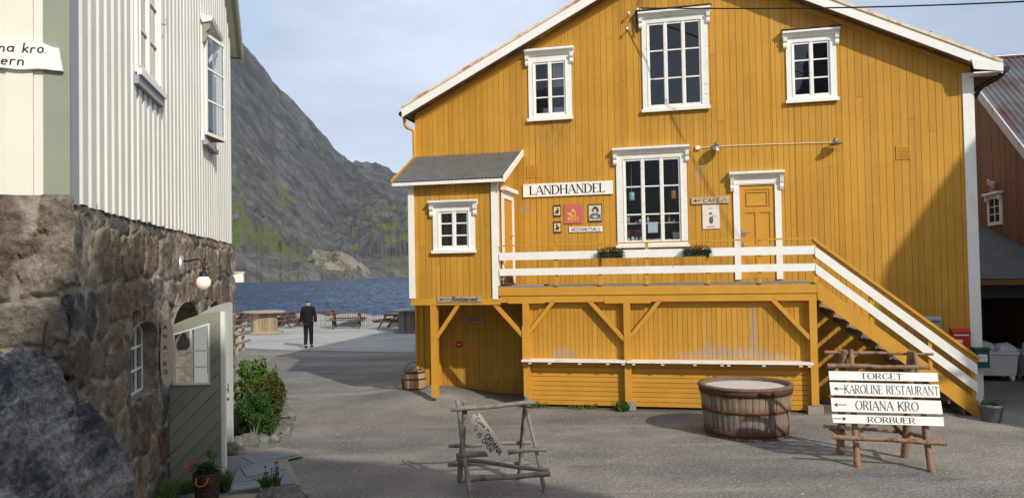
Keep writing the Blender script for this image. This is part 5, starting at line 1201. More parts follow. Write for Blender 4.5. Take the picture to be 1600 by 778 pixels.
# board stands out from the wall; measured corners
pc = at(263, 550, 9.55); ax = Vector((.85, .25, 0)).normalized()
e.location = pc
mb = MB(); prof = [(0, .42), (.035, .40), (.065, .30), (.078, .1), (.08, -.1), (.07, -.28), (.045, -.38), (0, -.43)]
pf = prof+[(-p[0], p[1]) for p in prof[-2:0:-1]]
mb.mesh([ax*p[0]+Vector((0, 0, p[1]))-Vector((0, .03, 0)) for p in pf]+[ax*p[0]+Vector((-.04, .04, p[1])) for p in pf], [tuple(range(len(pf))), tuple(range(2*len(pf)-1, len(pf)-1, -1))]+[(i, i+len(pf), (i+1) % len(pf)+len(pf), (i+1) % len(pf)) for i in range(len(pf))])
M['driftwood'] = surf('pale_driftwood', (.56, .47, .37), .8, .15, 5, 40, (3,3,1), .4, .004, second=(.20,.15,.11), s2=(.56,.68), s2sc=6)
mb.build('sign_board', M['driftwood'], e)
mb = MB()
for ch, z in (('A', .31), ('N', .20), ('A', .06), ('R', -.14), ('O', -.24)): text(mb, ch, ax*-.04+Vector((0, -.034, z-.02)), ax, Z_, .050, thick=.16, thin=.14, serif=False)
mb.build('lettering', M['black'], e)
e = empty('white_box', Wp(10.16, .10, 2.60), WRZ); tag(e, 'small white box fitting on the far corner of the stone wall', 'fitting')
mb = MB(); mb.prism([(-.12, 0), (.12, .0), (.12, .16), (-.12, .20)], 'x', -.10, .10); mb.build('box_body', M['white'], e); mb = MB(); mb.box(-.11, .11, -.14, .13, .20, .22); mb.build('box_lid', M['white'], e)
# tavern sign on wall A (local frame of the house: x=-.25.., runs along y)
e = empty('tavern_sign', Wp(-.235, -.42, 4.62), WRZ-math.pi/2); tag(e, 'weathered white board sign ending in kro, nailed to the cream wall at top left', 'sign')
mb = MB(); k = 26; top = []; bot = []
for i in range(k+1):
    x = -1.0+i*1.38/k; top.append((x, .105+.006*math.sin(i*1.7)-(.05*max(0, (i-23)/3))**1)); bot.append((x+(.03 if i == k else 0), -.125+.006*math.sin(i*1.1+1)))
mb.prism(bot+top[::-1], 'y', -.035, 0); mb.build('sign_board', M['white_worn'], e)
mb = MB(); text(mb, 'Oriana kro', (-.30, -.035, .010), X_, Z_, .078, width=.57, thick=.13, thin=.10, serif=False, sp=.14, wob=.03, slant=.12); text(mb, 'Tavern', (-.255, -.035, -.095), X_, Z_, .078, width=.38, thick=.13, thin=.10, serif=False, sp=.16, wob=.03, slant=.12); mb.build('lettering', M['black'], e)
# boulder and iron rod
def blob_rock(name, c, r3, seed, mat, nn=60, amp=.35, flat=0., facets=0, pw=.72):
    th = np.linspace(0, 2*np.pi, nn*2); ph = np.linspace(0, np.pi*.62, nn); TH, PH = np.meshgrid(th, ph)
    x = np.cos(TH)*np.sin(PH); y = np.sin(TH)*np.sin(PH); z = np.cos(PH); cx = lambda v: np.sign(v)*np.abs(v)**pw
    x, y, z = cx(x), cx(y), cx(z)
    def n3(s_, sd): return (fbm(x*s_+3, y*s_+7, 5, sd)+fbm(y*s_+1, z*s_+4, 5, sd+20)+fbm(z*s_+8, x*s_+2, 5, sd+40))/3
    # ledges running down-right, as bedded rock
    lay = np.abs(((z*2.2+x*1.0+n3(1.5, seed)*1.4) % 1)-.5)
    dsp_ = 1+amp*((n3(1.3, seed+5)-.5)*1.7+(n3(4., seed+9)-.5)*1.1+(n3(11., seed+13)-.5)*.9+(n3(28., seed+17)-.5)*.5)+.07*lay
    if facets:
        r_ = np.random.default_rng(seed); pn = r_.normal(size=(facets, 3)); pn[:, 2] = np.abs(pn[:, 2]); pn /= np.linalg.norm(pn, axis=1)[:, None]; po = r_.uniform(.80, 1.05, facets)
        L3 = np.sqrt(x*x+y*y+z*z); dd = (x[..., None]*pn[:, 0]+y[..., None]*pn[:, 1]+z[..., None]*pn[:, 2])/L3[..., None]; rr3 = np.where(dd > .05, po/np.maximum(dd, .05), 9.).min(-1)
        wv3 = 1+.10*(n3(2.2, seed+3)-.5)*2; dsp_ = dsp_*(.35+.65*np.minimum(rr3*wv3, 1.3)/np.maximum(L3, .5))
    if facets:
        rg = np.maximum(fbm(x*1.9+y*1.1+5, z*2.3+y*.7, 4, seed+61, True), fbm(y*1.7+2, z*1.2+x*2., 4, seed+71, True)); dsp_ = dsp_-.035*np.clip((rg-.84)/.08, 0, 1)
    w_ = np.minimum(np.arange(nn*2)/4, 1); w2 = np.minimum((nn*2-1-np.arange(nn*2))/4, 1)
    dsp_[:, -1] = dsp_[:, 0]; dsp_[0, :] = dsp_[0, :].mean()
    return grid_obj(name, c[0]+x*r3[0]*dsp_, c[1]+y*r3[1]*dsp_, c[2]+z*r3[2]*dsp_, mat)
def boulder_mat():
    m_, n, b = new_mat('boulder_rock'); v = coords(n)
    a = noise(n, v, 1.6, 8, .68); g = noise(n, coords(n, (1, 1, 2.5)), 7, 9, .75)
    c = mixc(n, ramp(n, a, .42, .57), (.085, .093, .115), (.36, .36, .35))
    c = mixc(n, 1., c, ramp(n, g, .3, .7, (.45,.45,.47,1), (1.6,1.6,1.58,1)), 'MULTIPLY')
    c = mixc(n, 1., c, ramp(n, noise(n, v, 26, 9, .8), .38, .62, (.50,.50,.52,1), (1.55,1.55,1.52,1)), 'MULTIPLY')
    c = mixc(n, ramp(n, noise(n, v, 22, 6, .7), .64, .67), c, (.38, .38, .37))
    c = mixc(n, ramp(n, noise(n, v, 1.1, 5, .6), .58, .7), c, (.085, .07, .05))
    n.links.new(c, b.inputs['Base Color']); b.inputs['Roughness'].default_value = .85; b.inputs['Specular IOR Level'].default_value = .3
    k1 = bump(n, g, 1., .12, b); k2 = bump(n, noise(n, v, 30, 6, .7), 1., .03, b, k1); ck_ = N(n, 'ShaderNodeTexVoronoi', Scale=1.8, feature='DISTANCE_TO_EDGE'); n.links.new(mixc(n, .3, v, noise(n, v, 3, 5)), ck_.inputs['Vector'])
    bump(n, ramp(n, ck_.outputs['Distance'], 0, .06), .35, .05, b, k2); return m_
M['boulder'] = boulder_mat()
o = blob_rock('boulder', (-4.62, 5.85, -.45), (1.38, 1.95, 2.66), 7, M['boulder'], 170, .20, facets=26, pw=.60)
BOULDER = tag(retop(o), 'huge bare blue grey rock bulging against the stone basement at lower left', 'rock')
p = at(65, 553, 6.15)
mb = MB(); mb.tube([(0, 0, -.15), (.01, 0, .08), (.02, .01, .20), (.03, .02, .26)], [.011, .010, .009, .014], 6); o = mb.build('iron_rod', M['rust']); o.location = p; tag(o, 'short rusty iron rod standing up from the large rock', 'rod')
# ------------------------------------------------------------ the brown annex house at the right
def Rq(u, w_, z): return H(u, w_, z)      # shares the yellow house's directions
AX = empty('annex_house', H(14.69, 0, 0), HRZ); tag(AX, 'brown boarded house with rusty corrugated roof behind the yellow house at right', 'house')
# local: x along facade direction, -y outward; left gable wall at x=0 from y=-3 back to y=+9
RID_Y, RID_Z = 10.6, 9.2; SL = .715
def az_(y): return RID_Z-abs(y-RID_Y)*SL
mb = MB(); t = MB(); clad(t, 1.6, 19.5, 0, lambda y: az_(y)-.10, 0, wmin=.15, wmax=.16, gap=.02, dep=.025, seed=31, joints=0)
for f, tt in zip(t.f, t.t): mb.face([(t.v[i][1], t.v[i][0], t.v[i][2]) for i in f][::-1], tt)
mb.build('gable_wall', M['brown'], AX)
mb = MB(); mb.box(0.02, 9, 1.6, 1.7, 0, 2.75); mb.build('street_wall', M['brown'], AX)
M['rusty_tin'] = surf('rusty_corrugated_tin', (.12, .12, .125), .6, .25, 1.2, 20, metal=.2, second=(.085,.030,.024), s2=(.40,.56), s2sc=.9, streak=(2.,.5,.5))
mb = MB(); corrugated(mb, (-.12, RID_Y, RID_Z), (9, RID_Y, RID_Z), (-.12, 1.1, RID_Z-9.5*SL), (9, 1.1, RID_Z-9.5*SL), pitch=.16, amp=.022, rows=2)
corrugated(mb, (-.12, RID_Y, RID_Z), (9, RID_Y, RID_Z), (-.12, 20, RID_Z-9.4*SL), (9, 20, RID_Z-9.4*SL), pitch=.16, amp=.022, rows=1)
ar = mb.build('roof', M['rusty_tin'], AX)
mb = MB(); mb.prism([(RID_Y, RID_Z-.03), (1.1, RID_Z-.03-9.5*SL), (1.1, RID_Z-.12-9.5*SL), (RID_Y, RID_Z-.12)], 'x', -.10, 9); mb.build('roof_deck', M['brown'], ar)
mb = MB(); mb.prism([(RID_Y, RID_Z+.05), (1.05, RID_Z+.05-9.55*SL), (1.05, RID_Z-.26-9.55*SL), (RID_Y, RID_Z-.26)], 'x', -.17, -.125); mb.build('bargeboard', surf('worn_grey_white_paint', (.50,.49,.46), .7, .1, 3, second=(.22,.19,.16), s2=(.55,.66), s2sc=4), ar)
mb = MB(); mb.tube([(-.17, RID_Y, RID_Z+.05), (9, RID_Y, RID_Z+.05)], .07, 8); mb.build('ridge_cap', M['galv'], ar)
# small window in the gable wall
aw = MB(); wy, wz = 8.1, 3.80
aw.box(-.05, .0, wy-.52, wy-.40, wz-.02, wz+.86); aw.box(-.05, .0, wy+.40, wy+.52, wz-.02, wz+.86); aw.box(-.051, .0, wy-.40, wy+.40, wz+.74, wz+.86); aw.box(-.051, .0, wy-.40, wy+.40, wz-.02, wz+.08)
awo = aw.build('window', M['white'], AX)
mb = MB(); mb.box(-.16, .0, wy-.60, wy+.60, wz+.862, wz+.93); mb.box(-.11, -.0515, wy-.54, wy-.44, wz+.70, wz+.86); mb.box(-.11, -.0515, wy+.44, wy+.54, wz+.70, wz+.86); mb.build('cornice', M['white'], awo)
mb = MB(); mb.box(-.035, -.005, wy-.02, wy+.02, wz+.08, wz+.74)
for z in (.30, .52): mb.box(-.03, -.005, wy-.40, wy+.40, wz+z-.012, wz+z+.012)
mb.build('sash', M['white'], awo)
mb = MB(); mb.face([(-.022, wy-.4, wz+.08), (-.022, wy+.4, wz+.08), (-.022, wy+.4, wz+.74), (-.022, wy-.4, wz+.74)]); mb.build('pane', M['dark'], awo)
# lean-to roof over the passage between the houses
LT = empty('passage_shed', H(11.62, 0, 0), HRZ); tag(LT, 'open shed with dark corrugated lean-to roof filling the passage between the two houses', 'shed')
y0, z0 = 2.6, 2.36; y1 = 9.6; z1 = z0+(y1-y0)*.22
mb = MB(); corrugated(mb, (-.0, y1, z1), (3.05, y1, z1), (-.0, y0, z0), (3.05, y0, z0), pitch=.085, amp=.011, rows=2)
M['dark_tin'] = surf('dark_blue_grey_tin', (.045, .05, .058), .5, .2, 3, 20, metal=.3); mb.build('roof', M['dark_tin'], LT)
mb = MB(); mb.box(0, 3.03, y0+.0, y0+.05, z0-.14, z0-.02); mb.build('fascia', M['brown'], LT)
mb = MB(); mb.box(0, 3.03, y0+.4, y0+.5, z0-.45, z0-.1); mb.build('lintel', M['dark_tin'], LT)
mb = MB(); mb.box(.0, 3.03, 9.5, 9.6, 0, 3.7); mb.build('shed_wall', surf('shed_boards', (.035,.03,.028), .9, .2), LT)
# bins and bags
M['bin'] = surf('grey_white_plastic', (.66, .67, .67), .45, .06, 3); M['bag'] = surf('pale_plastic_bag', (.66, .69, .73), .3, .1, 3)
def bin_(x, y, label, sc=1.):
    e = empty('plastic_tub', H(x, -y, 0), HRZ); tag(e, label, 'plastic tub', 'wheeled plastic tubs in the shed')
    mb = MB()
    P0 = [(-.45, -.35), (.45, -.35), (.45, .35), (-.45, .35)]; vs = [(a*.88, b*.88, .14) for a, b in P0]+[(a, b, .68) for a, b in P0]+[(a*.92, b*.9, .68) for a, b in P0]+[(a*.8, b*.8, .2) for a, b in P0]
    fs = [(0, 3, 2, 1)]+[(i, (i+1) % 4, (i+1) % 4+4, i+4) for i in range(4)]+[(i+4, (i+1) % 4+4, (i+1) % 4+8, i+8) for i in range(4)]+[(i+8, (i+1) % 4+8, (i+1) % 4+12, i+12) for i in range(4)]+[(12, 13, 14, 15)]
    mb.mesh(vs, fs); mb.build('tub_body', M['bin'], e)
    mb = MB()
    for a, b, c, d in ((-.47, .47, -.37, -.355), (-.47, .47, .355, .37), (-.47, -.455, -.354, .354), (.455, .47, -.354, .354)): mb.box(a, b, c, d, .63, .69)
    mb.build('rim', M['bin'], e)
    for sx in (-1, 1):
        for sy in (-1, 1):
            mb = MB(); mb.tube([(sx*.33-.03, sy*.26, .065), (sx*.33+.03, sy*.26, .065)], .065, 12); mb.box(sx*.33-.045, sx*.33+.045, sy*.26-.04, sy*.26+.04, .08, .15); mb.build('wheel', M['bin'], e)
    return e
bin_(12.85, 3.3, 'left pale plastic tub on wheels in the dark shed opening'); bin_(13.85, 3.3, 'right pale plastic tub on wheels in the dark shed opening')
for i, (x, y, z, r_, lb) in enumerate(((12.65, 3.3, .78, .26, 'left pale rubbish bag heaped on the left tub'), (13.1, 3.25, .76, .22, 'right pale rubbish bag heaped on the left tub'), (13.8, 3.3, .76, .24, 'pale rubbish bag on the right tub'))):
    o = blob_rock('rubbish_bag', (0, 0, 0), (r_, r_*.9, r_*.75), 60+i*7, M['bag'], 26, .5); tag(o, lb, 'rubbish bag', 'rubbish bags on the tubs'); o.location = H(x, -y, z-.08)

# ------------------------------------------------------------ gull, crows
def bird(name, P_, sc, yaw, label, body, wing, head, hunched=False):
    e = empty(name, P_, yaw); tag(e, label, 'bird'); e.scale = (sc,)*3
    mb = MB(); pr = [(-.20, .02), (-.15, .035), (-.08, .065), (0, .08), (.08, .07), (.13, .045), (.16, .03)]
    mb.tube([(x, 0, .14+.28*(x+.1)) for x, r in pr], [r for x, r in pr], 10)
    hd = (.17, 0, .25); mb.tube([(.12, 0, .20), (.15, 0, .24), (.18, 0, .265), (.205, 0, .26)], [.035, .036, .034, .015], 8); bo = mb.build('body', M[body], e)
    mb = MB(); mb.tube([(.205, 0, .26), (.25, 0, .25)], [.012, .003], 6); mb.build('beak', M['gold'] if body == 'white' else M['black'], e)
    for s_ in (-1, 1):
        mb = MB(); mb.mesh([(.09, s_*.07, .20), (-.02, s_*.088, .17), (-.26, s_*.03, .06), (-.10, s_*.075, .10), (.04, s_*.08, .12), (-.02, s_*.05, .21)], [(0, 1, 4), (1, 2, 3), (1, 3, 4), (0, 5, 1), (5, 2, 1)]); mb.build('wing', M[wing], e)
        mb = MB(); mb.tube([(0, s_*.03, .1), (.0, s_*.03, .0), (.03, s_*.03, -.005)], .006, 5); mb.build('leg', M['gold'] if body == 'white' else M['black'], e)
    mb = MB(); mb.mesh([(-.16, -.03, .09), (-.16, .03, .09), (-.31, .04, .05), (-.31, -.04, .05), (-.16, 0, .075), (-.31, 0, .04)], [(0, 1, 2, 3), (0, 3, 5, 4), (1, 4, 5, 2)]); mb.build('tail', M[wing], e)
    return e
pg = AX.location+HA*(-.10)-HN*(wy-.1); bird('gull', (pg.x, pg.y, wz+.935), 1.25, rad(-150), 'white and grey gull perched on the small window hood of the brown house', 'white', 'bluegrey', 'white')
def onroof(u, w_): p = H(u, w_, rooftop(u)+.05); return p
bird('crow', onroof(10.75, -.3), 1.0, rad(-100), 'black bird with raised tail near the right end of the yellow gable roof', 'black', 'black', 'black').rotation_euler = (0, rad(38), rad(170))
bird('small_bird', onroof(.62, -.3), .42, rad(-90), 'tiny dark bird on the left slope of the yellow gable roof', 'black', 'black', 'black')

# ------------------------------------------------------------ pole stands
def pole(mb, a, b, r0, r1=None, k=6):
    a = Vector(a); b = Vector(b); r1 = r1 or r0; d = (b-a); s_ = d.cross(Vector((0, 0, 1))); s_ = s_.normalized() if s_.length > .01 else Vector((1, 0, 0)); ph = random.uniform(0, 6)
    pts = [a.lerp(b, i/k)+s_*(math.sin(i*1.3+ph)*.006)+Vector((0, 0, math.cos(i*1.7+ph)*.005)) for i in range(k+1)]
    mb.tube(pts, [(r0+(r1-r0)*i/k)*random.uniform(.92, 1.08) for i in range(k+1)], 9, jit=.06)
ST = Vector((-.15, 9.85, 0)); e = empty('pole_stand', ST); tag(e, 'grey weathered pole stand holding the tilted ORIANA IS OPEN board', 'stand')
def P1(nm, a, b, r0, r1=None):
    mb = MB(); pole(mb, a-ST, b-ST, r0, r1); mb.build(nm, M['wood_grey'], e)
def foot(px, py): g = gp(px, py); return Vector((g.x, g.y, -.02))
P1('leg', foot(736, 782), at(714, 625, 9.95), .030, .026); P1('leg', foot(853, 770), at(822, 634, 9.95), .028, .022)
P1('leg', foot(718, 753), at(727, 626, 9.93), .036, .034); P1('leg', foot(811, 749), at(822, 619, 9.98), .036, .032)
P1('rail', at(704, 640, 9.86), at(838, 628, 9.86), .030, .030); P1('rail', at(713, 712, 9.60), at(853, 701, 9.66), .040, .026)
P1('rail', at(722, 749, 9.50), at(860, 740, 9.50), .036, .034); P1('rail', at(701, 697, 10.12), at(830, 690, 10.12), .026, .024)
P1('rail', at(700, 725, 10.20), at(827, 723, 10.20), .026, .024); P1('brace', at(714, 716, 10.02), at(857, 735, 9.64), .026, .028)
# the hanging board
b0 = at(763, 682, 9.58); e = empty('oriana_sign', b0); tag(e, 'weathered driftwood board reading ORIANA IS OPEN, tilted on the grey pole stand', 'sign')
out = [(195,125),(225,150),(240,120),(270,160),(330,240),(400,335),(462,425),(455,455),(420,482),(380,490),(325,472),(290,420),(230,330),(165,235),(172,180)]
def bp(zx, zy): px = 700+zx/4.924; py = 620+zy/4.924; return at(px, py, 9.58+ (680-py)*.0022)
P3 = [bp(*q)-b0 for q in out]; nrm = (P3[5]-P3[1]).cross(P3[9]-P3[1]).normalized(); nrm = nrm if nrm.y < 0 else -nrm
mb = MB(); k = len(P3); mb.mesh(P3+[q-nrm*.028 for q in P3], [tuple(range(k)), tuple(range(2*k-1, k-1, -1))]+[(i, (i+1) % k, (i+1) % k+k, i+k) for i in range(k)]); mb.build('sign_board', M['driftwood'], e)
O_ = bp(285, 300)-b0; xd = (bp(398, 450)-bp(285, 300)).normalized(); yd_ = nrm.cross(xd).normalized()
mb = MB(); lw = (bp(398, 455)-bp(285, 300)).length
text(mb, 'ORIANA', bp(282, 302)-b0, xd, yd_, .064, width=lw*.95, thick=.19, thin=.18, serif=False, sp=.14, wob=.04)
text(mb, 'IS OPEN', bp(222, 290)-b0, xd, yd_, .052, width=lw*.88, thick=.19, thin=.18, serif=False, sp=.2, wob=.04)
text(mb, 'Come in', bp(208, 178)-b0, (bp(300, 262)-bp(208, 178)).normalized(), nrm.cross((bp(300, 262)-bp(208, 178)).normalized()), .055, width=.22, thick=.14, thin=.12, serif=False, sp=.1, slant=.1)
for i, q in enumerate(((200, 240), (212, 225), (215, 250), (200, 262))): oc = bp(*q)-b0; text(mb, 'i', oc, xd, yd_, .03, thick=.3, thin=.3, serif=False)
mb.build('lettering', M['black'], e)

# direction sign stand
ST2 = Vector((5.1, 10.8, 0)); e = empty('direction_stand', ST2); tag(e, 'reddish log stand with four white direction boards, TORGET at the top', 'sign stand')
def P2(nm, a, b, r0, r1=None):
    mb = MB(); pole(mb, a-ST2, b-ST2, r0, r1); mb.build(nm, M['wood_warm'], e)
def legtop(px, py, Y): return at(px, py, Y)
P2('leg', foot(1339, 729), legtop(1329, 546, 10.98), .048, .032); P2('leg', foot(1456, 737), legtop(1430, 552, 10.72), .048, .032)
P2('leg', foot(1313, 708), legtop(1318, 547, 11.02), .058, .055); P2('leg', foot(1414, 713), legtop(1424, 549, 10.78), .058, .055)
P2('rail', at(1288, 550, 11.05), at(1458, 553, 10.82), .026, .020); P2('rail', at(1293, 571, 10.88), at(1453, 574, 10.60), .034, .030)
P2('rail', at(1301, 682, 10.58), at(1479, 692, 10.22), .034, .030); P2('rail', at(1287, 666, 11.30), at(1405, 674, 11.1), .026, .022)
P2('brace', at(1357, 661, 10.85), at(1341, 680, 10.68), .022); P2('brace', at(1390, 658, 11.1), at(1412, 680, 11.1), .026); P2('brace', at(1418, 675, 11.1), at(1444, 683, 10.42), .028)
P2('brace', at(1296, 667, 11.2), at(1322, 683, 11.15), .035)
bd = [('TORGET', [(1294.7,579.3),(1465,582.4),(1466.4,595.8),(1296,593.2)], None, (1347, 1411)),
      ('KAROLINE RESTAURANT', [(1296,596.6),(1467,600.4),(1469,621),(1298.5,616.6)], True, (1321, 1466)),
      ('ORIANA KRO', [(1298,621),(1470,625.6),(1473.3,646.7),(1300,642.3)], True, (1339, 1437)),
      ('RORBUER', [(1300,646.7),(1474,651.3),(1475.4,665.4),(1301.9,660)], False, (1358, 1431))]
M['ink_grey'] = surf('dark_grey_paint', (.05, .05, .05), .6)
for tx, q, lft, (tx0, tx1) in bd:
    zz = lambda py: (729-py)/113.
    Ys = [10.50+.23*zz(q[0][1]), 10.12+.26*zz(q[1][1]), 10.12+.26*zz(q[2][1]), 10.50+.23*zz(q[3][1])]
    c_ = [at(p[0], p[1], Y)-ST2 for p, Y in zip(q, Ys)]
    xd = ((c_[1]-c_[0])+(c_[2]-c_[3])).normalized(); yq_ = ((c_[0]-c_[3])+(c_[1]-c_[2])).normalized(); nd = xd.cross(yq_).normalized(); yq_ = nd.cross(xd)
    mb = MB(); mb.mesh(c_+[p-nd*.022 for p in c_], [(3, 2, 1, 0), (4, 5, 6, 7)]+[(i, (i+1) % 4, (i+1) % 4+4, i+4) for i in range(4)])
    bo = mb.build('sign_board', M['white'], e)
    hgt = (c_[0]-c_[3]).length; L_ = (c_[1]-c_[0]).length
    fr = lambda px: (px-q[3][0])/(q[2][0]-q[3][0])
    mb = MB(); lh = hgt*.64; org = c_[3].lerp(c_[2], fr(tx0))+yq_*(hgt*.18)
    text(mb, tx, org, xd, yq_, lh, width=L_*(fr(tx1)-fr(tx0)), thick=.13, thin=.04, serif=True, sp=.16, lift=.004)
    if lft is not None:
        a_ = c_[3].lerp(c_[2], fr(1303))+yq_*(hgt*.5); ab = MB(); arrow(ab, a_, xd, yq_, .17, .055, left=lft, lift=.004, thick=.09); ab.build('arrow', M['ink_grey'], bo)
    mb.build('lettering', M['ink_grey'], bo)

# ------------------------------------------------------------ wooden tub, barrel
def tub_mat():
    m_, n, b = new_mat('tub_staves'); v = coords(n)
    a = noise(n, coords(n, (5, 5, .9)), 2.0, 8, .7); g = noise(n, coords(n, (14, 14, 1.2)), 2.2, 8, .7)
    c = mixc(n, ramp(n, a, .42, .62), (.235, .22, .175), (.23, .10, .04))
    c = mixc(n, ramp(n, g, .45, .62), c, (.12, .095, .075))
    c = mixc(n, ramp(n, noise(n, coords(n, (7, 7, 1.4)), 1.3, 6, .6), .57, .64), c, (.30, .24, .10))
    sx = n.nodes.new('ShaderNodeSeparateXYZ'); n.links.new(v, sx.inputs[0]); zz_ = mth(n, 'ADD', sx.outputs['Z'], mth(n, 'MULTIPLY', mth(n, 'SUBTRACT', noise(n, coords(n, (9, 9, 1.5)), 1.2, 6, .7), .5), .22))
    rr_ = n.nodes.new('ShaderNodeValToRGB'); rr_.color_ramp.elements[0].position = .0; rr_.color_ramp.elements[0].color = (.085, .035, .022, 1); rr_.color_ramp.elements[1].position = .16; rr_.color_ramp.elements[1].color = (.12, .06, .045, 1)
    for p_, c_ in ((.22, (.17, .135, .12)), (.37, (.18, .16, .13)), (.42, (.20, .085, .03)), (.50, (.21, .10, .035)), (.54, (.21, .19, .13)), (.64, (.22, .18, .10)), (.70, (.17, .07, .03)), (.82, (.11, .05, .03))):
        q_ = rr_.color_ramp.elements.new(p_); q_.color = c_+(1,)
    n.links.new(zz_, rr_.inputs['Fac']); c = mixc(n, .68, c, rr_.outputs['Color'])
    tn = attr(n, 'tint').outputs['Fac']; tm = mth(n, 'MULTIPLY_ADD', tn, .16); tm.node.inputs[2].default_value = 1.0
    x = n.nodes.new('ShaderNodeVectorMath'); x.operation = 'SCALE'; n.links.new(c, x.inputs[0]); n.links.new(tm, x.inputs['Scale']); n.links.new(x.outputs[0], b.inputs['Base Color'])
    b.inputs['Roughness'].default_value = .8; bump(n, g, .6, .01, b); return m_
M['tub'] = tub_mat()
TC = Vector((3.82, 12.78, 0)); e = empty('wooden_tub', TC); tag(e, 'large round rust stained wooden tub with iron hoops in front of the yellow deck', 'tub')
def stave_ring(r_of_z, zs_, n_st, th, squash=1., gap=.004, bulge=.006):
    mb = MB()
    for s_ in range(n_st):
        a0 = 2*math.pi*s_/n_st; a1 = 2*math.pi*(s_+1)/n_st; t_ = random.uniform(-1, 1); dr = random.uniform(-.004, .004)
        for z0, z1 in zip(zs_[:-1], zs_[1:]):
            q = []
            for z in (z0, z1):
                R0 = r_of_z(z)+dr; q.append([((R0+b_)*math.cos(a)*1., (R0+b_)*math.sin(a)*squash, z) for a, b_ in ((a0+gap/R0, -bulge), ((a0+a1)/2, 0), (a1-gap/R0, -bulge))])
            for i in (0, 1): mb.face([q[0][i], q[0][i+1], q[1][i+1], q[1][i]], t_)
        Rt = r_of_z(zs_[-1])+dr; Rb = Rt-th
        mb.face([(Rt*math.cos(a0), Rt*math.sin(a0)*squash, zs_[-1]), (Rt*math.cos(a1), Rt*math.sin(a1)*squash, zs_[-1]), (Rb*math.cos(a1), Rb*math.sin(a1)*squash, zs_[-1]), (Rb*math.cos(a0), Rb*math.sin(a0)*squash, zs_[-1])], t_)
        mb.face([(Rb*math.cos(a0), Rb*math.sin(a0)*squash, zs_[-1]), (Rb*math.cos(a1), Rb*math.sin(a1)*squash, zs_[-1]), (Rb*math.cos(a1), Rb*math.sin(a1)*squash, zs_[-1]-.2), (Rb*math.cos(a0), Rb*math.sin(a0)*squash, zs_[-1]-.2)], t_)
    return mb
rt_ = lambda z: .655+.085*z/.80
stave_ring(rt_, [0, .2, .4, .6, .79], 44, .05).build('staves', M['tub'], e)
M['hoop'] = surf('rusty_hoop', (.10, .05, .035), .8, .3, 9, 50, metal=.3)
for z, hh, ex_ in ((.05, .10, .008), (.42, .045, .008), (.70, .10, .016)):
    mb = MB(); r0 = rt_(z)+ex_; r1 = rt_(z+hh)+ex_; mb.lathe([(r0-.012, z), (r0, z), (r1, z+hh), (r1-.012, z+hh)], (0, 0, 0), 60); mb.build('hoop', M['hoop'], e)
mb = MB(); mb.lathe([(.74+.018, .79), (.755+.018, .80), (.75+.01, .835), (.69, .835), (.675, .80), (.675, .76)], (0, 0, 0), 60); mb.build('rim', M['tub'], e)
mb = MB(); mb.lathe([(.0, .775), (.3, .778), (.6, .775), (.676, .772)], (0, 0, 0), 40); mb.build('water_cover', surf('pale_sand_fill', (.50,.47,.42), .8, .1, 4), e)
BC = Vector((-2.20, 17.05, .03)); e = empty('barrel', BC); tag(e, 'small pale oak barrel with iron bucket handle at the corner of the porch', 'barrel')
rb = lambda z: .205+.045*math.sin(math.pi*min(max(z/.56, 0), 1))
stave_ring(rb, [0, .07, .14, .21, .28, .35, .42, .49, .56], 20, .02, gap=.002, bulge=.003).build('staves', M['barrel'], e)
for z, hh in ((.02, .035), (.15, .03), (.36, .03), (.50, .04)):
    mb = MB(); mb.lathe([(rb(z)+.003, z), (rb(z)+.006, z), (rb(z+hh)+.006, z+hh), (rb(z+hh)+.002, z+hh)], (0, 0, 0), 28); mb.build('hoop', M['hoop'], e)
mb = MB(); mb.lathe([(0, .53), (.19, .53)], (0, 0, 0), 20); mb.build('barrel_head', M['barrel'], e)
mb = MB(); mb.tube([(.215*math.cos(rad(a)), 0, .53+.20*math.sin(rad(a))) for a in range(0, 181, 12)], .009, 6)
mb.build('handle', M['rust'], e)
foliage('potted_plant', 'leaf_mid', 60, lambda: ((random.gauss(0, .08), random.gauss(0, .08), random.uniform(.53, .60)), (0, 0, 1)), .05, e)
e = empty('flower_pail', Vector((-2.42, 17.25, .02))); tag(e, 'narrow rusty pail half hidden behind the left side of the oak barrel', 'pail')
mb = MB(); mb.lathe([(0, 0), (.08, 0), (.10, .32), (.11, .33), (.09, .32), (.085, .2)], (0, 0, 0), 16); mb.build('pail_body', M['rust'], e); mb = MB(); mb.tube([(.1*math.cos(rad(a)), 0, .32+.12*math.sin(rad(a))) for a in range(0, 181, 20)], .006, 5); mb.build('handle', M['rust'], e)

# ------------------------------------------------------------ terrace furniture
def picnic(P_, yaw, label, mat):
    e = empty('picnic_table', P_, yaw); tag(e, label, 'picnic table', 'picnic tables on the terrace'); m0 = M[mat]
    mb = MB()
    for k in range(5): mb.box(-.9, .9, -.36+k*.147, -.36+k*.147+.135, .71, .75, random.uniform(-1, 1))
    mb.build('table_top', m0, e)
    for s_ in (-1, 1):
        mb = MB(); mb.box(-.9, .9, s_*.75-.13, s_*.75-.005, .41, .45, .5); mb.box(-.9, .9, s_*.75+.005, s_*.75+.13, .41, .45, -.5); mb.build('bench', m0, e)
    for x in (-.6, .6):
        for s_ in (-1, 1):
            mb = MB(); mb.beam((x, s_*.70, 0), (x, s_*.22, .70), .045, .10, (1, 0, 0)); mb.build('leg', m0, e)
        mb = MB(); mb.box(x-.06, x-.024, -.87, .87, .33, .41); mb.box(x-.06, x-.024, -.35, .35, .63, .708); mb.build('crossbeam', m0, e)
    return e
def g3(px, py, z=.026): return gp(px, py, z)
p = g3(539, 513); picnic((p.x, p.y+.45, .026), rad(8), 'dark brown picnic table standing clear to the right of the walking man', 'picnic_dark')
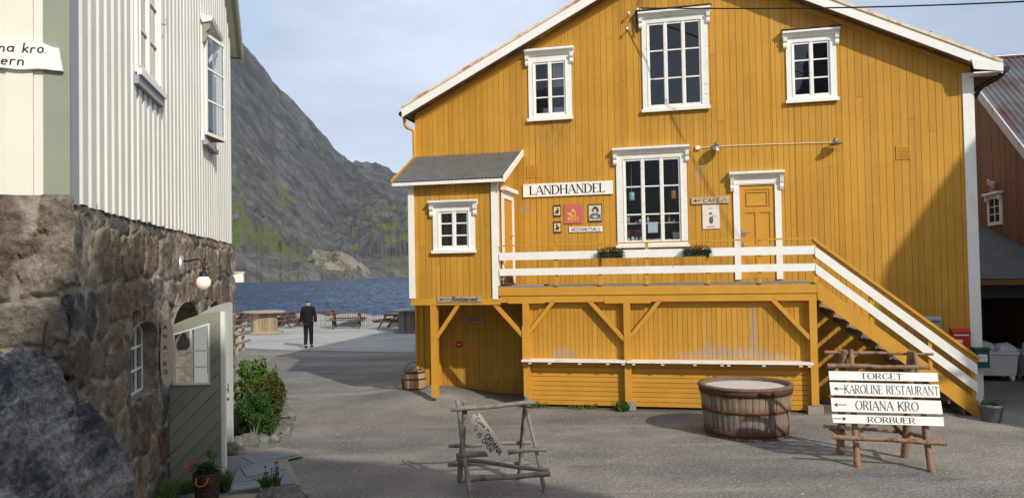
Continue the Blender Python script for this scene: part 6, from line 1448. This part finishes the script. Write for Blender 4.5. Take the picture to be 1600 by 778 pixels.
p = g3(440, 512); picnic((p.x, p.y+.4, .026), rad(78), 'red brown picnic table between the pale cable drum and the walking man', 'picnic')
p = g3(377, 512); picnic((p.x-.3, p.y+.4, .026), rad(70), 'red brown picnic table behind the rustic fence, left of the pale cable drum', 'picnic')
p = g3(618, 514); picnic((p.x, p.y+.3, .026), rad(75), 'dark picnic table half hidden behind the darker cable drum', 'picnic_dark')
p = g3(500, 507); picnic((p.x, p.y+.2, .026), rad(5), 'low red brown picnic table seen behind the walking man', 'picnic')
def drum(P_, mat, label, sc=1., rt1=.94, rb1=.60):
    e = empty('cable_drum', P_); tag(e, label, 'cable drum', 'upturned cable drums used as tables')
    mb = MB(); mb.lathe([(0, 0), (rt1*.92, 0), (rt1*.92, .07), (0, .07)], (0, 0, 0), 36); mb.build('bottom_disc', M[mat], e)
    stave_ring(lambda z: rb1, [.07, .95], 26, .05).build('barrel_core', M[mat], e)
    mb = MB(); mb.lathe([(0, .94), (rt1, .94), (rt1, 1.0), (0, 1.0)], (0, 0, 0), 36, smooth=False); mb.build('top_disc', M[mat], e); return e
p = g3(413, 520); drum((p.x, p.y, .026), 'drum', 'pale wooden cable drum used as a table on the left of the terrace')
p = g3(648, 518); drum((p.x, p.y, .026), 'drum_shaded', 'cable drum with shade in its darker colour, used as a table beside the yellow porch post', rb1=.72, rt1=1.05)
# wavy white picket fence along the quay
M['picket'] = surf('grey_white_pickets', (.38, .38, .36), .7, .1, 4)
e = empty('picket_fence', (-9, 38.2, .02)); tag(e, 'low white picket fence with wavy top along the quay edge', 'fence')
def fpos(t):
    xs_ = np.interp(t, [0, 1], [-19, -1.8]); return float(xs_), float(np.interp(xs_, EX, EY))-.35
mb = MB(); k = 190
for i in range(k):
    x, y = fpos(i/k); L_ = i/k*18.5; hgt = .50+.17*abs(math.sin(L_*math.pi/2.6))
    mb.box(x+9-.027, x+9+.027, y-38.2-.012, y-38.2+.012, .0, hgt, random.uniform(-1, 1))
mb.build('pickets', M['picket'], e)
for z in (.16, .40):
    mb = MB()
    for i in range(0, 30): a = fpos(i/30); b_ = fpos((i+1)/30); mb.beam((a[0]+9, a[1]-38.2+.03, z), (b_[0]+9, b_[1]-38.2+.03, z), .03, .07)
    mb.build('rail', M['picket'], e)
# rustic rail fence near the white house
e = empty('rustic_fence', (-9.7, 27.2, 0)); tag(e, 'rustic fence of thin debarked poles beyond the corner of the white house', 'fence'); Fo = Vector((-9.7, 27.2, 0))
for (a, b_, r_) in (((380, 548), 27.6, .055), ((370, 553), 26.6, .055), ((352, 562), 25.2, .055)):
    g = gp(*a); t_ = Vector((g.x, g.y, 1.0)); mb = MB(); pole(mb, Vector((g.x, g.y, -.05))-Fo, t_-Fo, r_, r_*.9); mb.build('post', M['drum'], e)
gA = gp(380, 548); gB = gp(352, 562)
for z in (.35, .65, .93):
    mb = MB(); pole(mb, Vector((gA.x+.15, gA.y+.3, z+.02))-Fo, Vector((gB.x-.1, gB.y, z))-Fo, .038); mb.build('rail', M['wood_grey'], e)
# ------------------------------------------------------------ the walking man (seen from behind)
def skin(name, verts, edges, radii, mat, parent=None, sub=2, root=0):
    me = bpy.data.meshes.new(name); me.from_pydata(verts, edges, []); o = bpy.data.objects.new(name, me); C.objects.link(o)
    o.modifiers.new('s', 'SKIN'); sv = me.skin_vertices[0].data
    for i, r in enumerate(radii): sv[i].radius = (r if hasattr(r, '__len__') else (r, r)); sv[i].use_root = (i == root)
    md = o.modifiers.new('u', 'SUBSURF'); md.levels = sub; md.render_levels = sub
    dg = bpy.context.evaluated_depsgraph_get(); dg.update(); ev = o.evaluated_get(dg); nm = bpy.data.meshes.new_from_object(ev)
    o.modifiers.clear(); old = o.data; o.data = nm; bpy.data.meshes.remove(old); nm.name = name; nm.materials.clear(); nm.materials.append(mat)
    for p_ in nm.polygons: p_.use_smooth = True
    o.name = name; o.parent = parent; return o
gm = gp(482, 544.5)
MAN = empty('person', (gm.x, gm.y, .03), rad(4)); tag(MAN, 'person in black jacket, dark trousers and grey cap walking away towards the water', 'person')
M['skin'] = surf('skin', (.45, .27, .19), .5, .05); M['jacket'] = surf('black_jacket', (.006, .006, .009), .85, .2, 8, bmp=.4); M['trouser'] = surf('dark_trousers', (.007, .007, .010), .85, .2, 8, bmp=.4); M['cap'] = surf('grey_knit_cap', (.06, .065, .08), .9, .2, 30); M['shoe'] = surf('black_shoes', (.01, .01, .01), .5)
V = [(0,0,.95),(0,.0,1.12),(0,.015,1.30),(0,.01,1.43),(0,.0,1.50),(0,.02,1.58),(0,.025,1.68),(0,.02,1.735),
     (-.17,.0,1.42),(-.235,-.01,1.18),(-.265,.07,.95),(-.268,.10,.87),
     (.17,.0,1.42),(.24,.02,1.18),(.27,-.03,.94),(.275,-.03,.86),
     (-.085,0,.88),(-.085,.02,.50),(-.075,-.13,.10),(-.075,-.03,.04),
     (.085,0,.88),(.085,.09,.50),(.075,.17,.09),(.075,.28,.06)]
E_ = [(0,1),(1,2),(2,3),(3,4),(4,5),(5,6),(6,7),(3,8),(8,9),(9,10),(10,11),(3,12),(12,13),(13,14),(14,15),(0,16),(16,17),(17,18),(18,19),(0,20),(20,21),(21,22),(22,23)]
Rr = [.13,.135,.145,.10,.055,.085,.092,.06,.07,.048,.036,.034,.07,.048,.036,.034,.085,.058,.042,.035,.085,.058,.042,.03]
nV = len(V)
for hand, sx in ((11, -1), (15, 1)):
    hx, hy, hz = V[hand]
    for k, (dx, ln) in enumerate(((-.03, .075), (-.01, .085), (.01, .08), (.03, .065))):
        V += [(hx+sx*.004, hy+dx, hz-.05), (hx-sx*.004, hy+dx*1.1+.004, hz-.05-ln*.5), (hx-sx*.016, hy+dx*1.1+.012, hz-.05-ln)]; b0 = len(V)-3
        E_ += [(hand, b0), (b0, b0+1), (b0+1, b0+2)]; Rr += [.010, .0095, .007]
    V += [(hx-sx*.006, hy+.045, hz-.02), (hx-sx*.015, hy+.06, hz-.06)]; b0 = len(V)-2; E_ += [(hand, b0), (b0, b0+1)]; Rr += [.012, .009]
# nose, ears on the body surface
V += [(0,.125,1.665),(-.085,.02,1.66),(.085,.02,1.66)]; b0 = len(V)-3; E_ += [(6,b0),(6,b0+1),(6,b0+2)]; Rr += [.014,.014,.014]
skin('body', V, E_, Rr, M['skin'], MAN)
J = [(0,0,.84),(0,-.005,1.05),(0,.0,1.25),(0,.0,1.42),(0,0,1.52),(-.175,-.0,1.425),(-.24,-.01,1.18),(-.268,.075,.93),(.175,0,1.425),(.245,.02,1.18),(.272,-.03,.92)]
skin('jacket', J, [(0,1),(1,2),(2,3),(3,4),(3,5),(5,6),(6,7),(3,8),(8,9),(9,10)], [(.20,.15),(.20,.15),(.195,.15),(.145,.125),(.07,.07),(.088,.088),(.070,.070),(.056,.056),(.088,.088),(.070,.070),(.056,.056)], M['jacket'], MAN)
T = [(0,0,.93),(-.09,0,.86),(-.09,.035,.50),(-.078,-.13,.10),(.09,0,.86),(.085,.09,.50),(.075,.17,.09)]
skin('trousers', T, [(0,1),(1,2),(2,3),(0,4),(4,5),(5,6)], [.14,.105,.080,.070,.105,.080,.070], M['trouser'], MAN)
skin('cap', [(0,-.01,1.61),(0,.01,1.70),(0,.015,1.775)], [(0,1),(1,2)], [.100,.112,.06], M['cap'], MAN)
skin('scarf', [(0,-.0,1.50),(0,0,1.56)], [(0,1)], [.085,.08], M['jacket'], MAN)
for x, y, rz_ in ((-.075, -.09, 0), (.075, .22, 0)):
    skin('shoe', [(x,y-.09,.05),(x,y,.05),(x,y+.12,.035),(x,y+.17,.03)], [(0,1),(1,2),(2,3)], [.045,.05,.042,.03], M['shoe'], MAN)

# ------------------------------------------------------------ planter bed, bushes, slates, small plants
M['edge_rock'] = surf('edging_rock', (.13, .125, .115), .9, .35, 5, 20, bmp=.9, bd=.03, second=(.26,.25,.22), s2=(.55,.66), s2sc=7)
bed = [(360,712),(378,703),(395,700),(412,696),(430,691),(445,684),(452,672),(450,658),(442,646),(430,638),(415,632)]
bw_ = [gp(*q) for q in bed]
for i, g in enumerate(bw_):
    s_ = random.uniform(.11, .16); o = blob_rock('edging_stone', (0, 0, 0), (s_*1.25, s_, s_*1.15), 100+i*3, M['edge_rock'], 18, .55)
    o.location = (g.x-.08, g.y+.08, .04); o.rotation_euler = (0, 0, random.uniform(0, 6)); tag(o, 'rough grey edging stone in the low border around the bush bed', 'edging stone', 'stones edging the bush bed')
mb = MB(); cxy = Vector((-4.75, 13.0, 0)); pts = [Vector((g.x, g.y+.12, 0)) for g in bw_]+[Vector((-5.6, 15.3, 0)), Vector((-5.3, 12.2, 0))]
mb.face([(p.x, p.y, .10) for p in pts]); struct(mb.build('bed_soil', M['soil']))
def bush(name, c, r3, label, mats, n_, leaf_, lobes, seed, shape='round', jit=.6, up=.25):
    random.seed(seed); e = empty(name, c); tag(e, label, 'bush')
    mb = MB()
    for k in range(7):
        a = random.uniform(0, 6.28); q = Vector((math.cos(a)*r3[0]*.55, math.sin(a)*r3[1]*.55, r3[2]*random.uniform(1., 1.6)))
        mb.tube([(0, 0, -.05), q*.5+Vector((0, 0, .05)), q], [.018, .012, .004], 6)
    mb.build('stems', M['wood_grey'], e)
    L_ = []
    for k in range(lobes):
        a = random.uniform(0, 6.28); t_ = random.uniform(-1, 1); rr_ = math.sqrt(max(0, 1-t_*t_*.8))*random.uniform(.45, .75)
        L_.append((Vector((math.cos(a)*r3[0]*rr_, math.sin(a)*r3[1]*rr_, r3[2]*(1+t_*.8))), random.uniform(.28, .45)))
    for mi, (mat, frac) in enumerate(mats):
        def pos():
            c0, s_ = random.choice(L_); d = Vector([random.gauss(0, 1) for _ in range(3)]).normalized(); rr_ = s_*random.uniform(.55, 1.0)**.6
            p_ = c0+Vector((d.x*r3[0]*rr_, d.y*r3[1]*rr_, d.z*r3[2]*rr_))
            if p_.z < .02: p_.z = random.uniform(.02, .15)
            return p_, d
        foliage('foliage', mat, int(n_*frac), pos, leaf_, e, jit=jit, up=up)
    return e
bush('green_bush', (-4.26, 12.6, .06), (.36, .34, .37), 'dense dark green bush at the front of the bed beside the doors', [('leaf_dark', .8), ('leaf_mid', .2)], 7500, .040, 18, 5)
bush('golden_conifer', (-4.30, 13.25, .1), (.34, .34, .48), 'golden green feathery conifer behind the dark green bush', [('leaf_gold', .8), ('leaf_mid', .2)], 9000, .045, 20, 6, jit=.9, up=.6)
bush('lime_shrub', (-4.72, 13.9, .1), (.36, .32, .55), 'bright lime leaved shrub rising at the back of the bed', [('leaf_lime', .85), ('leaf_mid', .15)], 2400, .085, 16, 8)
bush('lime_sprig', (-4.26, 13.8, .3), (.10, .10, .40), 'thin lime leaved sprig with a pale flower right of the shrubs', [('leaf_lime', 1.)], 260, .07, 7, 9)
random.seed(21)
M['slate'] = surf('blue_grey_slate', (.18, .205, .225), .7, .12, 2.5, 30, bmp=.3, bd=.006, tint=.18, second=(.20,.18,.13), s2=(.60,.72), s2sc=3)
M['joint'] = surf('pale_joint_mortar', (.26, .235, .17), .9, .15, 6, 40, bmp=.4)
def zq(x, y): return gp(190+x/5.161, 640+y/5.161, .05)
polys = [[(820,400),(958,380),(1055,430),(955,470),(830,560)], [(965,378),(1110,348),(1265,310),(1400,335),(1420,360),(1290,385),(1065,428)], [(1065,432),(1240,400),(1330,470),(1185,500),(1010,540),(962,470)],
         [(830,568),(955,476),(1002,545),(1100,560),(880,588)], [(1190,504),(1330,476),(1410,590),(1265,608),(1110,590),(1050,545)], [(870,592),(1108,565),(1150,600),(1110,618),(850,655)],
         [(1370,640),(1510,660),(1405,706),(1345,700)], [(380,628),(560,622),(575,690),(400,704)]]
mb = MB(); mb.face([gp(190+x/5.161, 640+y/5.161, .030) for x, y in ((560,560),(800,380),(960,365),(1260,298),(1420,325),(1470,370),(1340,400),(1440,600),(1320,640),(1540,655),(1400,760),(300,800),(330,600))])
struct(mb.build('path_bedding', M['joint']))
mb = MB()
for q in polys:
    P_ = [zq(*a) for a in q]; k = len(P_); t_ = random.uniform(-1, 1)
    mb.mesh([(p.x, p.y, .052) for p in P_]+[(p.x, p.y, .0) for p in P_], [tuple(range(k-1, -1, -1))]+[(i, (i+1) % k, (i+1) % k+k, i+k) for i in range(k)], t_)
struct(mb.build('slate_path', M['slate']))
# a low slate step in front
mb = MB(); P_ = [gp(190+x/5.161, 640+y/5.161, -.02) for x, y in ((855,660),(1110,628),(1120,700),(860,720))]; k = 4
mb.mesh([(p.x, p.y, .03) for p in P_]+[(p.x, p.y, -.05) for p in P_], [(3, 2, 1, 0)]+[(i, (i+1) % k, (i+1) % k+k, i+k) for i in range(k)]); struct(mb.build('slate_step', M['slate']))
g = gp(430, 790); o = blob_rock('border_rock', (0, 0, 0), (.30, .24, .17), 150, M['edge_rock'], 30, .45); o.location = (g.x, g.y+.1, 0); tag(o, 'low mottled rock at the bottom edge under the seed head plant', 'rock')
def tuft(mat, n_, rad_, h, parent, lean=.35, wd=.008, name='blades', z0=0.):
    mb = MB()
    for _ in range(n_):
        a = random.uniform(0, 6.28); r_ = rad_*math.sqrt(random.random()); x, y = r_*math.cos(a), r_*math.sin(a); hh = h*random.uniform(.5, 1.1); l_ = lean*hh*random.uniform(.3, 1.3); b_ = random.uniform(0, 6.28); w_ = wd*random.uniform(.7, 1.3)
        dx, dy = math.cos(b_)*l_, math.sin(b_)*l_; px_, py_ = -math.sin(b_)*w_, math.cos(b_)*w_
        mb.face([(x-px_, y-py_, z0), (x+px_, y+py_, z0), (x+px_*.7+dx*.4, y+py_*.7+dy*.4, z0+hh*.6), (x-px_*.7+dx*.4, y-py_*.7+dy*.4, z0+hh*.6)], random.uniform(-1, 1))
        mb.face([(x-px_*.7+dx*.4, y-py_*.7+dy*.4, z0+hh*.6), (x+px_*.7+dx*.4, y+py_*.7+dy*.4, z0+hh*.6), (x+dx, y+dy, z0+hh)], random.uniform(-1, 1))
    return mb.build(name, M[mat], parent)
# seed-head plant
g = gp(420, 772); e = empty('seed_head_plant', (g.x, g.y+.05, .08)); tag(e, 'small plant with dark round seed heads beside the slate path', 'plant')
tuft('leaf_mid', 160, .12, .16, e, .8, .009)
mb = MB(); hd = MB()
for i in range(13):
    a = random.uniform(0, 6.28); x, y = .09*math.cos(a)+.02, .06*math.sin(a); h = random.uniform(.17, .30); mb.tube([(x*.3, y*.3, 0), (x*.8, y, h*.6), (x, y, h)], .0035, 5); hd = MB(); hd.lathe([(0, -.014), (.013, -.006), (.013, .006), (0, .014)], (x, y, h), 8); hd.build('seed_head', M['brownseed'], e)
mb.build('stems', M['brownseed'], e)
# wicker flower basket
g = gp(320, 795); e = empty('flower_basket', (-3.70, 9.25, .03)); tag(e, 'dark wicker basket with leather handle holding pink flowers by the green door', 'basket')
mb = MB()
for k in range(22):
    z = k*.0175; r_ = .125+.028*k/22
    for s_ in range(30):
        a0 = 2*math.pi*s_/30; a1 = 2*math.pi*(s_+1)/30; o_ = .006*(1 if (s_+k) % 2 else -1)
        P_ = lambda a, zz, dr: ((r_+dr)*math.cos(a), (r_+dr)*math.sin(a), zz)
        mb.face([P_(a0, z, o_), P_(a1, z, o_), P_(a1, z+.0165, o_), P_(a0, z+.0165, o_)], random.uniform(-1, 1)); mb.face([P_(a0, z+.0165, o_), P_(a1, z+.0165, o_), P_(a1, z+.0165, -.012), P_(a0, z+.0165, -.012)], -1)
mb.build('wicker_body', M['wicker'], e)
mb = MB(); mb.lathe([(.14, .375), (.158, .385), (.160, .395), (.15, .40), (.142, .392)], (0, 0, 0), 30); mb.build('rim', M['wicker'], e)
mb = MB(); mb.tube([(-.07, -.135, .36), (-.065, -.175, .30), (-.02, -.185, .275), (.03, -.18, .28), (.06, -.165, .31), (.07, -.135, .36)], .012, 6); mb.build('handle', M['leather'], e)
mb = MB(); mb.lathe([(0, .35), (.14, .35)], (0, 0, 0), 20); mb.build('soil', M['soil'], e)
foliage('foliage', 'leaf_dark', 420, lambda: ((random.gauss(-.02, .07), random.gauss(0, .06), random.uniform(.36, .50)), (0, 0, 1)), .045, e)
foliage('tall_sprig', 'leaf_mid', 90, lambda: ((random.gauss(.05, .025), random.gauss(0, .02), random.uniform(.42, .66)), (1, 0, 1)), .045, e)
mb = MB()
for (x, y, z, r_) in ((-.20, -.06, .48, .032), (-.16, -.03, .53, .022), (-.12, .0, .50, .02), (-.06, -.03, .52, .018), (-.13, -.05, .45, .02), (-.09, -.02, .56, .015)):
    for k in range(9): a = k*.698; mb.face([(x, y-.01, z), (x+r_*math.cos(a-.3), y-.012, z+r_*math.sin(a-.3)), (x+r_*1.2*math.cos(a), y-.02, z+r_*1.2*math.sin(a)), (x+r_*math.cos(a+.3), y-.012, z+r_*math.sin(a+.3))], random.uniform(-1, 1))
mb.build('blossoms', M['pink'], e)
# grass and weeds
def weed(px, py, label, mat, n_, r_, h, z=0., cat='plant', grp=None, wd=.008):
    g = gp(px, py); e = empty('grass_tuft', (g.x, g.y, z)); tag(e, label, cat, grp); tuft(mat, n_, r_, h, e, .7, wd); return e
weed(245, 790, 'pale green clump of grass at the foot of the stone wall', 'grass', 900, .22, .30); weed(285, 775, 'green tuft left of the wicker basket', 'leaf_mid', 300, .14, .20)
weed(352, 772, 'leafy green sprig right of the wicker basket', 'leaf_mid', 130, .05, .34, wd=.012)
for px, py, n_, r_, h, lb in ((838, 633, 260, .30, .12, 'yellow green weeds at the left foot of the deck panel'), (905, 637, 60, .22, .08, 'thin weeds under the left half of the deck panel'), (972, 641, 240, .14, .18, 'green weeds at the foot of the middle deck post'), (925, 637, 50, .10, .10, 'small weeds left of the middle deck post')):
    weed(px, py, lb, 'leaf_lime' if n_ > 250 else 'leaf_mid', n_, r_, h, wd=.012)
# loose gravel
rngg = np.random.default_rng(5); K = 15000
yy = 5+rngg.random(K)**1.3*16; xx = (rngg.random(K)*2-1)*(yy*.70); vs = []; fs = []
base_v = np.array([(1,0,0),(0,1,0),(-1,0,0),(0,-1,0),(0,0,.8),(0,0,-.3)]); base_f = [(0,1,4),(1,2,4),(2,3,4),(3,0,4)]
u_ = (xx-HOUSE_O.x)*HA.x+(yy-HOUSE_O.y)*HA.y; wv_ = (xx-HOUSE_O.x)*HN.x+(yy-HOUSE_O.y)*HN.y
okk = ~((wv_ < 1.5) & (u_ > 2.8)) & (wv_ > .1)
wbd = (xx-WC.x)*WN_.x+(yy-WC.y)*WN_.y; okk &= wbd > .6
xx, yy = xx[okk], yy[okk]; K = len(xx); sz = .005+rngg.random(K)**5*.017; rot = rngg.random(K)*6.28; gz = ground_z(xx, yy)
gz = gz+((fbm(xx*.35, yy*.35, 3, 5)-.5)*.05+(fbm(xx*1.6, yy*1.6, 3, 9)-.5)*.018)*np.clip((30-yy)/8, 0, 1)*np.clip(xx+3.4-np.clip(yy-12, 0, 1)*2, 0, 1)
bv = base_v[None]*np.stack([sz, sz*rngg.uniform(.6, 1, K), sz*rngg.uniform(.5, .9, K)], -1)[:, None, :]
cx_, sx_ = np.cos(rot)[:, None], np.sin(rot)[:, None]; X3 = bv[..., 0]*cx_-bv[..., 1]*sx_+xx[:, None]; Y3 = bv[..., 0]*sx_+bv[..., 1]*cx_+yy[:, None]; Z3_ = bv[..., 2]+gz[:, None]
vv = np.stack([X3, Y3, Z3_], -1).reshape(-1, 3); ff = (np.array(base_f)[None]+(np.arange(K)*6)[:, None, None]).reshape(-1, 3)
me = bpy.data.meshes.new('loose_gravel'); me.from_pydata(vv.tolist(), [], ff.tolist()); a_ = me.attributes.new('tint', 'FLOAT', 'FACE'); a_.data.foreach_set('value', np.repeat(rngg.uniform(-1, 1, K), 4).astype('f'))
me.materials.append(surf('gravel_stone', (.22,.21,.19), .9, .2, 20, tint=.5)); o = bpy.data.objects.new('loose_gravel', me); C.objects.link(o); tag(o, 'loose pale gravel scattered over the yard', 'gravel', kind='stuff')

# ------------------------------------------------------------ unseen rock shapes added towards the sun, outlined to shade parts of the yard
SV = Vector((.834, .552, 0)); TV = Vector((-.552, .834, 0))
M['caster'] = surf('caster_rock', (.34, .34, .32), .95, .3, 1, 6, bmp=1., bd=.2)  # kept light so the added shapes bounce sun into the shade
def add_shade_caster(name, prof, t0, t1, label):
    ss = np.linspace(prof[0][0], prof[-1][0], 60); k = 14; rows = []
    hs_ = np.interp(ss, [p[0] for p in prof], [p[1] for p in prof])
    S2, T2 = np.meshgrid(ss, np.linspace(0, 1, k)); Hh = np.broadcast_to(hs_, S2.shape)
    Tt = t0+(t1-t0)*T2; Zz = Hh*np.where(T2 == 0, 0, 1)*np.clip(1-(T2-.08)*.5, 0, 1)
    Tt = np.where(T2 == 0, t0+.3, Tt)
    X = SV.x*S2+TV.x*Tt; Y = SV.y*S2+TV.y*Tt
    o = grid_obj(name, X, Y, Zz+(fbm(S2*.7, T2*5, 4, 400)-.5)*.5*(Zz > 0), M['caster'], smooth=False); tag(o, label, 'added shade caster'); return o
SH = [(-2.5, 4), (-1.2, 9.0), (.25, 11.6), (1.3, 13.6), (2.6, 12.9), (4.0, 11.8), (6.0, 9.5), (6.6, 7.6), (7.2, 3)]  # added outline, fitted to the shade wanted at lower left
add_shade_caster('shade_caster', SH, -6, -15, 'unseen rock shape added behind the viewpoint to cast shade')
SH2 = [(13.7, 2.8), (14.1, 4.9), (14.4, 6.6), (14.7, 8.7), (15.7, 10.3), (18, 12.6), (22, 12), (26, 8)]  # added outline, fitted to the diagonal shadow on the yellow wall
add_shade_caster('shade_caster', SH2, 0, -8, 'unseen rock shape added right of the yard to cast shade')
# ------------------------------------------------------------ the air: faint even haze that greys the far mountain
mb = MB(); mb.box(-1400, 1400, -140, 1600, -5.2, 460)
hm = bpy.data.materials.new('air_haze'); hm.use_nodes = True; hn = hm.node_tree; hn.nodes.remove(hn.nodes['Principled BSDF'])
pv = hn.nodes.new('ShaderNodeVolumePrincipled'); pv.inputs['Color'].default_value = (.80, .87, 1.0, 1); pv.inputs['Density'].default_value = .00009; pv.inputs['Anisotropy'].default_value = 0
hn.links.new(pv.outputs[0], hn.nodes['Material Output'].inputs['Volume'])
hz = mb.build('haze', hm); tag(hz, 'faint pale air haze over the fjord', 'haze', kind='stuff')
S.cycles.volume_bounces = 0
